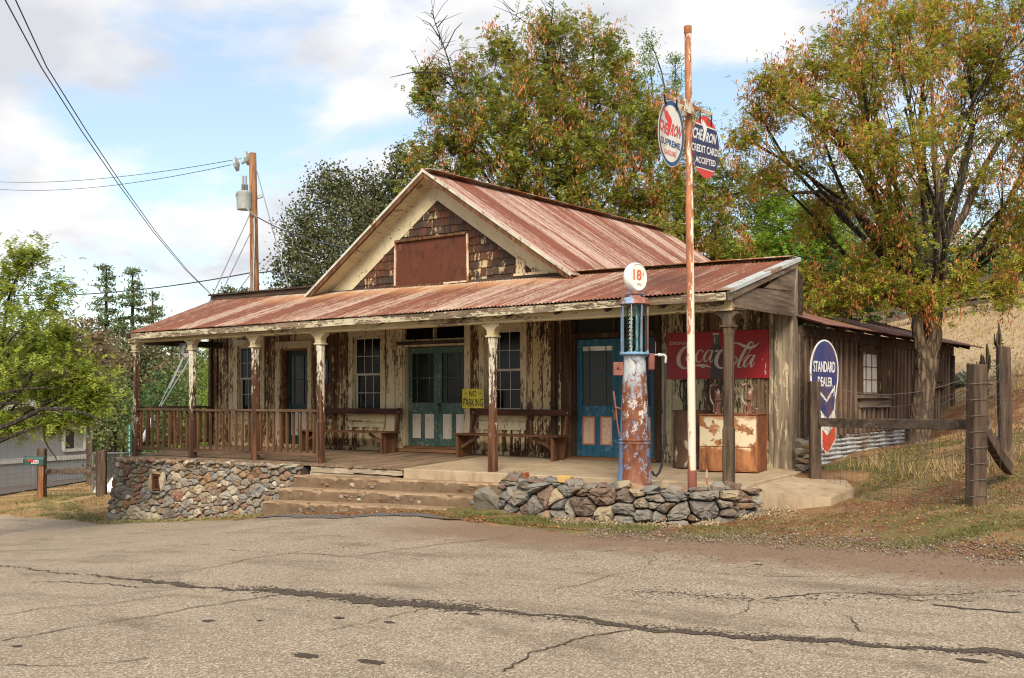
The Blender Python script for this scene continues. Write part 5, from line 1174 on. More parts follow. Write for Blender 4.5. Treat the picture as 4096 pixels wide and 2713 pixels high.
M_TEAL = m_plain('inner_pipe', (.20, .33, .36), .4, .3); M_TAG = m_plain('gauge_tags', (.40, .50, .50), .5)
def loc(r, f, z): v = Rw*r+Fw*f; return (v.x, v.y, z)  # along the picture's right and depth directions
mb = MB(); mb.tube([loc(.035, .0, 1.88), loc(.035, 0, 2.48)], .022, 12); mb.box(loc(.035, 0, 0)[0]-.035, loc(.035, 0, 0)[0]+.035, -.03, .05, 2.48, 2.545); pp(mb, 'standpipe', M_TEAL, smooth=True)
mb = MB(); mb.tube([loc(-.055, -.02, 1.88), loc(-.055, -.02, 2.52)], .006, 6)
for k in range(11):
    z = 1.915+k*.056; c = Vector(loc(-.058, -.03, z)); mb.beam(c-Rw*.022, c+Rw*.022, .012, .026); mb.beam(c-Rw*.034-Vector((0, 0, .018)), c+Rw*.034-Vector((0, 0, .018)), .008, .008)
pp(mb, 'gallon_markers', M_TAG)
mb = MB(); mb.beam(loc(.09, .03, 1.88), loc(.09, .03, 2.54), .018, .03)
for k in range(28): z = 1.9+k*.023; mb.beam(Vector(loc(.088, .01, z)), Vector(loc(.112, .01, z)), .008, .009)
pp(mb, 'gauge_scale', M_DGALV)
# globe
gn = Vector((sin(radians(90)), -cos(radians(90)), 0)); gn = Vector((.985, -.17, 0)).normalized(); ge = gn.cross(Vector((0, 0, 1)))*-1
ge = Vector((0, 0, 1)).cross(gn).normalized()        # runs left to right for a reader in front of the face
m = Mt('milk_glass', .12, .6); m.color((.78, .77, .72)); M_MILK = m.m
gc = Vector((0, 0, 2.945)); Rg = .208
prof = [(.0, -.085), (.06, -.084), (.12, -.082), (.165, -.07), (.192, -.045), (.205, -.01), (.207, .02), (.203, .05), (.196, .068), (.188, .075), (.184, .074), (.178, .067), (.10, .066), (.0, .066)]
vs = []; fs = []; n_ = 48
for r, t in prof:
    for k in range(n_): a = 2*pi*k/n_; vs.append(gc+ge*(r*cos(a))+Vector((0, 0, r*sin(a)))+gn*t)
for i in range(len(prof)-1):
    for k in range(n_): fs.append((i*n_+k, i*n_+(k+1) % n_, (i+1)*n_+(k+1) % n_, (i+1)*n_+k))
mb = MB(); mb.add(vs, fs); glb = pp(mb, 'globe', M_MILK, smooth=True)
M_ORG = m_rust('orange_red_figures', (.60, .10, .02), (.7, .45, .35), (.65, .3, .2), .25, 14, 1, .5)
gq = lambda e, z: gc+ge*e+Vector((0, 0, z))+gn*.067
mb = MB(); put_text(mb, '18', gq(-.115, .105), gq(.075, .105), gq(-.115, -.048), gn, .0015, .035); put_text(mb, '\u00a2', gq(.092, .075), gq(.132, .075), gq(.092, .015), gn, .0015, .01); put_text(mb, 'GAL.', gq(-.025, -.085), gq(.085, -.085), gq(-.025, -.12), gn, .0015, .025); o = mb.build('lettering', M_ORG); o.parent = glb
mb = MB(); mb.tube([Vector((0, 0, 2.72))-Rw*.135, Vector((0, 0, 2.72))-Rw*.10], .006, 6); mb.tube([Vector((0, 0, 2.72))+Rw*.105, Vector((0, 0, 2.72))+Rw*.14], .006, 6); mb.lathe((0, 0, 0), [(.075, 2.735), (.095, 2.742), (.095, 2.75), (.06, 2.752)], 24); pp(mb, 'globe_collar', M_BLUEM)
# hose side
M_RBOX = m_rust('red_brown_painted_iron', (.20, .075, .06), (.13, .05, .03), (.22, .09, .05), .4, 8)
u = lambda px, py, f=0: Vector(loc((px-469)*K*1.0, f, (1270-py)*K))
mb = MB(); mb.tube([u(512, 573), u(545, 568), u(600, 565), u(625, 566)], .012, 10); mb.lathe(u(612, 566)-Vector((0, 0, .02)), [(.012, 0), (.022, .005), (.022, .035), (.012, .04)], 10); mb.tube([u(596, 566), u(612, 566)], .024, 8); mb.tube([u(618, 565), u(632, 567), u(639, 578), u(639, 592)], [.017, .018, .018, .016], 12); mb.tube([u(637, 588), u(637, 610)], [.019, .015], 10); pp(mb, 'outlet_pipe', M_GALV, smooth=True)
mb = MB(); mb.lathe(u(560, 650), [(.0, 0), (.028, .002), (.045, .01), (.050, .02), (.052, .21), (.050, .22), (.042, .225), (.04, .24), (.0, .242)], 20); mb.tube([u(583, 560), u(583, 495)], .006, 6); pp(mb, 'sediment_bowl', M_RBOX, smooth=True)
mb = MB(); hp = [(637, 610), (637, 700), (634, 850), (631, 1000), (624, 1100), (615, 1170), (602, 1205), (586, 1221), (572, 1214), (560, 1190)]
P_h = []
for a, b in zip(hp, hp[1:]):
    for k in range(4): t = k/4; P_h.append(u(a[0]+(b[0]-a[0])*t, a[1]+(b[1]-a[1])*t))
mb.tube(P_h, .0175, 10); m = Mt('black_rubber_hose', .7, .3); m.color((.018, .019, .022)); w_ = m.math('SINE', m.math('MULTIPLY', m.sep()[2], 260)); m.bump(w_, .004, .5); pp(mb, 'hose', m.m, smooth=True)
# left arrow plate and pump lever
mb = MB(); mb.beam(u(353, 642, -.0), u(407, 642, -.0), .12, .19, (0, 0, 1), .001); pl_ = pp(mb, 'arrow_box', M_RBOX, bevel=.006)
mb = MB(); n_ = -Fw
f_ = lambda x, y: u(x, y, -.0605)
for a, b, w2 in (((370, 641), (395, 645), 1.4), ((370, 641), (384, 632), 1.4), ((370, 641), (383, 651), 1.4)):
    dx, dy = b[0]-a[0], b[1]-a[1]; L_ = math.hypot(dx, dy); nx, ny = -dy/L_*w2, dx/L_*w2; pxpoly(mb, [(a[0]+nx, a[1]+ny), (b[0]+nx, b[1]+ny), (b[0]-nx, b[1]-ny), (a[0]-nx, a[1]-ny)], f_, n_, .001+.0002*w2)
o = mb.build('arrow', M_BLACK); o.parent = pl_
mb = MB(); mb.tube([u(353, 762, -.05), u(358, 800, -.05), u(361, 818, -.05)], [.013, .016, .011], 8); mb.tube([u(361, 818, -.05), u(367, 860, -.05), u(373, 930, -.05), u(386, 1012, -.05)], .010, 8); mb.tube([u(358, 812, -.03), u(384, 1005, -.03)], .008, 6); mb.tube([u(362, 852, -.06), u(372, 852, -.06), u(386, 858, -.03), u(400, 858, 0)], .016, 8); pp(mb, 'pump_lever', M_RBOX, smooth=True)

# ------------------------------------------------------------------ sign pole
pb = ony(2769, 1946, -.62); pt = ony(2751, 106, -.62)
M_POLE = m_rust('white_paint_on_rusty_pipe', (.66, .58, .48), (.30, .11, .045), (.42, .17, .06), .52, 4.5, .35, .6)
m = Mt('pole_paint', .6, .35); s = m.sep(); n = m.noise(m.co((13, 13, 3.5)), 1, 9, .72, .2); n2 = m.noise(m.co((1, 1, .7), loc=(0, 0, 4)), 1, 3, .5)
side = m.math('MULTIPLY', m.math('ADD', m.math('MULTIPLY', s[0], RV[0]), m.math('MULTIPLY', s[1], RV[1])), 1.6)
k = m.math('ADD', m.math('ADD', m.math('MULTIPLY', n, .8), m.math('MULTIPLY', n2, .25)), side)
k = m.math('ADD', k, m.math('MULTIPLY', m.ramp(m.math('MULTIPLY', s[2], .15), [(.03, 0), (.05, .12), (.28, .10), (.42, 0)]), .9))
rc = m.mix(m.ramp(m.noise(m.co((9, 9, 4)), 1, 7, .7), [(.35, 0), (.65, 1)]), (.22, .075, .03), (.42, .17, .07))
m.color(m.mix(m.ramp(k, [(.495, 0), (.51, 1)]), rc, m.mix(m.ramp(n, [(.5, .35), (.7, 0)]), (.68, .61, .52), (.55, .33, .2)))); m.bump(k, .006, .6); M_POLE = m.m
pole = empty('sign_pole', pb, 0, 'tall rusty white painted steel pole with crossbar carrying two oval signs', 'sign pole')
hp_ = pt.z-pb.z; tilt = (pt.x-pb.x)/hp_
def pol(mb, name, mat, **k): o = mb.build(name, mat, None, **k); o.parent = pole; return o
pz = lambda z: Vector((tilt*z, 0, z))
mb = MB(); mb.tube([pz(z) for z in (0.0, .3, 1.2, 2.4, 3.9)]+[pz(3.92), pz(5), pz(hp_-.1)], [.054, .054, .054, .053, .052, .046, .045, .045], 18); pol(mb, 'pole', M_POLE, smooth=True)
mb = MB(); mb.tube([pz(-.15), pz(.2), pz(.22)], [.062, .062, .055], 18); pol(mb, 'base_sleeve', m_plain('rust_red_primer', (.20, .065, .04), .8), smooth=True)
mb = MB(); mb.tube([pz(hp_-.1), pz(hp_-.085), pz(hp_), pz(hp_+.005)], [.050, .053, .053, .03], 18); pol(mb, 'pole_cap', M_RUSTF, smooth=True)
AB = radians(40); ub = (Fw*cos(AB)+Rw*sin(AB)).normalized(); nb = ub.cross(Vector((0, 0, 1))).normalized()   # crossbar direction, and the side facing the road
if nb.dot(Fw) > 0: nb = -nb
p0b = pb+pz((1600-418)/FP*14.2-(pb.z-CAM[2])+0)+nb*.09
S8 = lambda x, y: (2500+x/3.136, 320+y/3.136)
fb = lambda x, y: onp(*S8(x, y), p0b, nb)
mb = MB(); a, b = fb(470, 178), fb(1095, 437); L0 = pb
la = a-pb-nb*.0; lb = b-pb
mb.beam(la, lb, .012, .05, (0, 0, 1), .001, 6); mb.beam(la-nb*.012, lb-nb*.012, .03, .008, (0, 0, 1), .001, 6); pol(mb, 'crossbar', M_RUSTF)
mb = MB(); c = fb(805, 340)-pb; mb.beam(c-ub*.12, c+ub*.12, .02, .17); c2 = c-nb*.155; mb.beam(c2-ub*.12, c2+ub*.12, .02, .17)
for s1 in (-.095, .095):
    for z1 in (-.06, .06): mb.tube([c+ub*s1+Vector((0, 0, z1))+nb*.03, c2+ub*s1+Vector((0, 0, z1))-nb*.03], .009, 6)
mb.tube([pz(c.z-.09), pz(c.z+.09)], .062, 16); pol(mb, 'clamp', m_rust('cream_clamp', (.52, .48, .40), (.25, .12, .06), (.3, .15, .08), .4, 9))
M_SWHT = m_enamel('sign_white_enamel', (.58, .57, .51), .24); M_SBLU = m_enamel('sign_blue_enamel', (.012, .065, .17), .24); M_SRED = m_enamel('sign_red_enamel', (.55, .035, .03), .25); M_SNAVY = m_enamel('sign_navy_enamel', (.015, .028, .085), .22); M_SWH2 = m_enamel('white_letters', (.66, .66, .63), .22)
def oval(cx, cy, rx_, ry_, tx=0, n=48): return [(cx+rx_*cos(2*pi*k/n), cy+ry_*sin(2*pi*k/n)+tx*cos(2*pi*k/n)) for k in range(n)]
ns_ = nb
def solid(mb, pts, fn, n, th_=.004): P = [fn(*p) for p in pts]; mb.prism(P, -Vector(n)*th_)
# left oval: supreme
o1 = oval(581, 672, 165, 421, 38); mb = MB(); solid(mb, o1, fb, nb); cs = mb.build('hanging_oval_sign', M_SWHT); tag(cs, 'white oval gasoline sign with blue border hanging left of the rusty pole', 'sign'); cs['group'] = 'oval signs on the pole'
mb = MB(); o2 = oval(581, 672, 160, 413, 37); o3 = oval(576, 674, 139, 358, 32)
vs = [fb(*p)+nb*.0012 for p in o2]+[fb(*p)+nb*.0012 for p in o3]; mb.add(vs, [(i, (i+1) % 48, 48+(i+1) % 48, 48+i) for i in range(48)]); mb.build('border', M_SBLU).parent = cs
V1 = [(483, 318), (500, 352), (512, 400), (522, 372), (512, 345), (530, 385), (548, 430), (568, 462), (584, 500), (586, 535), (573, 590), (560, 650), (541, 706), (526, 690), (530, 640), (536, 575), (530, 520), (508, 480), (492, 405)]
mb = MB(); paint_poly(mb, V1, fb, nb, .0045)
put_text(mb, 'CHE', fb(438, 470), fb(530, 543), fb(430, 612), nb, .003, .022, .06); put_text(mb, 'RON', fb(588, 545), fb(712, 595), fb(560, 690), nb, .003, .022, .06)
put_text(mb, 'GASOLINE', fb(490, 856), fb(634, 912), fb(494, 922), nb, .003, .012); mb.build('red_lettering', M_SRED).parent = cs
mb = MB(); put_text(mb, 'CHE', fb(440, 473), fb(533, 547), fb(432, 616), nb, .0018, .03, .06); put_text(mb, 'RON', fb(590, 548), fb(715, 599), fb(562, 694), nb, .0018, .03, .06)
put_text(mb, 'SUPREME', fb(445, 700), fb(692, 803), fb(445, 786), nb, .003, .028); mb.build('blue_lettering', M_SBLU).parent = cs
for a, b in (((478, 185), (500, 300)), ((634, 250), (640, 375))): mb = MB(); mb.beam(fb(*a)+nb*.02, fb(*b)+nb*.012, .02, .014, tuple(nb)); mb.beam(fb(*b)+nb*.014, fb(b[0]+2, b[1]-25)+nb*.014, .03, .02, tuple(nb)); mb.build('hanger', M_IRON).parent = cs
# right oval: credit cards
R0 = (1010, 845)
o1 = oval(1010, 843, 172, 389, 48); mb = MB(); solid(mb, o1, fb, nb); cr_ = mb.build('hanging_oval_sign', M_SRED); tag(cr_, 'red and navy oval credit card sign hanging right of the rusty pole', 'sign', 'oval signs on the pole')
def band(y0l, y0r, y1l, y1r, rx_=172, ry_=389):
    """part of the oval between two slanting chords"""
    dense = oval(1010, 843, rx_-1, ry_-1, 48, 160); f0 = lambda x: y0l+(y0r-y0l)*(x-840)/340; f1 = lambda x: y1l+(y1r-y1l)*(x-840)/340
    return clip(clip(dense, (y0r-y0l)/340, -1, (y0r-y0l)/340*840-y0l), -(y1r-y1l)/340, 1, y1l-(y1r-y1l)/340*840)
mb = MB(); pxpoly(mb, band(512, 640, 1078, 1178), fb, nb, .001); mb.build('white_stripe', M_SWH2).parent = cr_
mb = MB(); pxpoly(mb, band(527, 655, 1066, 1164), fb, nb, .0018); mb.build('navy_band', M_SNAVY).parent = cr_
V2 = [(935, 472), (948, 520), (962, 560), (975, 600), (986, 640), (976, 700), (966, 768), (985, 774), (1003, 730), (1014, 670), (1025, 610), (1015, 568), (993, 530), (968, 494), (975, 540), (958, 500)]
mb = MB(); paint_poly(mb, V2, fb, nb, .0045); put_text(mb, 'CHE', fb(855, 585), fb(972, 622), fb(843, 722), nb, .003, .025, .05); put_text(mb, 'RON', fb(1022, 655), fb(1144, 692), fb(1008, 778), nb, .003, .025, .05)
put_text(mb, 'CREDIT CARDS', fb(832, 780), fb(1180, 880), fb(832, 878), nb, .003, .022); put_text(mb, 'ACCEPTED', fb(882, 948), fb(1134, 1015), fb(880, 1028), nb, .003, .022); mb.build('lettering', M_SWH2).parent = cr_
for a, b in (((930, 385), (935, 515)), ((1070, 440), (1077, 580))): mb = MB(); mb.beam(fb(*a)+nb*.015, fb(*b)+nb*.012, .012, .012, tuple(nb)); mb.build('hanger', M_IRON).parent = cr_
# short rusty pipe stub and ring by the pole
a = ony(2827, 1942, -.55); mb = MB(); mb.tube([(0, 0, -.1), (0, 0, .22)], .014, 8); o = mb.build('pipe_stub', M_RUSTF); o.location = a; tag(o, 'short rusty pipe stub sticking up right of the sign pole foot', 'pipe')

# ------------------------------------------------------------------ oil dispensers
def hand_pump(mb, x, y, z, h=.42, tone=0):
    mb.lathe((x, y, z), [(.055, 0), (.055, .02), (.045, .03), (.045, .09), (.05, .1), (.03, .11)], 12)
    mb.tube([(x, y, z+.1), (x, y, z+.2)], .026, 10); mb.lathe((x, y, z+.2), [(.03, 0), (.062, .01), (.062, .03), (.03, .04)], 12); mb.lathe((x, y, z+.23), [(.045, 0), (.045, .06), (.02, .16), (.018, h-.3)], 10)
    mb.tube([(x-.06, y-.02, z+.02), (x-.055, y-.03, z+.12), (x-.11, y-.04, z+.24), (x-.12, y-.04, z+.36), (x-.10, y-.03, z+h-.03)], .014, 8)
    mb.lathe((x-.10, y-.03, z+h-.05), [(.0, 0), (.03, .01), (.03, .04), (.0, .05)], 8); mb.tube([(x-.10, y-.03, z+h-.02), (x, y, z+h-.01)], .014, 8); mb.tube([(x+.085, y, z+.03), (x+.09, y, z+.26)], .006, 6); mb.tube([(x+.05, y, z+.24), (x+.10, y, z+.26)], .01, 6); mb.tube([(x+.05, y, z+.06), (x+.13, y-.02, z+.07)], .01, 6)
M_TANKD = m_rust('dark_brown_tank_paint', (.45, .37, .25), (.055, .028, .018), (.10, .05, .028), .66, 3.2, .7, .6)
M_TANKO = m_rust('cream_paint_over_orange_rust', (.55, .47, .33), (.26, .085, .028), (.40, .16, .05), .535, 2.2, 1, .6)
m = Mt('cabinet_front_paint', .6, .35); s = m.sep(); n = m.noise(m.co((4, 4, 4)), 1, 9, .68); n2 = m.noise(m.co((9, 9, 2.5)), 1, 7, .65)
hz = m.ramp(m.math('ADD', s[2], m.math('MULTIPLY', m.math('SUBTRACT', n, .5), .5)), [(.34, 0), (.40, 1), (.80, 1), (.86, .2)])
rr_ = m.mix(m.ramp(n2, [(.35, 0), (.62, 1)]), (.12, .038, .018), (.36, .15, .052)); m.color(m.mix(m.math('MULTIPLY', hz, m.ramp(n, [(.46, 0), (.49, .95)])), rr_, (.58, .49, .33))); m.bump(n, .004, .5); M_TANKO = m.m
M_TANKR = m_rust('orange_rust', (.30, .12, .045), (.13, .042, .02), (.24, .085, .032), .55, 2.6, .35, .65)
M_PIRON = m_rust('rusty_hand_pump', (.42, .30, .24), (.13, .055, .035), (.2, .09, .055), .6, 12)
t_ = empty('oil_tank', (-1.44, 1.93, .09), 0, 'round dark brown oil tank with a hand pump on its lid', 'oil tank')
mb = MB(); mb.lathe((0, 0, 0), [(.325, -.02), (.332, 0), (.328, .03), (.322, .04), (.322, .40), (.326, .41), (.322, .42), (.322, .86), (.33, .875), (.33, .89)], 36); mb.build('tank_body', M_TANKD, smooth=True).parent = t_
mb = MB(); mb.lathe((0, 0, 0), [(.332, .891), (.335, .90), (.32, .908), (.1, .912)], 36); mb.build('lid', M_TANKD, smooth=True).parent = t_
mb = MB(); hand_pump(mb, -.08, -.05, .90, .50); mb.tube([(.13, -.05, .9), (.15, -.1, 1.0), (.19, -.12, 1.05)], .012, 6); mb.build('hand_pump', M_IRON, smooth=True).parent = t_
def oilbox(x, y, rz, wd, dp, h, label, dz=0):
    t = empty('oil_dispenser', (x, y, .075), rz, label, 'oil dispenser', 'boxy oil dispensers by the wall')
    mb = MB(); w2 = wd/2; c_ = .0; v = [(-w2, -dp/2), (w2, -dp/2), (w2, dp/2), (-w2, dp/2)]
    mb.m = 1; mb.prism([(x_, y_, -.01) for x_, y_ in v], (0, 0, h)); mb.m = 0
    mb.box(-w2+.012, w2-.012, -dp/2-.006, -dp/2-.0006, .01, .36); mb.box(-w2+.012, w2-.012, -dp/2-.010, -dp/2-.0006, .375, h-.03)
    mb.build('cabinet', [M_TANKO, M_TANKR], bevel=.004).parent = t
    mb = MB(); mb.box(-w2-.012, w2+.012, -dp/2-.015, dp/2+.012, h-.008, h+.012); mb.build('lid', M_TANKR, bevel=.004).parent = t
    mb = MB(); hand_pump(mb, .02, 0, h+.012, .46); mb.build('hand_pump', M_PIRON, smooth=True).parent = t
    return t
oilbox(-.90, 1.62, .12, .40, .50, .86, 'left cream and orange rust oil dispenser with hand pump, beside the round tank')
oilbox(-.42, 1.72, .12, .44, .62, .87, 'right orange rust oil dispenser with hand pump, nearest the end wall')

# ------------------------------------------------------------------ board and batten shed
ann = empty('shed', (.07, 2.62, .1), -radians(2.6), 'low dark unpainted board and batten shed with rusty iron roof behind the porch', 'shed'); bpy.context.view_layer.update()
AM = Matrix.Translation((.07, 2.62, 0))@Matrix.Rotation(-radians(2.6), 4, 'Z'); AI = AM.inverted()
an = (AM.to_3x3()@Vector((1, 0, 0)))
C4 = lambda x, y: (2900+x/1.2542, 950+y/1.2542)
def al(x, y, off=0.0):                                # pixel on the shed's side wall -> shed coordinates
    return AI@onp(*C4(x, y), Vector((.07, 2.62, 0))+an*off, an)
def ap(mb, name, mat, par=None, **k): o = mb.build(name, mat, None, **k); o.parent = par or ann; o.matrix_parent_inverse = Matrix.Translation((0, 0, -.1)) if not par else Matrix.Identity(4); return o
M_SHEDW = m_wood('dark_shed_boards', (.10, .06, .038), (.16, .10, .066), (.032, .02, .014), 2, (.30, .23, .16), .06, .9, 22)
M_SHEDB = m_wood('shed_battens', (.19, .12, .08), (.28, .20, .14), (.055, .032, .02), 2, (.36, .29, .21), .10, .9, 22)
yl = al(1137, 700).y; ZT = 2.34
bz = lambda y: .55+(y/10.5)*.12
w0, w1 = al(668, 838), al(805, 838); p0w, p1w = al(680, 578), al(768, 782)
WIN = (p0w.y-.02, p1w.y+.02, p1w.z-.02, p0w.z+.02)
mb = MB(); mb2 = MB(); y = 0
while y < yl:
    y1 = min(y+rnd.uniform(.20, .27), yl)
    c = (y+y1)/2; inw = WIN[0]-.05 < c < WIN[1]+.05; dx = rnd.uniform(-.006, .004)
    for z0, z1 in ([(bz(c)-.03+rnd.uniform(-.02, .02), WIN[2]), (WIN[3], ZT)] if inw else [(bz(c)-.03+rnd.uniform(-.02, .02), ZT)]): mb.box(-.02+dx, dx, y+.003, y1-.003, z0, z1)
    if not (WIN[0]-.16 < y < WIN[1]+.16): mb2.box(.001+dx, .028+dx, y-.028, y+.028, bz(c)-.01, ZT-.12, .003)
    elif y > WIN[0]-.3: mb2.box(.001+dx, .028+dx, y-.028, y+.028, bz(c)-.01, WIN[2]-.26, .003)
    y = y1
ap(mb, 'wall', M_SHEDW); ap(mb2, 'battens', M_SHEDB)
mb = MB(); mb.box(-4, -.022, .02, yl-.01, .1, 2.30); mb.box(-.03, .045, -.02, .09, .0, ZT, .003); mb.box(-4, -.02, yl-.009, yl+.02, .6, 2.4); ap(mb, 'body', M_DARKB)
mb = MB(); mb.box(.005, .05, .0, yl, ZT-.16, ZT+.02, .003); mb.box(.02, .07, yl-.1, yl+.03, bz(yl), ZT-.17, .003); ap(mb, 'eave_board', M_DARKB)
mb = MB()
for k in range(11): yy = .15+k*(yl-.2)/10; mb.beam((.40, yy, 2.33), (-1.8, yy, 3.0), .05, .09)
ap(mb, 'rafters', M_CASBR)
E0, E1 = al(345, 412, .44), al(1240, 547, .44)
o = corrugated('shed_roof', M_ROOFA, (.44, -.12, 2.36), (.44, yl+1.0, 2.37), (-1.9, -.12, 3.08), (-1.9, yl+.1, 3.02), 160, 6, .010, parent=ann, jit=1); o.matrix_parent_inverse = Matrix.Translation((0, 0, -.1))
mb = MB(); bars_y = lambda *a: None
def frame_y(mb, y0, y1, z0, z1, x0, x1, fr, cols, rows, br=.014):
    mb.box(x0, x1, y0, y0+fr, z0, z1); mb.box(x0, x1, y1-fr, y1, z0, z1); mb.box(x0, x1, y0+fr, y1-fr, z0, z0+fr); mb.box(x0, x1, y0+fr, y1-fr, z1-fr, z1)
    for i in range(1, cols): c = y0+fr+(y1-y0-2*fr)*i/cols; mb.box(x0+.004, x1-.004, c-br, c+br, z0+fr, z1-fr)
    for i in range(1, rows): c = z0+fr+(z1-z0-2*fr)*i/rows; mb.box(x0+.006, x1-.006, y0+fr, y1-fr, c-br*.7, c+br*.7)
mb.box(.002, .058, WIN[0]-.2, WIN[1]+.6, WIN[3]+.001, WIN[3]+.06, .002); mb.box(.002, .06, WIN[0]-.13, WIN[0], WIN[2]-.02, ZT-.02, .003); mb.box(.002, .06, WIN[1], WIN[1]+.55, WIN[2]-.02, ZT-.02, .003); wn_ = ap(mb, 'window', M_CASBR)
mb = MB(); frame_y(mb, WIN[0], WIN[1], WIN[2], WIN[3], -.03, .0, .035, 3, 3, .012); ap(mb, 'sash', M_REDSASH, wn_)
mb = MB(); mb.box(-.02, -.015, WIN[0]+.01, WIN[1]-.01, WIN[2]+.01, WIN[3]-.01); ap(mb, 'pane', M_PANEW, wn_)
mb = MB(); mb.box(.0, .12, WIN[0]-.18, WIN[1]+.60, WIN[2]-.075, WIN[2]-.021, .003); mb.box(.001, .07, WIN[0]-.1, WIN[1]+.5, WIN[2]-.24, WIN[2]-.08, .003); ap(mb, 'sill', M_GREYX, wn_)
mb = MB(); ya, yb_ = al(1043, 700).y, al(1075, 700).y; mb.box(.001, .06, ya-.5, yb_+.1, 1.55, 2.05, .003); mb.box(.001, .10, ya-.6, yb_+.2, 1.42, 1.5, .003); ap(mb, 'far_window_frame', M_CASBR)
# galvanised skirt, corrugations running along the wall
vs = []; fs = []; ny_ = 60; nz_ = 70
for i in range(ny_+1):
    yy = .05+(al(905, 1000).y-.05)*i/ny_
    for k in range(nz_+1): z = -.25+(bz(yy)+.25)*k/nz_; vs.append((-.012+.012*sin(2*pi*z/.075)+.004*sin(yy*7+z*9), yy, z))
for i in range(ny_):
    for k in range(nz_): a = i*(nz_+1)+k; fs.append((a, a+nz_+1, a+nz_+2, a+1))
mb = MB(); mb.add(vs, fs); ap(mb, 'metal_skirt', m_rust('galvanised_skirt', (.38, .39, .39), (.22, .15, .10), (.27, .22, .17), .42, 2.4, 1, .5), smooth=True)

# dealer sign leaning in front of the shed
uS = Vector((sin(radians(20)), cos(radians(20)), 0)); nS = uS.cross(Vector((0, 0, 1))).normalized()
if nS.dot(Fw) > 0: nS = -nS
pS = ond(3300, 1600, 15.95)
fs_ = lambda x, y: onp(*C4(x, y), pS, nS)
el = [(500-71*cos(a), 664+151*-sin(a)+(-71*cos(a))*0) for a in [pi*k/24 for k in range(25)]]
sil = []
for k in range(25): a = pi-pi*k/24; sil.append((499+71*cos(a), 668-155*sin(a)))
sil += [(568, 720), (556, 810), (552, 880), (558, 948), (560, 1008), (514, 1090), (486, 1058), (484, 960), (484, 890), (470, 850), (444, 790), (430, 720)]
M_SW3 = m_enamel('dealer_white_enamel', (.60, .60, .57), .3); M_SN3 = m_enamel('dealer_navy_enamel', (.025, .035, .12), .31); M_SR3 = m_enamel('dealer_red_enamel', (.50, .05, .03), .25)
mb = MB(); mb.prism([fs_(*p) for p in sil], -nS*.012); ds = mb.build('dealer_sign', M_SW3); tag(ds, 'tall navy, white and red arrow shaped dealer sign leaning against the dark shed', 'sign')
mb = MB(); ins = [(499+65*cos(pi-pi*k/24), 668-148*sin(pi-pi*k/24)) for k in range(25)]+[(562, 720), (551, 800), (548, 858), (516, 912), (488, 880), (470, 845), (449, 785), (436, 720)]; paint_poly(mb, ins, fs_, nS, .001); mb.build('navy_field', M_SN3).parent = ds
mb = MB(); paint_poly(mb, [(488, 962), (512, 994), (553, 936), (556, 1006), (514, 1082), (489, 1052)], fs_, nS, .001); mb.build('red_tip', M_SR3).parent = ds
mb = MB(); put_text(mb, 'STANDARD', fs_(443, 618), fs_(552, 624), fs_(444, 674), nS, .002, .02); put_text(mb, 'DEALER', fs_(465, 698), fs_(538, 703), fs_(466, 745), nS, .002, .02)
paint_poly(mb, [(470, 762), (509, 812), (552, 738), (547, 800), (544, 792), (547, 765), (510, 828), (476, 786)], fs_, nS, .002); mb.build('lettering', M_SW3).parent = ds

# ------------------------------------------------------------------ fence at the right
M_TIE = m_wood('dark_fence_timber', (.085, .055, .038), (.13, .09, .062), (.035, .022, .016), 2, (.26, .19, .13), .06, .9, 16)
M_TIEX = m_wood('fence_rail_wood', (.10, .07, .05), (.17, .12, .09), (.04, .03, .022), 0, None, 0, .9, 16)
M_WIRE = m_plain('fence_wire', (.16, .14, .13), .6, .5)
def fpost(name, base, h, wd, dp, lean, label, group, mat=None):
    mb = MB(); n_ = 10
    vs = []; fs = []
    for i in range(n_+1):
        z = -.25+(h+.25)*i/n_
        for a, b in ((-1, -1), (1, -1), (1, 1), (-1, 1)): vs.append((a*wd/2+lean*z+rnd.uniform(-.006, .006), b*dp/2+rnd.uniform(-.006, .006), z+(rnd.uniform(-.015, .015) if i == n_ else 0)))
    for i in range(n_):
        for k in range(4): fs.append((4*i+k, 4*i+(k+1) % 4, 4*i+4+(k+1) % 4, 4*i+4+k))
    fs += [(3, 2, 1, 0), tuple(4*n_+k for k in range(4))]; mb.add(vs, fs); o = mb.build(name, mat or M_TIE, bevel=.01); o.location = base; o.rotation_euler = (0, 0, TH+rnd.uniform(-.2, .2)); return tag(o, label, 'fence post', group)
pA = ond(*C4(452, 1185), 15.5); pB = ond(*C4(1258, 1345), 12.4); pC = ond(*C4(1408, 1125), 14.5)
FG = 'timber posts of the right fence'
fA = fpost('fence_post', (pA.x, pA.y, G(pA.x, pA.y)-.0), 1.44, .155, .15, -.01, 'grey timber fence post in front of the navy dealer sign', FG)
fB = fpost('fence_post', (pB.x, pB.y, G(pB.x, pB.y)-.0), 1.68, .175, .17, .012, 'thick square timber fence post nearest the road on the right', FG)
fC = fpost('fence_post', (pC.x, pC.y, G(pC.x, pC.y)-.0), 1.58, .16, .15, -.02, 'timber fence post behind the thick one, on the rising bank', FG)
ra = ond(*C4(478, 928), 15.4); rb = ond(*C4(1330, 938), 12.3); mb = MB(); mb.beam(ra, rb, .05, .13, (0, 0, 1), .006, 14, -.01); o = mb.build('fence_rail', M_TIEX, bevel=.006); tag(o, 'long grey horizontal rail between the two near timber fence posts', 'fence rail')
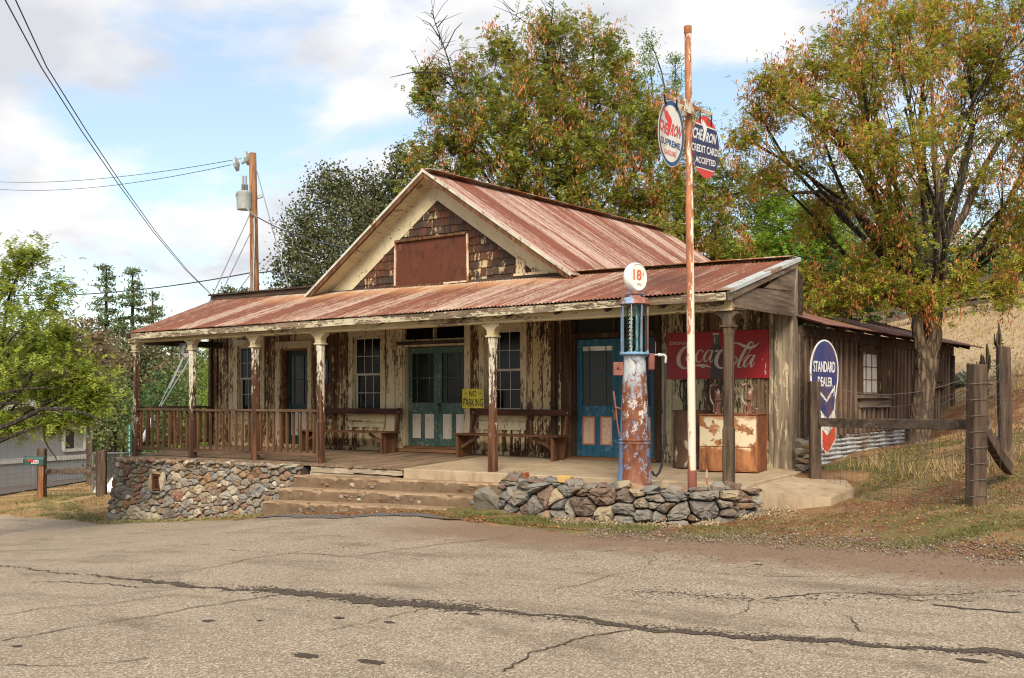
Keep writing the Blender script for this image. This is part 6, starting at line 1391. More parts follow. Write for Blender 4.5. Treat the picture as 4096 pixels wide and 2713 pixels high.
ra = ond(*C4(1300, 965), 12.5); rb = ond(*C4(1425, 1160), 13.6); mb = MB(); mb.beam(ra, rb, .10, .17, (0, 0, 1), .008, 5, -.03); o = mb.build('fence_brace', M_TIE, bevel=.01); tag(o, 'short diagonal timber brace between the two right fence posts', 'fence brace')
def wmesh(name, P0, P1, h0, h1, nx, nz, sag, label, r=.0022, cat='wire fence', drop=0):
    """woven field wire between two posts; P at ground"""
    P0, P1 = Vector(P0), Vector(P1); mb = MB(); mw = MB()
    def at(u_, v_): p = P0.lerp(P1, u_); g_ = G(p.x, p.y) if drop == 0 else p.z; z = g_+.08+(h0+(h1-h0)*u_)*v_-sag*sin(pi*u_)*(.4+.6*v_)+.012*sin(u_*23+v_*9); return Vector((p.x+.012*sin(u_*31+v_*5), p.y+.012*sin(u_*17+v_*13), z))
    zs_ = [(k/nz)**1.0 for k in range(nz+1)]
    for v_ in zs_: mb.tube([at(k/24, v_) for k in range(25)], r, 3, False)
    for i in range(nx+1): mb.tube([at(i/nx+.004*sin(i*7+k), v_) for k, v_ in enumerate(zs_)], r*.9, 3, False)
    return tag(mb.build(name, M_WIRE), label, cat)
g3 = lambda p: (p.x, p.y, G(p.x, p.y))
wmesh('wire_fence', g3(pA), g3(pB), 1.30, 1.35, 26, 7, .14, 'sagging woven wire strung between the dealer sign post and the thick post', .0028)
wmesh('wire_fence', g3(pB), g3(pC), 1.38, 1.40, 12, 8, .05, 'crumpled woven wire between the thick post and the post behind it', .0026)
pD = (pC.x+3.4, pC.y+.9); wmesh('wire_fence', g3(pC), (pD[0], pD[1], 0), 1.3, 1.2, 22, 6, .08, 'woven wire running right from the rear fence post up the bank', .0024)
pE = (pB.x+3.0, pB.y-1.2); wmesh('wire_fence', g3(pB), (pE[0], pE[1], 0), 1.2, 1.1, 20, 5, .06, 'woven wire running right from the thick post towards the road', .0026)
mb = MB()
for (a, b, s_) in ((ond(*C4(478, 800), 15.4), ond(*C4(1222, 762), 12.3), .18), (ond(*C4(470, 745), 15.4), ond(*C4(1378, 640), 14.4), .25), (ond(*C4(480, 1150), 15.3), ond(*C4(1222, 765), 12.3), .03), (ond(*C4(700, 1010), 14.4), ond(*C4(1222, 768), 12.3), .02)):
    mb.tube([a.lerp(b, k/20)-Vector((0, 0, s_*sin(pi*k/20))) for k in range(21)], .004, 4, False)
for i in range(8):                                     # turns of wire round the thick post
    z = G(pB.x, pB.y)+.12+i*.19; c = Vector((pB.x, pB.y, z)); mb.tube([c+Rw*(a_*.105)+Fw*(b_*.102)+Vector((0, 0, .01*a_)) for a_, b_ in ((-1, -1), (1, -1), (1, 1), (-1, 1), (-1, -1))], .004, 4, False)
tag(mb.build('barbed_wire', M_WIRE), 'loose single strands of wire wrapped round and strung between the right fence posts', 'wire')

# far board fence on the hill
def far_fence(pts, label, h=1.3):
    f = empty('board_fence', pts[0], 0, label, 'board fence'); prev = None
    for i, p in enumerate(pts):
        x, y = p[0], p[1]; z = G(x, y); mb = MB(); mb.box(x-.07, x+.07, y-.07, y+.07, z-.2, z+h+.1, .005); o = mb.build('post', M_GREYX); o.parent = f; o.matrix_parent_inverse = Matrix.Translation(-Vector(f.location))
        if prev:
            for k in range(3): mb = MB(); mb.beam((prev[0], prev[1]-.08, prev[2]+.35+k*.42), (x, y-.08, z+.35+k*.42), .04, .17, (0, 0, 1), .01, 3); o = mb.build('rail', M_GREYX); o.parent = f; o.matrix_parent_inverse = Matrix.Translation(-Vector(f.location))
        prev = (x, y, z)
    return f
fp_ = []
for sx, sy, D in ((3300, 1262, 44), (3420, 1256, 43), (3540, 1256, 42), (3660, 1256, 41), (3780, 1252, 40), (3900, 1235, 39), (4010, 1212, 38), (4120, 1190, 37)): q = ond(sx, sy, D); fp_.append((q.x, q.y, 0))
far_fence(fp_, 'grey three board fence along the top of the dry grass hill')

# ------------------------------------------------------------------ utility pole with transformer
PP = lambda x, y: (x*1.7305, y*1.7305)
C7 = lambda x, y: (850+x/2.6133, 600+y/2.6133)
UD = 37.0; ub_ = ond(1031, 1800, UD); ut = ond(*C7(420, 34), UD); gz_ = G(ub_.x, ub_.y)
up = empty('utility_pole', (ub_.x, ub_.y, gz_), 0, 'brown wooden utility pole with grey transformer behind the left end of the store', 'utility pole')
def upp(mb, name, mat, par=None, **k): o = mb.build(name, mat, None, **k); o.parent = par or up; o.matrix_parent_inverse = Matrix.Translation(-Vector(up.location)) if not par else Matrix.Identity(4); return o
M_UPOLE = m_wood('brown_pole_wood', (.32, .15, .07), (.42, .22, .11), (.12, .06, .035), 2, None, 0, .8, 9)
mb = MB(); mb.tube([Vector((ub_.x, ub_.y, gz_-.5)).lerp(ut, k/8) for k in range(9)], [.20-.075*k/8 for k in range(9)], 16); upp(mb, 'pole', M_UPOLE, smooth=True)
u7 = lambda x, y, d=0: ond(*C7(x, y), UD+d)
M_TRF = m_plain('transformer_grey', (.36, .39, .38), .5)
c0, c1 = u7(332, 625, -.1), u7(326, 440, -.1); mb = MB(); r_ = .185*1.5
mb.lathe((c0.x, c0.y, c0.z), [(r_*.92, 0), (r_*.95, .05), (r_*.97, c1.z-c0.z-.12), (r_*1.03, c1.z-c0.z-.08), (r_*1.03, c1.z-c0.z-.02), (r_*.6, c1.z-c0.z+.04)], 24); tf = upp(mb, 'transformer', M_TRF, smooth=True)
for px in (322, 352):
    mb = MB(); a, b = u7(px, 432, -.1), u7(px-4, 360, -.1); n_ = 12
    mb.lathe(a, [((.085 if i % 2 else .045), (b.z-a.z)*i/n_) for i in range(n_+1)], 10); mb.tube([b, u7(px-3, 272, -.1)], .04, 8); upp(mb, 'bushing', M_DGALV, tf)
mb = MB(); mb.beam(u7(378, 488), u7(404, 490), .12, .14); mb.beam(u7(382, 568), u7(410, 570), .12, .12); mb.tube([u7(262, 455, -.3), u7(244, 460, -.3), u7(246, 485, -.3), u7(285, 540, -.3), u7(345, 590, -.3), u7(395, 650, -.3), u7(470, 705, -.2)], .03, 6); mb.tube([u7(435, 710, -.2), u7(440, 950, -.2), u7(430, 1220, -.2), u7(428, 1500, -.2)], .03, 6); mb.beam(u7(466, 480, .1), u7(474, 510, .1), .12, .35); upp(mb, 'hardware', M_DGALV)
mb = MB(); mb.tube([u7(440, 68), u7(395, 85), u7(300, 138)], .06, 6); mb.beam(u7(440, 68), u7(375, 78), .1, .1)
for px, py in ((360, 85), (246, 147)):
    c = u7(px, py); d = (u7(px-20, py+4)-c).normalized(); mb.tube([c-d*.12, c-d*.04, c+d*.04, c+d*.1], [.05, .26, .26, .05], 12)
upp(mb, 'insulator_bracket', M_TRF)
def wire(pts, r, label, sag=0.0, name='power_line', n=24, group='overhead lines'):
    mb = MB(); a, b = Vector(pts[0]), Vector(pts[-1])
    if len(pts) == 2: P = [a.lerp(b, k/n)-Vector((0, 0, 4*sag*(k/n)*(1-k/n))) for k in range(n+1)]
    else:
        P = []
        for p, q in zip(pts, pts[1:]): P += [Vector(p).lerp(Vector(q), k/6) for k in range(6)]
        P.append(Vector(pts[-1]))
    mb.tube(P, r, 5); m_ = mb.build(name, M_BLKW); return tag(m_, label, 'cable', group)
M_BLKW = m_plain('black_cable', (.03, .032, .036), .5)
# service drops from above the road to the left end of the store
e0 = ony(*PP(497, 690), WY-.05)
for k, (tx, ty, tx2) in enumerate(((2, -4, 0), (28, -4, 8))):
    s0 = ond(*PP(tx, ty-30), 9.0)
    # pass through the photographed curve: points at growing distance
    pts = [ond(*PP(*p), d) for p, d in ([((tx-6, -30), 9), ((95+tx2*1.6, 155), 10.6), ((190+tx2*1.4, 305), 13.0), ((275+tx2, 428), 15.6), ((355+tx2*.7, 537), 18.6), ((430+tx2*.4, 625), 21.6)])]+[e0]
    wire(pts, .0065, ('left one' if k == 0 else 'right one')+' of two long black cables sloping from the top left to the store', name='service_cable', group=None)
far1 = ond(*PP(-60, 417), 60); far2 = ond(*PP(-60, 432), 60)
wire([u7(300, 90), far1], .012, 'upper thin line running left from the insulators on the pole top', .4); wire([u7(195, 155), far2], .012, 'lower thin line running left from the insulators on the pole top', .5)
wire([u7(420, 1280), ond(*PP(-40, 680), 48)], .022, 'dark telephone cable running left from low on the pole across the pines', .35)
wire([u7(475, 705), ond(*PP(812, 574), 26)], .02, 'black cable running right from the pole to the store roof edge', .15)
wire([u7(490, 1285), ond(*C7(590, 1272), UD-1), ond(*PP(730, 642), 27)], .02, 'low black cable running right from the pole to behind the roof')
GW = 'pale guy wires of the pole'
for (a, b, d1, lb) in (((395, 665), (0, 1520), 30, 'upper left guy wire slanting down left from the pole'), ((405, 850), (75, 1530), 30, 'lower left guy wire slanting down left from the pole'), ((455, 190), (715, 1150), 34, 'thin guy wire slanting down right in front of the oak'), ((415, 1275), (270, 1470), 33, 'short low guy wire slanting left from the pole')):
    p, q = u7(*a), ond(*C7(*b), d1); mb = MB(); mb.tube([p, q+(q-p).normalized()*6], .018, 4); tag(mb.build('guy_wire', M_DGALV), lb, 'guy wire', GW)
# guys seen below the porch roof with their yellow and white guard
p, q = ond(*C1_(520, 440), 30) if 0 else ond(400+520/1.568, 1150+440/1.568, 28), ond(400+262/1.568, 1150+962/1.568, 22.5)
mb = MB(); mb.tube([ond(400+570/1.568, 1150+440/1.568, 28), ond(400+385/1.568, 1150+745/1.568, 25.5)], .014, 4); mb.tube([ond(400+520/1.568, 1150+440/1.568, 28), ond(400+372/1.568, 1150+745/1.568, 25.5)], .011, 4); mb.tube([ond(400+560/1.568, 1150+460/1.568, 28), ond(400+330/1.568, 1150+830/1.568, 24.5)], .011, 4)
gw = mb.build('guy_wire', M_DGALV); tag(gw, 'three pale guy wires seen behind the left porch posts, one with a white guard', 'guy wire', GW)
mb = MB(); a, b = ond(400+330/1.568, 1150+825/1.568, 24.6), ond(400+265/1.568, 1150+960/1.568, 23.6); mb.tube([a, b+(b-a)*.9], .05, 8); mb.build('wire_guard', m_plain('white_plastic', (.6, .64, .66), .5)).parent = gw

# ------------------------------------------------------------------ neighbour's house, mailbox and left fence
HD = 44.0; HC6 = lambda x, y: (x/1.493, 1500+y/1.493)
hr = ond(*HC6(545, 560), HD); hl = ond(*HC6(-200, 640), HD-6); hdir = (Vector((hl.x, hl.y, 0))-Vector((hr.x, hr.y, 0))).normalized(); hn = Vector((-hdir.y, hdir.x, 0))
if hn.dot(Vector((CAM[0]-hr.x, CAM[1]-hr.y, 0))) < 0: hn = -hn
house = empty('neighbour_house', (hr.x, hr.y, G(hr.x, hr.y)), 0, 'pale grey single storey house behind the leafy tree at the left', 'house')
fh = lambda x, y, off=0.0: onp(*HC6(x, y), Vector((hr.x, hr.y, 0))+hn*off, hn)
def hp(mb, name, mat, par=None, **k): o = mb.build(name, mat, None, **k); o.parent = par or house; o.matrix_parent_inverse = Matrix.Translation(-Vector(house.location)) if not par else Matrix.Identity(4); return o
m = Mt('grey_panel_siding', .7, .3); s = m.sep(); q = m.math('ADD', m.math('MULTIPLY', s[0], hdir.x*2.5), m.math('MULTIPLY', s[1], hdir.y*2.5)); fr = m.math('FRACT', q); m.color(m.mix(m.ramp(fr, [(.0, 1), (.06, 0)]), m.mix(m.noise(m.co((.8,)*3), 1, 4, .6), (.24, .25, .245), (.28, .285, .275)), (.14, .145, .14))); M_SID = m.m
M_HTR = m_plain('white_house_trim', (.55, .55, .50), .6); M_HRF = m_plain('light_composition_roof', (.42, .41, .38), .9)
tr = fh(545, 290); pk = fh(160, 175); tl_ = fh(-600, 330); zb = -3.4
mb = MB(); pts = [Vector((tr.x, tr.y, zb)), tr, pk, tl_, Vector((tl_.x, tl_.y, zb))]; mb.prism(pts, -hn*9); hp(mb, 'wall', M_SID)
mb = MB(); a, b, c = fh(612, 283, .6), fh(165, 160, .6), fh(-640, 318, .6)
up_ = Vector((0, 0, .12))
for p, q in ((a, b), (b, c)): mb.add([p, q, q+up_, p+up_, p-hn*10, q-hn*10, q-hn*10+up_, p-hn*10+up_], [(0, 1, 2, 3), (7, 6, 5, 4), (0, 4, 5, 1), (3, 2, 6, 7), (0, 3, 7, 4), (1, 5, 6, 2)])
hp(mb, 'roof', M_HRF)
mb = MB()
for p, q in ((a, b), (b, c)): mb.beam(p+hn*.02+Vector((0, 0, -.02)), q+hn*.02+Vector((0, 0, -.02)), .05, .24)
hp(mb, 'fascia', M_HTR)
mb = MB(); mb.beam(fh(525, 486, .03), fh(-600, 560, .03), .06, .18); mb.beam(fh(540, 290, .04), fh(540, 600, .04), .06, .16, tuple(hn)); hp(mb, 'belt_trim', M_HTR)
mb = MB(); x0, x1, y0, y1 = 380, 503, 320, 452
for (ax, ay, bx, by) in ((x0, y0, x1, y0-2), (x0, y1, x1, y1-8), (x0, y0, x0, y1), (x1, y0-2, x1, y1-8)): mb.beam(fh(ax, ay, .06), fh(bx, by, .06), .07, .13, tuple(hn) if ax == bx else (0, 0, 1))
wv = hp(mb, 'window', M_HTR)
mb = MB(); mb.add([fh(x0, y0, .02), fh(442, y0-1, .02), fh(442, y1-4, .02), fh(x0, y1, .02)], [(0, 1, 2, 3)]); hp(mb, 'pane', M_PANEG, wv)
mb = MB(); mb.add([fh(442, y0-1, .02), fh(x1, y0-2, .02), fh(x1, y1-8, .02), fh(442, y1-4, .02)], [(0, 1, 2, 3)]); hp(mb, 'curtained_pane', m_plain('curtain', (.40, .40, .36), .7), wv)
mb = MB(); mb.tube([fh(585, 295, .5), fh(575, 312, .45), fh(552, 325, .1), fh(545, 340, .08), fh(545, 600, .08)], .06, 8); hp(mb, 'downpipe', M_HTR)
# mailbox on its post
mbp = gp(236/1.493, 1500+745/1.493); Dm = (mbp-CV).dot(Fw)
fm_ = lambda x, y, d=0: ond(*HC6(x, y), Dm+d)
mx_ = empty('mailbox', mbp, 0, 'dark green mailbox with red flag on a reddish timber post', 'mailbox')
def mp(mb, name, mat, **k): o = mb.build(name, mat, None, **k); o.parent = mx_; o.matrix_parent_inverse = Matrix.Translation(-Vector(mx_.location)); return o
mb = MB(); mb.beam(fm_(247, 745)-Vector((0, 0, .3)), fm_(249, 535), .155, .15, tuple(Fw), .004, 6); mp(mb, 'post', m_wood('reddish_mailbox_post', (.22, .085, .04), (.30, .14, .07), (.10, .04, .02), 2))
a, b = fm_(152, 0), fm_(268, 0); zb_, zt2 = fm_(0, 539).z, fm_(0, 484).z; ax_ = (Vector((b.x, b.y, 0))-Vector((a.x, a.y, 0))); Lx = ax_.length; ax_.normalize(); dpt = Vector((-ax_.y, ax_.x, 0))
prof = [(-.10, 0), (.10, 0), (.10, (zt2-zb_)*.55)]+[(.10*cos(t), (zt2-zb_)*(.55+.45*sin(t))) for t in [pi*k/10 for k in range(1, 10)]]+[(-.10, (zt2-zb_)*.55)]
mb = MB(); base = Vector((a.x, a.y, zb_)); mb.prism([base+dpt*p+Vector((0, 0, q)) for p, q in prof], ax_*Lx); mp(mb, 'box', m_plain('dark_green_enamel', (.018, .06, .045), .45, 0, .5), smooth=False)
mb = MB(); mb.prism([base-ax_*.02+dpt*p*1.06+Vector((0, 0, q*1.04)) for p, q in prof], ax_*.05); mp(mb, 'door', m_plain('dark_green_door', (.015, .05, .04), .45, 0, .5))
fl = lambda x, y, d: Vector((0, 0, 0))+fm_(x, y)+(-dpt if dpt.dot(Fw) > 0 else dpt)*d
mb = MB(); mb.beam(fl(178, 511, .13), fl(208, 509, .13), .012, .05); mb.beam(fl(207, 505, .13), fl(207, 522, .13), .03, .012, tuple(Fw)); mp(mb, 'flag', m_plain('red_flag', (.55, .02, .02), .5))
mb = MB(); mb.beam(fl(196, 520, .105), fl(240, 518, .105), .006, .085); mp(mb, 'number_plate', M_WSG)
dn = (-dpt if dpt.dot(Fw) > 0 else dpt); mb = MB(); put_text(mb, '11269', fl(199, 513, .11), fl(238, 511, .11), fl(199, 526, .11), dn, .002, .03); mp(mb, 'numerals', M_BLK)
mb = MB()
for px in (190, 236): mb.tube([fm_(px+3, 541, -.1), fm_(px+8, 610, -.1)], .006, 4)
mp(mb, 'strap', M_DGALV)
# left fence posts, rail, woven wire
LG = 'timber posts of the left fence'
q = gp(606/1.493, 1500+725/1.493); Dq = (q-CV).dot(Fw); hq = (725-448)/1.493*Dq/FP
fpost('fence_post', q, hq, .24, .2, 0, 'square dark timber fence post close to the left end of the stone wall', LG)
q2 = gp(538/1.493, 1500+652/1.493); D2 = (q2-CV).dot(Fw); fpost('fence_post', q2, (652-375)/1.493*D2/FP, .22, .2, .0, 'taller grey timber fence post beyond the driveway edge, behind the rail', LG)
print('DBG', Dm, Dq); q3 = ond(250/1.493, 1500+690/1.493, max(Dm+1.0, Dq+.2)); q3.z = G(q3.x, q3.y); fpost('fence_post', q3, CAM[2]-(1500+437/1.493-YH)*max(Dm+1.0, Dq+.2)/FP-q3.z, .22, .2, 0, 'grey timber fence post directly behind the mailbox', LG)
a, b = ond(262/1.493, 1500+578/1.493, max(Dm+.9, Dq+.2)), ond(590/1.493, 1500+568/1.493, Dq+.05); mb = MB(); mb.beam(a, b, .10, .15, (0, 0, 1), .008, 8); tag(mb.build('fence_rail', M_TIEX, bevel=.008), 'thick horizontal timber rail behind the mailbox', 'fence rail')
q4 = ond(-120/1.493, 1500+700/1.493, Dq+4); wmesh('wire_fence', (q3.x, q3.y, 0), (q.x, q.y, 0), 1.15, 1.2, 22, 8, .05, 'woven wire below the left timber rail', .004)
wmesh('wire_fence', (q4.x, q4.y, 0), (q3.x, q3.y, 0), 1.15, 1.15, 30, 8, .05, 'woven wire running left from behind the mailbox', .004)
# chain link fence behind, near the tarp
c0 = ond(555/1.493, 1500+600/1.493, 33); c1 = ond(900/1.493, 1500+590/1.493, 31); mb = MB(); zt3 = lambda p, D_: CAM[2]-(1500+468/1.493-YH)*D_/FP
za, zb2 = zt3(c0, 33), zt3(c1, 31); lo = -1.75; n_ = 46
for i in range(-14, n_):
    for s_ in (1, -1):
        x0_, x1_ = (i, i+14) if s_ == 1 else (i+14, i)
        P = []
        for k in (0, 1):
            t = (x0_, x1_)[k]/n_; z = (lo, (za+zb2)/2)[k]
            P.append((t, z))
        (t0, z0), (t1, z1) = P
        # clip to 0..1
        def cl(t, t0, z0, t1, z1): return z0+(z1-z0)*(t-t0)/(t1-t0)
        if t0 < 0: z0 = cl(0, t0, z0, t1, z1); t0 = 0
        if t0 > 1: z0 = cl(1, t0, z0, t1, z1); t0 = 1
        if t1 < 0: z1 = cl(0, t0, z0, t1, z1); t1 = 0
        if t1 > 1: z1 = cl(1, t0, z0, t1, z1); t1 = 1
        if abs(t1-t0) < .01: continue
        p = c0.lerp(c1, t0); q_ = c0.lerp(c1, t1); mb.tube([(p.x, p.y, z0), (q_.x, q_.y, z1)], .0022, 3, False)
mb.tube([(c0.x, c0.y, za), (c1.x, c1.y, zb2)], .03, 6)
for t in (0, .5, 1): p = c0.lerp(c1, t); mb.tube([(p.x, p.y, -2.2), (p.x, p.y, za)], .035, 6)
tag(mb.build('chain_link_fence', m_plain('dull_galvanised', (.16, .17, .17), .6, .3)), 'grey chain link fence behind the left end of the porch', 'chain link fence')
# white tarp heap
q = ond(655/1.493, 1500+580/1.493, 31.5); vs = []; fs = []; nx_, ny2 = 26, 16
for i in range(nx_+1):
    for j in range(ny2+1):
        u_, v_ = i/nx_*2-1, j/ny2*2-1; r2 = u_*u_+v_*v_; h = max(0, 1-r2)**.6*.30*(1+.35*math.sin(u_*7+v_*3)+.2*math.sin(v_*11+u_*5)); x = q.x+u_*.5*RV[0]-v_*.5*RV[1]; y = q.y+u_*.5*RV[1]+v_*.5*RV[0]; vs.append((x, y, G(x, y)-.02+h))
for i in range(nx_):
    for j in range(ny2): a = i*(ny2+1)+j; fs.append((a, a+ny2+1, a+ny2+2, a+1))
mb = MB(); mb.add(vs, fs); tag(mb.build('tarpaulin', m_plain('white_tarp', (.62, .64, .66), .5), smooth=True), 'crumpled white tarpaulin heap on the ground behind the chain link fence', 'tarpaulin')
# neighbour's driveway
vs = []; fs = []; 
for i, sx in enumerate(range(-60, 530, 20)):
    yn = 1500+(1+0)*(725-(sx*1.493)*.165)/1.493; yf_ = 1500+(680-(sx*1.493)*.12)/1.493
    a, b = gp(sx, yn), gp(sx, yf_); a.z = G(a.x, a.y)+.05; b.z = G(b.x, b.y)+.05; vs += [a, b]
for i in range(len(vs)//2-1): fs.append((2*i, 2*i+2, 2*i+3, 2*i+1))
mb = MB(); mb.add(vs, fs); tag(mb.build('driveway', m_plain('grey_driveway', (.13, .11, .10), .9, 0, .1, .3, 3)), kind='structure')
# pale house on the hill seen through the leaves
q = ond(3960, 1180, 62); hh_ = empty('hill_house', (q.x, q.y, q.z), TH, 'pale blue grey house glimpsed between leaves at the top of the hill', 'house')
mb = MB(); mb.box(-5, 5, -3, 3, -3, 2.4); mb.build('wall', m_plain('pale_blue_siding', (.42, .48, .52), .7)).parent = hh_
mb = MB(); mb.prism([(-5.4, -3.4, 2.3), (5.4, -3.4, 2.3), (5.4, 0, 3.8), (-5.4, 0, 3.8)], (0, 0, .15)); mb.prism([(-5.4, 3.4, 2.3), (-5.4, 0, 3.8), (5.4, 0, 3.8), (5.4, 3.4, 2.3)], (0, 0, .15)); mb.build('roof', M_HRF).parent = hh_
for x in (-2.5, 1.8): mb = MB(); mb.box(x-.7, x+.7, -3.04, -3.005, .3, 1.6); mb.build('window', M_PANE).parent = hh_
# ------------------------------------------------------------------ vegetation
def m_leaf(name, stops, trans=.35, patch=None):
    m = Mt(name, .6, .25); r = m.rpi(); z = m.noise(m.co((.45,)*3), 1, 4, .6)
    k = m.math('ADD', m.math('MULTIPLY', r, .72), m.math('MULTIPLY', z, .28))
    c = m.ramp(k, stops)
    if patch: c = m.mix(m.ramp(m.noise(m.co((.6,)*3, loc=(5, 5, 5)), 1, 4, .6), [(.48, 0), (.62, .8)]), c, patch)
    m.color(c); tr = m.nt.nodes.new('ShaderNodeBsdfTranslucent'); m.l(c, tr.inputs[0]); mx = m.nt.nodes.new('ShaderNodeMixShader'); mx.inputs[0].default_value = trans
    m.l(m.b.outputs[0], mx.inputs[1]); m.l(tr.outputs[0], mx.inputs[2]); m.l(mx.outputs[0], m.nt.nodes['Material Output'].inputs[0]); return m.m
M_LOCUST = m_leaf('locust_leaves', [(.12, (.11, .16, .02)), (.35, (.24, .30, .035)), (.58, (.36, .37, .045)), (.76, (.52, .42, .06)), (.95, (.46, .22, .06))], .5)
M_LOCUSTD = m_leaf('locust_leaves_dark', [(.12, (.085, .13, .022)), (.4, (.18, .24, .035)), (.62, (.29, .32, .045)), (.78, (.44, .37, .06)), (.95, (.40, .20, .055))], .45)
M_LOCG = m_leaf('bright_locust_leaves', [(.1, (.13, .19, .03)), (.4, (.24, .32, .05)), (.7, (.36, .42, .07)), (.88, (.55, .46, .05)), (.97, (.6, .36, .04))], .5)
M_POD = m_leaf('brown_seed_pods', [(.15, (.20, .06, .025)), (.4, (.44, .15, .05)), (.7, (.58, .25, .08)), (.95, (.62, .34, .12))], .35)
M_OAK = m_leaf('oak_leaves', [(.12, (.035, .048, .02)), (.4, (.075, .092, .04)), (.7, (.13, .14, .062)), (.95, (.24, .19, .08))], .25)
M_OAKL = m_leaf('live_oak_leaves', [(.12, (.07, .095, .03)), (.4, (.13, .17, .055)), (.7, (.20, .24, .08)), (.95, (.28, .28, .11))], .3)
M_DKG = m_leaf('dark_broad_leaves', [(.1, (.025, .06, .02)), (.5, (.06, .12, .035)), (.8, (.12, .18, .05)), (.97, (.26, .26, .07))], .3)
M_BRT = m_leaf('bright_green_leaves', [(.1, (.10, .18, .02)), (.5, (.21, .34, .035)), (.85, (.34, .45, .055)), (.97, (.48, .44, .07))], .5)
M_CED = m_leaf('cedar_sprays', [(.1, (.09, .15, .045)), (.5, (.16, .25, .075)), (.9, (.24, .33, .11)), (.98, (.3, .36, .13))], .35)
M_BRN = m_leaf('dry_brown_leaves', [(.1, (.10, .075, .04)), (.5, (.20, .155, .085)), (.9, (.28, .21, .12)), (.98, (.16, .17, .07))], .3)
M_PINE = m_leaf('pine_needles', [(.1, (.07, .095, .045)), (.5, (.12, .16, .065)), (.9, (.19, .22, .10)), (.98, (.26, .23, .12))], .25)
def m_bark(name, c, c2, c3):
    m = Mt(name, .95, .1); v = m.co((13, 13, 2.6)); r = m.vor(v, 1, 'DISTANCE_TO_EDGE'); n = m.noise(m.co((20, 20, 5)), 1, 7, .7, .5); n2 = m.noise(m.co((2, 2, 1)), 1, 3, .5)
    k = m.math('ADD', m.math('MULTIPLY', m.ramp(r, [(.0, 0), (.35, 1)]), .5), m.math('MULTIPLY', n, .6))
    c_ = m.mix(m.ramp(k, [(.3, 0), (.75, 1)]), c3, m.mix(m.ramp(n2, [(.4, 0), (.6, 1)]), c, c2)); m.color(c_); m.bump(k, .03, 1); return m.m
M_BARK = m_bark('furrowed_bark', (.24, .17, .11), (.17, .12, .085), (.055, .04, .03)); M_BARKD = m_bark('dark_bark', (.06, .05, .04), (.085, .07, .055), (.022, .018, .015))
def unit(n): v = nr.normal(size=(n, 3)); return v/np.linalg.norm(v, axis=1)[:, None]
def leaf_quads(cent, ax, nrm_, L_, W_):
    """diamond leaves; cent (n,3), ax long direction, nrm_ plane normal"""
    side = np.cross(nrm_, ax); side /= np.linalg.norm(side, axis=1)[:, None]+1e-9
    L_ = L_[:, None]; W_ = W_[:, None]
    V = np.stack([cent-ax*L_*.5, cent+side*W_*.5, cent+ax*L_*.5, cent-side*W_*.5], 1).reshape(-1, 3)
    F = np.arange(len(V)).reshape(-1, 4); return V, F
def crown(name, mat, parent, blobs, dens, size, spray=0, droop=.3, twr=.34, shell=.5, wl=.45, lift=0):
    """blobs (x,y,z,r or (rx,ry,rz)); leaves sit in clumps at twig ends so light and sky show between them"""
    Vs = []; tips = []
    for b in blobs:
        c = np.array(b[:3]); r = np.array(b[3] if isinstance(b[3], (tuple, list)) else (b[3],)*3, float)
        vol = r.prod(); nt_ = max(8, int(dens*(vol**.70)*26)); d = unit(nt_); rad = nr.random(nt_)**shell
        tp = c+d*r*rad[:, None]; tips.append((c, tp))
        per = 34; n = nt_*per; base = np.repeat(tp, per, 0)+nr.normal(size=(n, 3))*twr*np.array([1, 1, .8])*nr.uniform(.3, 1.0, (nt_, 1)).repeat(per, 0)
        if spray:
            dirs = unit(n); dirs[:, 2] = dirs[:, 2]*.5-droop; dirs /= np.linalg.norm(dirs, axis=1)[:, None]
            up = unit(n)*.5+np.array([0, 0, 1.]); sd_ = np.cross(dirs, up); sd_ /= np.linalg.norm(sd_, axis=1)[:, None]; nn = np.cross(sd_, dirs)
            ln = size*spray*.42
            for i in range(spray):
                for s_ in (-1, 1):
                    t = (i+.5)/spray; cc = base+dirs*(ln*t)+sd_*(s_*size*.42)+nn*nr.normal(size=(n, 1))*size*.12-np.array([0, 0, 1])*(t*t*ln*.35)
                    ax = sd_*s_+dirs*.35; ax /= np.linalg.norm(ax, axis=1)[:, None]
                    keep = nr.random(n) < .93
                    V, F = leaf_quads(cc[keep], ax[keep], (nn+unit(n)*.35)[keep], nr.uniform(.8, 1.2, n)[keep]*size, nr.uniform(.45, .62, n)[keep]*size); Vs.append(V)
        else:
            ax = unit(n); ax[:, 2] -= droop; ax /= np.linalg.norm(ax, axis=1)[:, None]; V, F = leaf_quads(base, ax, unit(n)+np.array([0, 0, .5]), nr.uniform(.7, 1.3, n)*size, nr.uniform(.7, 1.3, n)*size*wl); Vs.append(V)
    V = np.concatenate(Vs); o = np_mesh(name, V-np.array(parent.location), np.arange(len(V)).reshape(-1, 4), mat, parent); return tips, len(V)//4
def limb(mb, a, b, r0, r1, bow=.12, n=6, sides=6):
    a, b = Vector(a), Vector(b); L_ = (b-a).length; o1 = Vector((rnd.uniform(-1, 1), rnd.uniform(-1, 1), rnd.uniform(-.2, 1)))*L_*bow; o2 = Vector((rnd.uniform(-1, 1), rnd.uniform(-1, 1), rnd.uniform(-.5, .5)))*L_*bow*.5
    P = [a.lerp(b, t)+o1*sin(pi*t)+o2*sin(2*pi*t) for t in [k/n for k in range(n+1)]]; mb.tube(P, [r0+(r1-r0)*k/n for k in range(n+1)], sides, False); return P
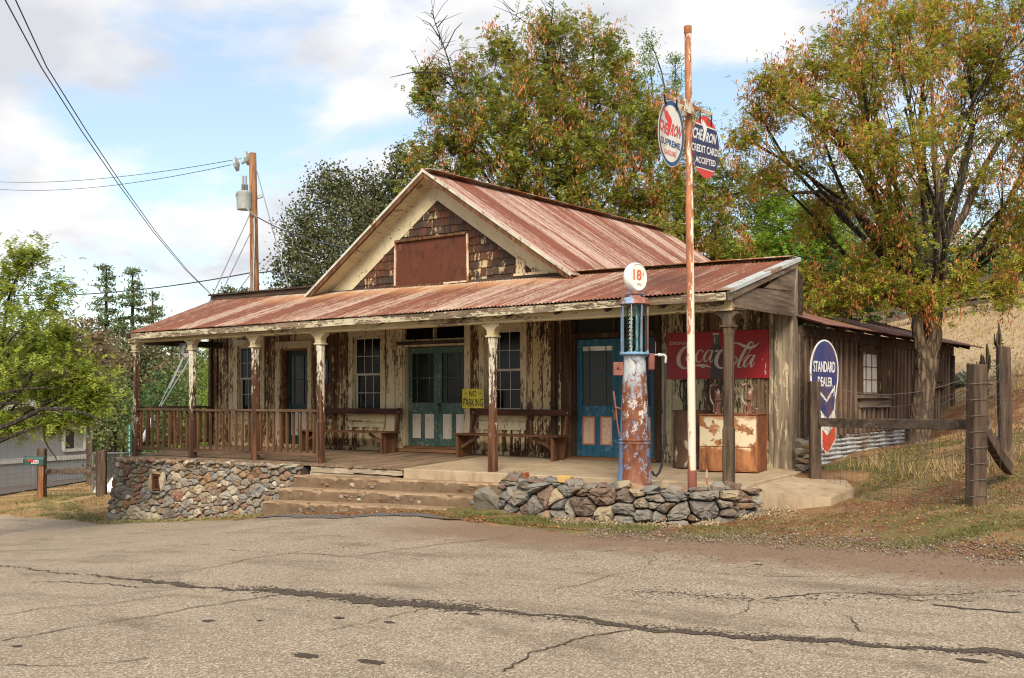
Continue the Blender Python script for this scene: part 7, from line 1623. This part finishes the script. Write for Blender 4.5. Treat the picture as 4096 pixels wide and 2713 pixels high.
def tree(name, label, cat, base, blobs, fork, mats, dens=1, size=.09, spray=0, r0=.25, group=None, trunk=True, twigs=.5, droop=.3, twr=.34, shell=.5, wl=.45, bark=None, pods=0, podsize=.13, trunkpts=None):
    t = empty(name, base, 0, label, cat, group); B = Vector(base); bark = bark or M_BARKD
    tips, nl = crown('crown', mats, t, blobs, dens, size, spray, droop, twr, shell, wl)
    mb = MB(); F_ = Vector(fork)
    if trunkpts: mb.tube([Vector(p) for p, r in trunkpts], [r for p, r in trunkpts], 14, False)
    elif trunk: P = limb(mb, B-Vector((0, 0, .3)), F_, r0, r0*.75, .03, 6, 10)
    for c, tp in tips:
        c = Vector(c); d = (c-F_).length; rr = min(r0*.42, .018+d*.0085)
        P = limb(mb, F_, c, rr, rr*.35, .10, 7, 6)
        k = int(len(tp)*twigs*.6)
        for q in tp[nr.permutation(len(tp))[:k]]:
            s_ = P[rnd.choice([3, 4, 5, 6, 7])]; limb(mb, s_, Vector(q), min(rr*.25, .016), .004, .10, 4, 3)
    mb.v = [tuple(Vector(v)-B) for v in mb.v]; tr_ = mb.build('trunk', bark, smooth=True); tr_.parent = t
    if pods:
        Vs = []
        for c, tp in tips:
            k = int(len(tp)*pods); sel = tp[nr.permutation(len(tp))[:k]]
            if len(sel) == 0: continue
            n = len(sel)*46; base_ = np.repeat(sel+nr.normal(size=sel.shape)*twr*.6, 46, 0)+nr.normal(size=(n, 3))*np.array([.10, .10, .15])*podsize/.09
            ax = nr.normal(size=(n, 3))*.22+np.array([0, 0, -1.]); ax /= np.linalg.norm(ax, axis=1)[:, None]; V, F = leaf_quads(base_, ax, unit(n), nr.uniform(.7, 1.2, n)*podsize, nr.uniform(.25, .4, n)*podsize); Vs.append(V)
        if Vs: V = np.concatenate(Vs); np_mesh('seed_pods', V-np.array(t.location), np.arange(len(V)).reshape(-1, 4), M_POD, t)
    return t
def bl(D, lst):                                        # crown masses measured in the photo: (x, y, radius) px, at distance D (+offset)
    o = []
    for it in lst:
        sx, sy, r = it[:3]; dd = it[3] if len(it) > 3 else 0; q = ond(sx, sy, D+dd); rr = r*(D+dd)/FP; fl_ = it[4] if len(it) > 4 else 1.0; o.append((q.x, q.y, q.z, (rr, rr, rr*fl_)))
    return o
def gxy(sx, D): q = ond(sx, 1600, D); return (q.x, q.y, G(q.x, q.y))

# right big locust with a double trunk
D3 = 19.0; b3 = ond(*C4(975, 1030), D3); b3 = (b3.x, b3.y, G(b3.x, b3.y)); f3 = ond(*C4(1012, 590), D3)
t3p = lambda x, y, d=0: ond(*C4(x, y), D3+d)
T3 = bl(D3, [(3300, 250, 190, .5), (3560, 130, 230, -1), (3850, 180, 260, 1), (4130, 120, 260, 0), (3120, 420, 120, .5), (3350, 520, 170, -1), (3620, 430, 220, -1.5), (3900, 480, 220, 1.0), (4160, 430, 240, -.5),
   (3180, 640, 90, 0), (3330, 780, 130, 1), (3560, 720, 170, -1.2), (3820, 760, 150, .8), (4090, 730, 200, -.6), (4260, 900, 170, 0), (3250, 930, 90, .5), (3450, 1000, 130, -.5), (3640, 960, 130, -1), (3950, 960, 140, -.2), (4100, 1060, 120, -.8), (3560, 1140, 90, -1.2), (3350, 1150, 80, .3), (4350, 500, 260, 1), (3700, 1180, 60, -1.6), (3060, 330, 40, 0), (2990, 560, 60, 0), (3080, 700, 60, .5), (3420, 330, 160, 2), (3330, 1200, 60, -.5), (3470, 1170, 60, -1), (3050, 480, 80, .5), (3180, 290, 110, 1), (3250, 430, 120, -.8), (3430, 200, 140, -1.5), (3480, 620, 130, -2), (3700, 560, 140, -2.4), (3230, 1120, 70, .3), (4000, 1180, 70, -.8), (3860, 1120, 70, -.8), (3750, 20, 250, 2)])
big = tree('locust_tree', 'big double trunked locust with orange brown seed pods beside the shed', 'tree', b3, T3, tuple(t3p(1030, 380)), M_LOCUST, 1.05, .052, 5, .16, twr=.25, pods=.95, podsize=.082, twigs=.6, trunk=False, shell=.45)
mb = MB()
def tr2(pts, rs, sides=14):
    P = []; R_ = []
    for i in range(len(pts)-1):
        for k in range(5): P.append(pts[i].lerp(pts[i+1], k/5)+Vector((rnd.uniform(-.012, .012),)*3)); R_.append((rs[i]+(rs[i+1]-rs[i])*k/5)*rnd.uniform(.96, 1.04))
    P.append(pts[-1]); R_.append(rs[-1]); mb.tube(P, R_, sides, False)
tr2([t3p(962, 1075), t3p(975, 1020), t3p(985, 850), t3p(1000, 700), t3p(1012, 610)], [.28, .205, .19, .20, .22])
tr2([t3p(1000, 640), t3p(970, 480), t3p(955, 320), t3p(930, 180), t3p(900, 0), t3p(830, -160), t3p(800, -420)], [.12, .105, .10, .09, .075, .055, .03], 12)
tr2([t3p(1025, 620), t3p(1055, 480), t3p(1058, 350), t3p(1085, 200), t3p(1090, 40), t3p(1075, -150), t3p(1050, -420), t3p(1040, -800)], [.14, .12, .115, .105, .09, .075, .05, .02], 12)
tr2([t3p(1010, 640, .2), t3p(1010, 430, .5), t3p(1015, 200, .9), t3p(1060, 0, 1.5), t3p(1180, -300, 1.5), t3p(1210, -480, 1.5)], [.10, .09, .08, .07, .05, .02], 10)
tr2([t3p(940, 220), t3p(840, 60), t3p(660, -130), t3p(480, -230), t3p(250, -215)], [.08, .07, .055, .04, .015], 8)
tr2([t3p(1088, 60), t3p(1200, -120), t3p(1290, -330), t3p(1400, -520), t3p(1560, -560)], [.08, .075, .06, .04, .015], 8)
tr2([t3p(930, 180), t3p(930, 60), t3p(1010, -120)], [.05, .04, .02], 6)
mb.v = [tuple(Vector(v)-Vector(b3)) for v in mb.v]; o = mb.build('main_stems', M_BARK, smooth=True); o.parent = big

# large locust behind the roof
D1 = 31.0; T1 = bl(D1, [(2180, 260, 190), (1960, 330, 150, 1), (2400, 300, 190, 1), (1880, 500, 170), (2120, 480, 230, -1), (2380, 520, 230), (2620, 520, 170, 1), (1830, 700, 170, .5), (2050, 720, 220, -1), (2300, 760, 230, -1), (2560, 780, 220), (2780, 720, 160, 1), (1770, 860, 110), (1980, 900, 180, -1), (2240, 980, 190, -2), (2500, 1000, 200, -2), (2740, 960, 190), (2900, 900, 130, 1), (2640, 1120, 110, -2), (2870, 1080, 120, 0), (2200, 90, 90, 0), (1720, 420, 80, 0), (1790, 330, 80, .5), (1690, 640, 90, 0), (1700, 770, 90, 0), (1740, 950, 100, -.5), (3000, 760, 120, 1), (2960, 1000, 110, 0), (1700, 330, 45, 0), (1770, 560, 80, 0), (2020, 180, 70, 0), (2380, 150, 80, 1)])
b1 = gxy(2320, D1); tree('locust_tree', 'large spreading locust with rust brown pods behind the main roof', 'tree', b1, T1, tuple(ond(2250, 1080, D1)), M_LOCUSTD, .95, .082, 4, .32, twr=.32, pods=.50, podsize=.12, twigs=.55, shell=.45)
# bare top leader at its left edge
mb = MB(); a = ond(2040, 760, D1)
for pts in ([(1900, 620), (1840, 400), (1790, 230), (1740, 90), (1725, 40)], [(1765, 160), (1720, 95), (1690, 80)], [(1780, 200), (1820, 120), (1850, 90)], [(1750, 110), (1790, 60)], [(1830, 320), (1760, 290), (1650, 290), (1560, 310)], [(2200, 400), (2190, 200), (2210, 60), (2215, -20)], [(2200, 200), (2130, 110), (2060, 60)], [(2205, 130), (2290, 80), (2350, 70)]):
    P = [ond(x, y, D1-.5) for x, y in pts]; mb.tube(P, [.036*(1-.8*k/(len(P)-1)) if len(pts) > 3 else .02*(1-.6*k/(len(P)-1)) for k in range(len(P))], 5, False)
for k in range(60):
    s0 = rnd.choice([(1735, 90), (1760, 180), (1790, 250), (1725, 60), (1840, 390), (1700, 290), (2210, 60), (2200, 130), (2060, 70)]); a = ond(s0[0]+rnd.uniform(-8, 8), s0[1]+rnd.uniform(-25, 25), D1-.5); ang = rnd.uniform(-2.9, -.2); L_ = rnd.uniform(.3, .9); b = a+(Rw*cos(ang)+Vector((0, 0, -sin(ang))))*L_; limb(mb, a, b, .012, .004, .1, 3, 3)
mb.v = [tuple(Vector(v)-Vector(b1)) for v in mb.v]; o = mb.build('bare_twigs', M_BARKD); o.parent = [x for x in bpy.data.objects if x.name == 'locust_tree.001'][0]
# feathery cedar tops behind it
for k, (sx, yt, yb_, hw) in enumerate(((2490, 190, 620, 60), (2600, 130, 640, 75), (2700, 215, 640, 60), (2800, 430, 800, 60))):
    D = 38+k; T = bl(D, [(sx+rnd.uniform(-8, 8), yt+(yb_-yt)*t, hw*(.30+.75*t), 0, 1.4) for t in (.06, .22, .4, .6, .8, 1.0)])
    tree('cedar_tree', ['feathery green cedar top behind the big locust, the leftmost of four', 'tallest feathery green cedar top above the locust, second of four from the left', 'feathery cedar top just left of the oval signs', 'low cedar top showing right of the oval signs'][k], 'tree', gxy(sx, D), T, tuple(ond(sx, yb_, D)), M_CED, 1.5, .13, 0, .12, 'cedar tops behind the locust', droop=-.2, twr=.22, wl=.3)
# oak left of the gable
D2_ = 36.0; T2 = bl(D2_, [(1330, 770, 110), (1500, 800, 130), (1640, 740, 100, 1), (1240, 900, 120), (1430, 930, 150, -1), (1600, 920, 130, 1), (1190, 1050, 110), (1340, 1080, 140, -1), (1500, 1080, 130), (1160, 1180, 90), (1300, 1190, 110), (1620, 640, 60, 0), (1690, 850, 100, 1), (1180, 1290, 90), (1350, 1300, 120)])
tree('oak_tree', 'grey green oak with dense small leaves left of the gable', 'tree', gxy(1420, D2_), T2, tuple(ond(1400, 1200, D2_)), M_OAK, 3.3, .115, 0, .3, twr=.30, twigs=.25, wl=.6, shell=.42)
tree('oak_tree', 'tiny rounded oak crown just showing above the parapet by the utility pole', 'tree', gxy(930, 55), bl(55, [(925, 1180, 34), (975, 1172, 22), (900, 1210, 30), (960, 1225, 40)]), tuple(ond(930, 1260, 55)), M_OAK, 2.2, .16, 0, .15, twr=.28, wl=.6)
# masses behind the shed and on the hill
tree('broadleaf_bush', 'dark green broadleaf bush behind the near end of the shed roof', 'bush', gxy(3320, 22), bl(22, [(3300, 1080, 110), (3420, 1130, 110), (3250, 1180, 90), (3480, 1200, 90, .5), (3380, 1220, 90)]), tuple(ond(3350, 1280, 22)), M_DKG, 1.9, .105, 0, .1, twr=.26, wl=.62, shell=.4)
tree('bright_tree', 'bright lime green tree between the store roof and the big locust', 'tree', gxy(3160, 31), bl(31, [(3130, 880, 110), (3250, 930, 100), (3080, 1000, 110), (3230, 1040, 120), (3010, 1080, 90), (3350, 980, 80), (3150, 1130, 90)]), tuple(ond(3150, 1200, 31)), M_BRT, 1.35, .10, 3, .14, twr=.34, twigs=.3)
for k, (sx, sy, r, D, mt, lb) in enumerate(((3330, 800, 150, 50, M_OAK, 'grey green tree far behind the locust branches, first from the left'), (3560, 950, 170, 48, M_OAKL, 'olive tree behind the locust trunks, above the shed roof'), (3830, 1010, 150, 47, M_DKG, 'dark green tree right of the locust trunks above the board fence'), (4060, 960, 170, 49, M_OAKL, 'olive green tree at the right edge above the hill fence'), (4230, 800, 200, 52, M_DKG, 'dark tree at the far right edge of the hill'), (3050, 760, 110, 46, M_OAK, 'grey green tree just right of the oval signs'), (3650, 800, 130, 54, M_OAK, 'thin grey tree high behind the locust crown'), (2900, 1150, 90, 40, M_DKG, 'dark bush directly above the right end of the porch roof'))):
    T = bl(D, [(sx, sy, r*.8), (sx-r*.7, sy+r*.4, r*.6), (sx+r*.7, sy+r*.4, r*.6), (sx-r*.3, sy+r*.9, r*.7), (sx+r*.4, sy+r, r*.7), (sx, sy+r*1.5, r*.7)])
    tree('hill_tree', lb, 'tree', gxy(sx, D), T, tuple(ond(sx, sy+r*1.3, D)), mt, 1.0, .15, 0, .2, 'trees on the hill behind the shed', twr=.42, wl=.6, twigs=.25)
# left foreground tree
DL = 19.5; TL_ = bl(DL, [(40, 1120, 90), (210, 1200, 80, .5), (-60, 1250, 140), (110, 1290, 120, -.5), (280, 1340, 90, .4), (-20, 1420, 130, 0), (150, 1430, 120, -.6), (320, 1470, 75, .3), (20, 1540, 85, -.4), (190, 1545, 65, .2), (310, 1570, 45, 0), (-90, 1640, 70), (400, 1560, 40, .2), (340, 1650, 30, 0), (40, 1690, 36, -.3), (200, 1690, 26, 0), (110, 1030, 45, 0), (-150, 1400, 180, 1)])
tree('leafy_tree', 'yellow green leafy tree with feathered leaves in front of the grey house at the left', 'tree', gxy(-230, DL), TL_, tuple(ond(-120, 1780, DL)), M_LOCG, .27, .066, 5, .2, twr=.24, twigs=.5, bark=M_BARKD, shell=.5)
mb = MB()
for pts, r in (([(-140, 1760), (60, 1690), (160, 1640), (260, 1630), (330, 1655), (420, 1690)], .05), ([(-140, 1830), (10, 1760), (100, 1725), (155, 1705)], .05), ([(150, 1705), (180, 1760), (225, 1830), (240, 1850)], .02), ([(-140, 1640), (40, 1610), (110, 1620)], .04), ([(-100, 1590), (80, 1560), (230, 1550)], .03)):
    P = [ond(x, y, DL-1.6) for x, y in pts]; Q = []
    for p, q in zip(P, P[1:]): Q += [p.lerp(q, k/3)+Vector((rnd.uniform(-.02, .02),)*3) for k in range(3)]
    Q.append(P[-1]); mb.tube(Q, [r*(1-.7*k/(len(Q)-1)) for k in range(len(Q))], 6, False)
lt = [x for x in bpy.data.objects if x.name == 'leafy_tree'][0]; mb.v = [tuple(Vector(v)-lt.location) for v in mb.v]; mb.build('low_branches', M_BARKD, smooth=True).parent = lt
# conifers
def pine(sx, yt, yb_, hw, D, label):
    base = gxy(sx, D); top = ond(sx, yt, D); bz_ = ond(sx, yb_, D).z; t = empty('pine_tree', base, 0, label, 'tree', 'tall pines far behind the grey house'); B = Vector(base); H = top.z-bz_
    mb = MB(); mb.tube([Vector((B.x+(top.x-B.x)*k/6, B.y+(top.y-B.y)*k/6, B.z+(top.z-B.z)*k/6)) for k in range(7)], [.32*(1-k/6)+.04 for k in range(7)], 6, False); Vs = []
    z = top.z-.2
    while z > bz_-3:
        f_ = (top.z-z)/H; rad = 2.3*hw*D/FP*min(1, .05+1.0*f_**.85)*rnd.uniform(.55, 1.15)
        for k in range(rnd.choice([3, 4, 4])):
            a = rnd.uniform(0, 2*pi); c = Vector((top.x, top.y, z+rnd.uniform(-.3, .3))); e = c+Vector((cos(a)*rad, sin(a)*rad, rad*rnd.uniform(-.25, .15))); mb.tube([c, c.lerp(e, .5)+Vector((0, 0, -.05*rad)), e], [.05, .035, .012], 3, False)
            n = int(34+rad*40); tt_ = nr.uniform(.25, 1.05, n)**.8; P = np.array(c)+(np.array(e)-np.array(c))*tt_[:, None]+nr.normal(size=(n, 3))*np.array([.26, .26, .10]); ax = unit(n)+np.array([0, 0, .3]); ax /= np.linalg.norm(ax, axis=1)[:, None]; V, F = leaf_quads(P, ax, unit(n), nr.uniform(.2, .36, n), nr.uniform(.07, .12, n)); Vs.append(V)
        z -= rnd.uniform(.45, .85)
    V = np.concatenate(Vs)-np.array(base); np_mesh('crown', V, np.arange(len(V)).reshape(-1, 4), M_PINE, t); mb.v = [tuple(Vector(v)-B) for v in mb.v]; mb.build('trunk', M_BARKD).parent = t
pine(425, 1065, 1700, 80, 72, 'slender pine left of the other two tall ones behind the grey house')
pine(530, 1085, 1750, 85, 68, 'tallest fullest pine in the middle of the three')
pine(610, 1170, 1750, 85, 74, 'lower pine just left of the porch roof')
pine(690, 1330, 1750, 60, 70, 'thin pine seen between the first two porch posts')
pine(760, 1350, 1750, 60, 76, 'thin pine seen behind the bell emblem sign')
for k, (sx, sy, r, D, mt, lb, cat, nm) in enumerate(((300, 1330, 120, 46, M_BRN, 'brownish half bare tree behind the leafy tree at the left', 'tree', 'dry_tree'), (150, 1450, 170, 52, M_OAK, 'dull olive tree behind the roof of the grey house', 'tree', 'oak_tree'),
    (455, 1560, 110, 36, M_OAKL, 'rounded olive green oak left of the corner porch post', 'tree', 'oak_tree'), (420, 1400, 90, 55, M_BRN, 'brown twiggy tree in front of the pine trunks', 'tree', 'dry_tree'), (640, 1560, 120, 33, M_DKG, 'dark green shrub mass behind the first porch bay', 'bush', 'shrub'),
    (770, 1500, 100, 36, M_OAKL, 'lighter green shrub mass behind the bell emblem sign', 'bush', 'shrub'), (700, 1700, 110, 30, M_DKG, 'low dark shrub behind the porch railing', 'bush', 'shrub'), (560, 1720, 90, 38, M_OAKL, 'low olive shrub behind the chain link fence', 'bush', 'shrub'), (500, 1830, 90, 37, M_DKG, 'low dark shrub between the chain link fence and the oak', 'bush', 'shrub'),
    (330, 1600, 120, 60, M_DKG, 'dark tree behind the gable of the grey house', 'tree', 'dark_tree'), (-80, 1450, 200, 60, M_OAK, 'olive tree at the far left edge', 'tree', 'oak_tree'), (540, 1400, 100, 62, M_OAK, 'olive tree standing below the tallest pine', 'tree', 'oak_tree'), (820, 1600, 70, 34, M_OAKL, 'olive shrub beside the upright bright shrub', 'bush', 'shrub'), (690, 1480, 90, 60, M_BRN, 'brownish tree far behind the first porch bay', 'tree', 'dry_tree'))):
    T = bl(D, [(sx, sy, r*.75), (sx-r*.6, sy+r*.4, r*.6, .5), (sx+r*.6, sy+r*.4, r*.6, -.5), (sx-r*.4, sy+r, r*.7), (sx+r*.4, sy+r, r*.7), (sx, sy+r*1.5, r*.75)])
    tree(nm, lb, cat, gxy(sx, D), T, tuple(ond(sx, sy+r*1.3, D)), mt, 1.25, .13 if D < 45 else .18, 0, .15, None, twr=.38, wl=.55, twigs=.3, shell=.42)
# upright bright shrub at the store's left corner
tree('arborvitae', 'tall narrow bright green arborvitae at the left corner of the store wall', 'tree', gxy(845, 28), bl(28, [(850, 1400+60*k, 26+9*min(k, 4), 0, 1.5) for k in range(8)]), tuple(ond(850, 1750, 28)), M_BRT, 3.4, .09, 0, .06, twr=.15, wl=.35, droop=-.6)
# distant wooded ridges close the view to the left
def wood(name, pts, D, mat, n, s_):
    V_ = []
    for (x0, y0), (x1, y1) in zip(pts, pts[1:]):
        k = int(n*abs(x1-x0)/1000)
        for i in range(k):
            t = rnd.random(); sx = x0+(x1-x0)*t; yt = y0+(y1-y0)*t+14*sin(sx*.05)+10*sin(sx*.13); V_.append(tuple(ond(sx, yt+abs(rnd.gauss(0, 1))*90+rnd.random()**2*260, D+rnd.uniform(-6, 6))))
    c = np.repeat(np.array(V_), 14, 0); c = c+nr.normal(size=c.shape)*s_*2; V, F = leaf_quads(c, unit(len(c)), unit(len(c)), nr.uniform(.7, 1.3, len(c))*s_, nr.uniform(.5, .8, len(c))*s_); return tag(np_mesh(name, V, F, mat), kind='stuff')
tag(wood('woods', [(-150, 1330), (200, 1420), (450, 1400), (700, 1440), (1000, 1480)], 95, M_OAK, 2300, .45), 'dim mixed woodland far behind the grey house and pines', 'woods')
tag(wood('woods', [(2850, 1010), (3200, 1020), (3700, 1040), (4400, 1020)], 72, M_OAKL, 2200, .40), 'mixed woodland along the crest of the right hill', 'woods')

# mullein stalks and agave-like rosette on the hill
def mullein(sx, sy, D, h, label):
    b = ond(sx, sy, D); b.z = G(b.x, b.y); m_ = empty('mullein', b, 0, label, 'plant', 'mullein stalks on the slope'); mb = MB(); mb.tube([(0, 0, 0), (.01, 0, h*.5), (.0, .01, h)], [.02, .018, .03], 6); mb.tube([(0, 0, h*.55), (.02, 0, h*.8), (0, 0, h+.05)], [.03, .05, .015], 7)
    for k in range(4): a = rnd.uniform(0, 6); mb.tube([(0, 0, h*.55), (.08*cos(a), .08*sin(a), h*.65), (.10*cos(a), .10*sin(a), h*.85)], [.02, .03, .012], 5)
    mb.build('stalk', M_BRN, smooth=True).parent = m_; Vs = []
    n = 70; z = nr.uniform(.05, .75, n)*h; a = nr.uniform(0, 2*pi, n); d = np.stack([np.cos(a), np.sin(a), nr.uniform(-.4, .4, n)], 1); c = np.stack([0*z, 0*z, z], 1)+d*.09; V, F = leaf_quads(c, d, unit(n)*.4+np.array([0, 0, 1]), nr.uniform(.14, .24, n)*(1.2-z/h), nr.uniform(.05, .08, n)); np_mesh('leaves', V, F, M_DKG, m_)
mullein(3948, 1530, 22.0, 1.25, 'taller mullein stalk on the slope right of the tree')
mullein(3995, 1400, 25.0, 1.3, 'mullein stalk standing against the dry grass'); mullein(3925, 1480, 24, .8, 'short mullein stalk left of the taller ones')
q = gp(3850, 1545); m_ = empty('agave', q, 0, 'grey green leafy rosette plant at the foot of the far shed corner', 'plant'); n = 150; a = nr.uniform(0, 2*pi, n); d = np.stack([np.cos(a), np.sin(a), nr.uniform(.1, 1.4, n)], 1); d /= np.linalg.norm(d, axis=1)[:, None]; V, F = leaf_quads(d*.24+nr.normal(size=(n, 3))*np.array([.22, .22, .05]), d, np.cross(d, unit(n)), nr.uniform(.3, .5, n), nr.uniform(.07, .12, n)); np_mesh('leaves', V, F, m_leaf('grey_green_leaves', [(.1, (.10, .13, .09)), (.9, (.22, .25, .18))], .2), m_)

# ------------------------------------------------------------------ ground cover
def scatter(n, f_xy, zoff=0.0):
    P = f_xy(n); z = Gn(P[:, 0], P[:, 1])+.018*vnoise(P[:, 0], P[:, 1], 3.0)+.012*vnoise(P[:, 0], P[:, 1], 8.0, 2)+zoff; return np.concatenate([P, z[:, None]], 1)
def region(x0, x1, y0, y1, cond=None):
    def f(n):
        out_ = []
        tot = 0
        while tot < n:
            P = np.stack([nr.uniform(x0, x1, n*2), nr.uniform(y0, y1, n*2)], 1)
            if cond is not None: P = P[cond(P[:, 0], P[:, 1])]
            out_.append(P); tot += len(P)
        return np.concatenate(out_)[:n]
    return f
offroad = lambda x, y: y > yfar(x)+.03
patchy = lambda s_, t, sd=0: (lambda x, y: (vnoise(x, y, s_, sd)+nr.normal(size=x.shape)*.10 > t) & offroad(x, y))
notbuilt = lambda x, y: ~((x > -13.9) & (x < -.0) & (y > -1.15+.0*x) & (y < 14)) & ~((x > -.2) & (x < 1.3) & (y > -.1) & (y < 2.4)) & ~((x < .3) & (x > -14) & (y > 0) & (y < 14))
both = lambda f, g: (lambda x, y: f(x, y) & g(x, y))
def blades(name, P, h0, h1, w_, mat, lean=.5, label=None, cat=None):
    n = len(P); a = nr.uniform(0, 2*pi, n); h = nr.uniform(h0, h1, n); side = np.stack([np.cos(a), np.sin(a), 0*a], 1)*w_/2; tip = P+np.stack([nr.normal(size=n)*lean*h, nr.normal(size=n)*lean*h, h], 1)
    V = np.stack([P-side, P+side, tip], 1).reshape(-1, 3); return tag(np_mesh(name, V, np.arange(len(V)).reshape(-1, 3), mat), label, cat, kind='stuff')
M_GR = m_leaf('lawn_blades', [(.1, (.08, .095, .025)), (.5, (.15, .16, .045)), (.85, (.27, .23, .09)), (.97, (.38, .30, .12))], .3); M_STR = m_leaf('straw_blades', [(.1, (.26, .16, .07)), (.5, (.44, .30, .14)), (.9, (.56, .43, .24))], .3); M_FLK = m_leaf('fallen_leaves', [(.1, (.10, .045, .025)), (.5, (.28, .12, .05)), (.8, (.42, .22, .09)), (.95, (.5, .36, .18))], .15)
blades('grass', scatter(42000, region(.1, 8, -2.6, 5.5, both(patchy(1.3, .15), notbuilt))), .012, .05, .012, M_GR, .8, 'short patchy green grass on the verge at the right', 'grass')
blades('grass', scatter(7000, region(-3.7, -.2, -2.1, -1.25, both(patchy(2.2, .0, 1), offroad))), .015, .05, .012, M_GR, .8, 'short green grass along the foot of the planter wall', 'grass')
blades('grass', scatter(11000, region(-30, -14, -1, 12, both(patchy(.9, .15, 3), offroad))), .02, .07, .02, M_GR, .8, 'patchy green grass round the left fence', 'grass')
blades('dry_grass', scatter(12000, region(1.2, 7, 2.4, 12, patchy(1.1, .10, 5))), .02, .10, .011, M_STR, .5, 'dry straw coloured grass on the bank behind the fence', 'dry grass')
blades('dry_grass', scatter(34000, region(-8, 12, 12, 36, lambda x, y: x > -2.5-(y-12)*.25)), .03, .11, .035, M_STR, .5, 'pale dry grass covering the hill behind the shed', 'dry grass')
blades('dry_grass', scatter(26000, region(-27, -13.9, -.9, 4, both(patchy(1.0, -.05, 7), offroad))), .015, .08, .015, M_STR, .9, 'dry grass between the mailbox and the stone wall', 'dry grass')
blades('dry_grass', scatter(900, region(.6, 3.8, 1.5, 3.2, patchy(2.3, .12, 8))), .08, .34, .010, M_STR, .35, 'tufts of tall dry grass along the right fence', 'dry grass')
def flakes(name, P, s0, s1, mat, label, cat):
    n = len(P); ax = unit(n)*np.array([1, 1, .3]); ax /= np.linalg.norm(ax, axis=1)[:, None]; V, F = leaf_quads(P+np.array([0, 0, .012]), ax, unit(n)*.5+np.array([0, 0, 1.]), nr.uniform(s0, s1, n), nr.uniform(s0, s1, n)*.6); return tag(np_mesh(name, V, F, mat), label, cat, kind='stuff')
flakes('leaf_litter', scatter(6500, region(.0, 7, -2.7, 6, both(offroad, notbuilt))), .02, .06, M_FLK, 'brown leaf litter scattered over the right verge', 'leaf litter')
flakes('leaf_litter', scatter(2600, region(-8.2, .2, -2.0, -1.2, lambda x, y: (y > yfar(x)-.10) & (y < yfar(x)+.3))), .02, .055, M_FLK, 'fallen leaves gathered along the foot of the steps and planter wall', 'leaf litter')
def pebbles(name, P, s0, s1, mat, label):
    n = len(P); s_ = nr.uniform(s0, s1, n)**1.0; oc = np.array([(1, 0, 0), (-1, 0, 0), (0, 1, 0), (0, -1, 0), (0, 0, .7), (0, 0, -.7)]); V = (P[:, None]+(oc[None]*nr.uniform(.6, 1.2, (n, 6, 1)))*s_[:, None, None]).reshape(-1, 3)
    f = np.array([(0, 2, 4), (2, 1, 4), (1, 3, 4), (3, 0, 4), (2, 0, 5), (1, 2, 5), (3, 1, 5), (0, 3, 5)]); F = (np.arange(n)[:, None, None]*6+f[None]).reshape(-1, 3); return tag(np_mesh(name, V, F, mat), label, 'gravel', kind='stuff')
m = Mt('gravel_stones', .85, .2); m.color(m.ramp(m.rpi(), [(0, (.12, .095, .07)), (.2, (.19, .15, .11)), (.45, (.25, .20, .145)), (.6, (.17, .09, .055)), (.75, (.21, .18, .15)), (.95, (.38, .33, .27))], 'CONSTANT')); M_GRV = m.m
pebbles('gravel', scatter(7000, region(-1.0, 9, -3.3, -1.2, lambda x, y: np.abs(y-yfar(x)-.12) < .5*nr.random(x.shape)**.6+.05), .014), .006, .017, M_GRV, 'loose pale gravel along the road edge at the right')
pebbles('gravel', scatter(5000, region(.2, 8, -2.2, 6, both(offroad, notbuilt)), .006), .006, .022, M_GRV, 'small stones scattered over the right verge and bank')
pebbles('gravel', scatter(4500, region(-12, 8, -7, -1.2, lambda x, y: (y < yfar(x)) & (nr.random(x.shape) < np.exp((y-yfar(x))*.55))), .012), .004, .010, M_GRV, 'loose grit scattered on the asphalt')
# crusty dry moss clumps at the wall feet
M_MOSS = m_leaf('dry_lichen', [(.1, (.24, .17, .10)), (.5, (.40, .30, .18)), (.9, (.52, .42, .28))], .1); M_MOSSG = m_leaf('green_moss', [(.1, (.12, .13, .05)), (.5, (.24, .22, .09)), (.9, (.36, .30, .14))], .1)
def clumps(name, cs, mat, label):
    Vs = []
    for (x, y, r) in cs: n = int(420*r/.15); P = np.stack([x+nr.normal(size=n)*r*.5, y+nr.normal(size=n)*r*.35, 0*np.zeros(n)], 1); P[:, 2] = Gn(P[:, 0], P[:, 1])+np.abs(nr.normal(size=n))*r*.22; V, F = leaf_quads(P, unit(n), unit(n), nr.uniform(.014, .034, n), nr.uniform(.012, .026, n)); Vs.append(V)
    V = np.concatenate(Vs); return tag(np_mesh(name, V, np.arange(len(V)).reshape(-1, 4), mat), label, 'dry moss', kind='stuff')
clumps('dry_moss', [(-1.75+.2*k+rnd.uniform(-.1, .1), -1.48+rnd.uniform(-.06, .04), rnd.uniform(.08, .15)) for k in range(9)]+[(.25, -1.25, .14), (.5, -.7, .15), (.75, -.35, .18), (.9, -.2, .15)], M_MOSS, 'pale crusty dry moss clumps along the planter wall foot')
clumps('dry_moss', [(-13.9+.19*k+rnd.uniform(-.1, .1), -.60+rnd.uniform(-.05, .03), rnd.uniform(.06, .13)) for k in range(30)]+[(-14.3-.25*k, -.4+.12*k*rnd.random(), rnd.uniform(.12, .25)) for k in range(22)], M_MOSSG, 'greenish brown moss clumps along the foot of the tall stone wall')
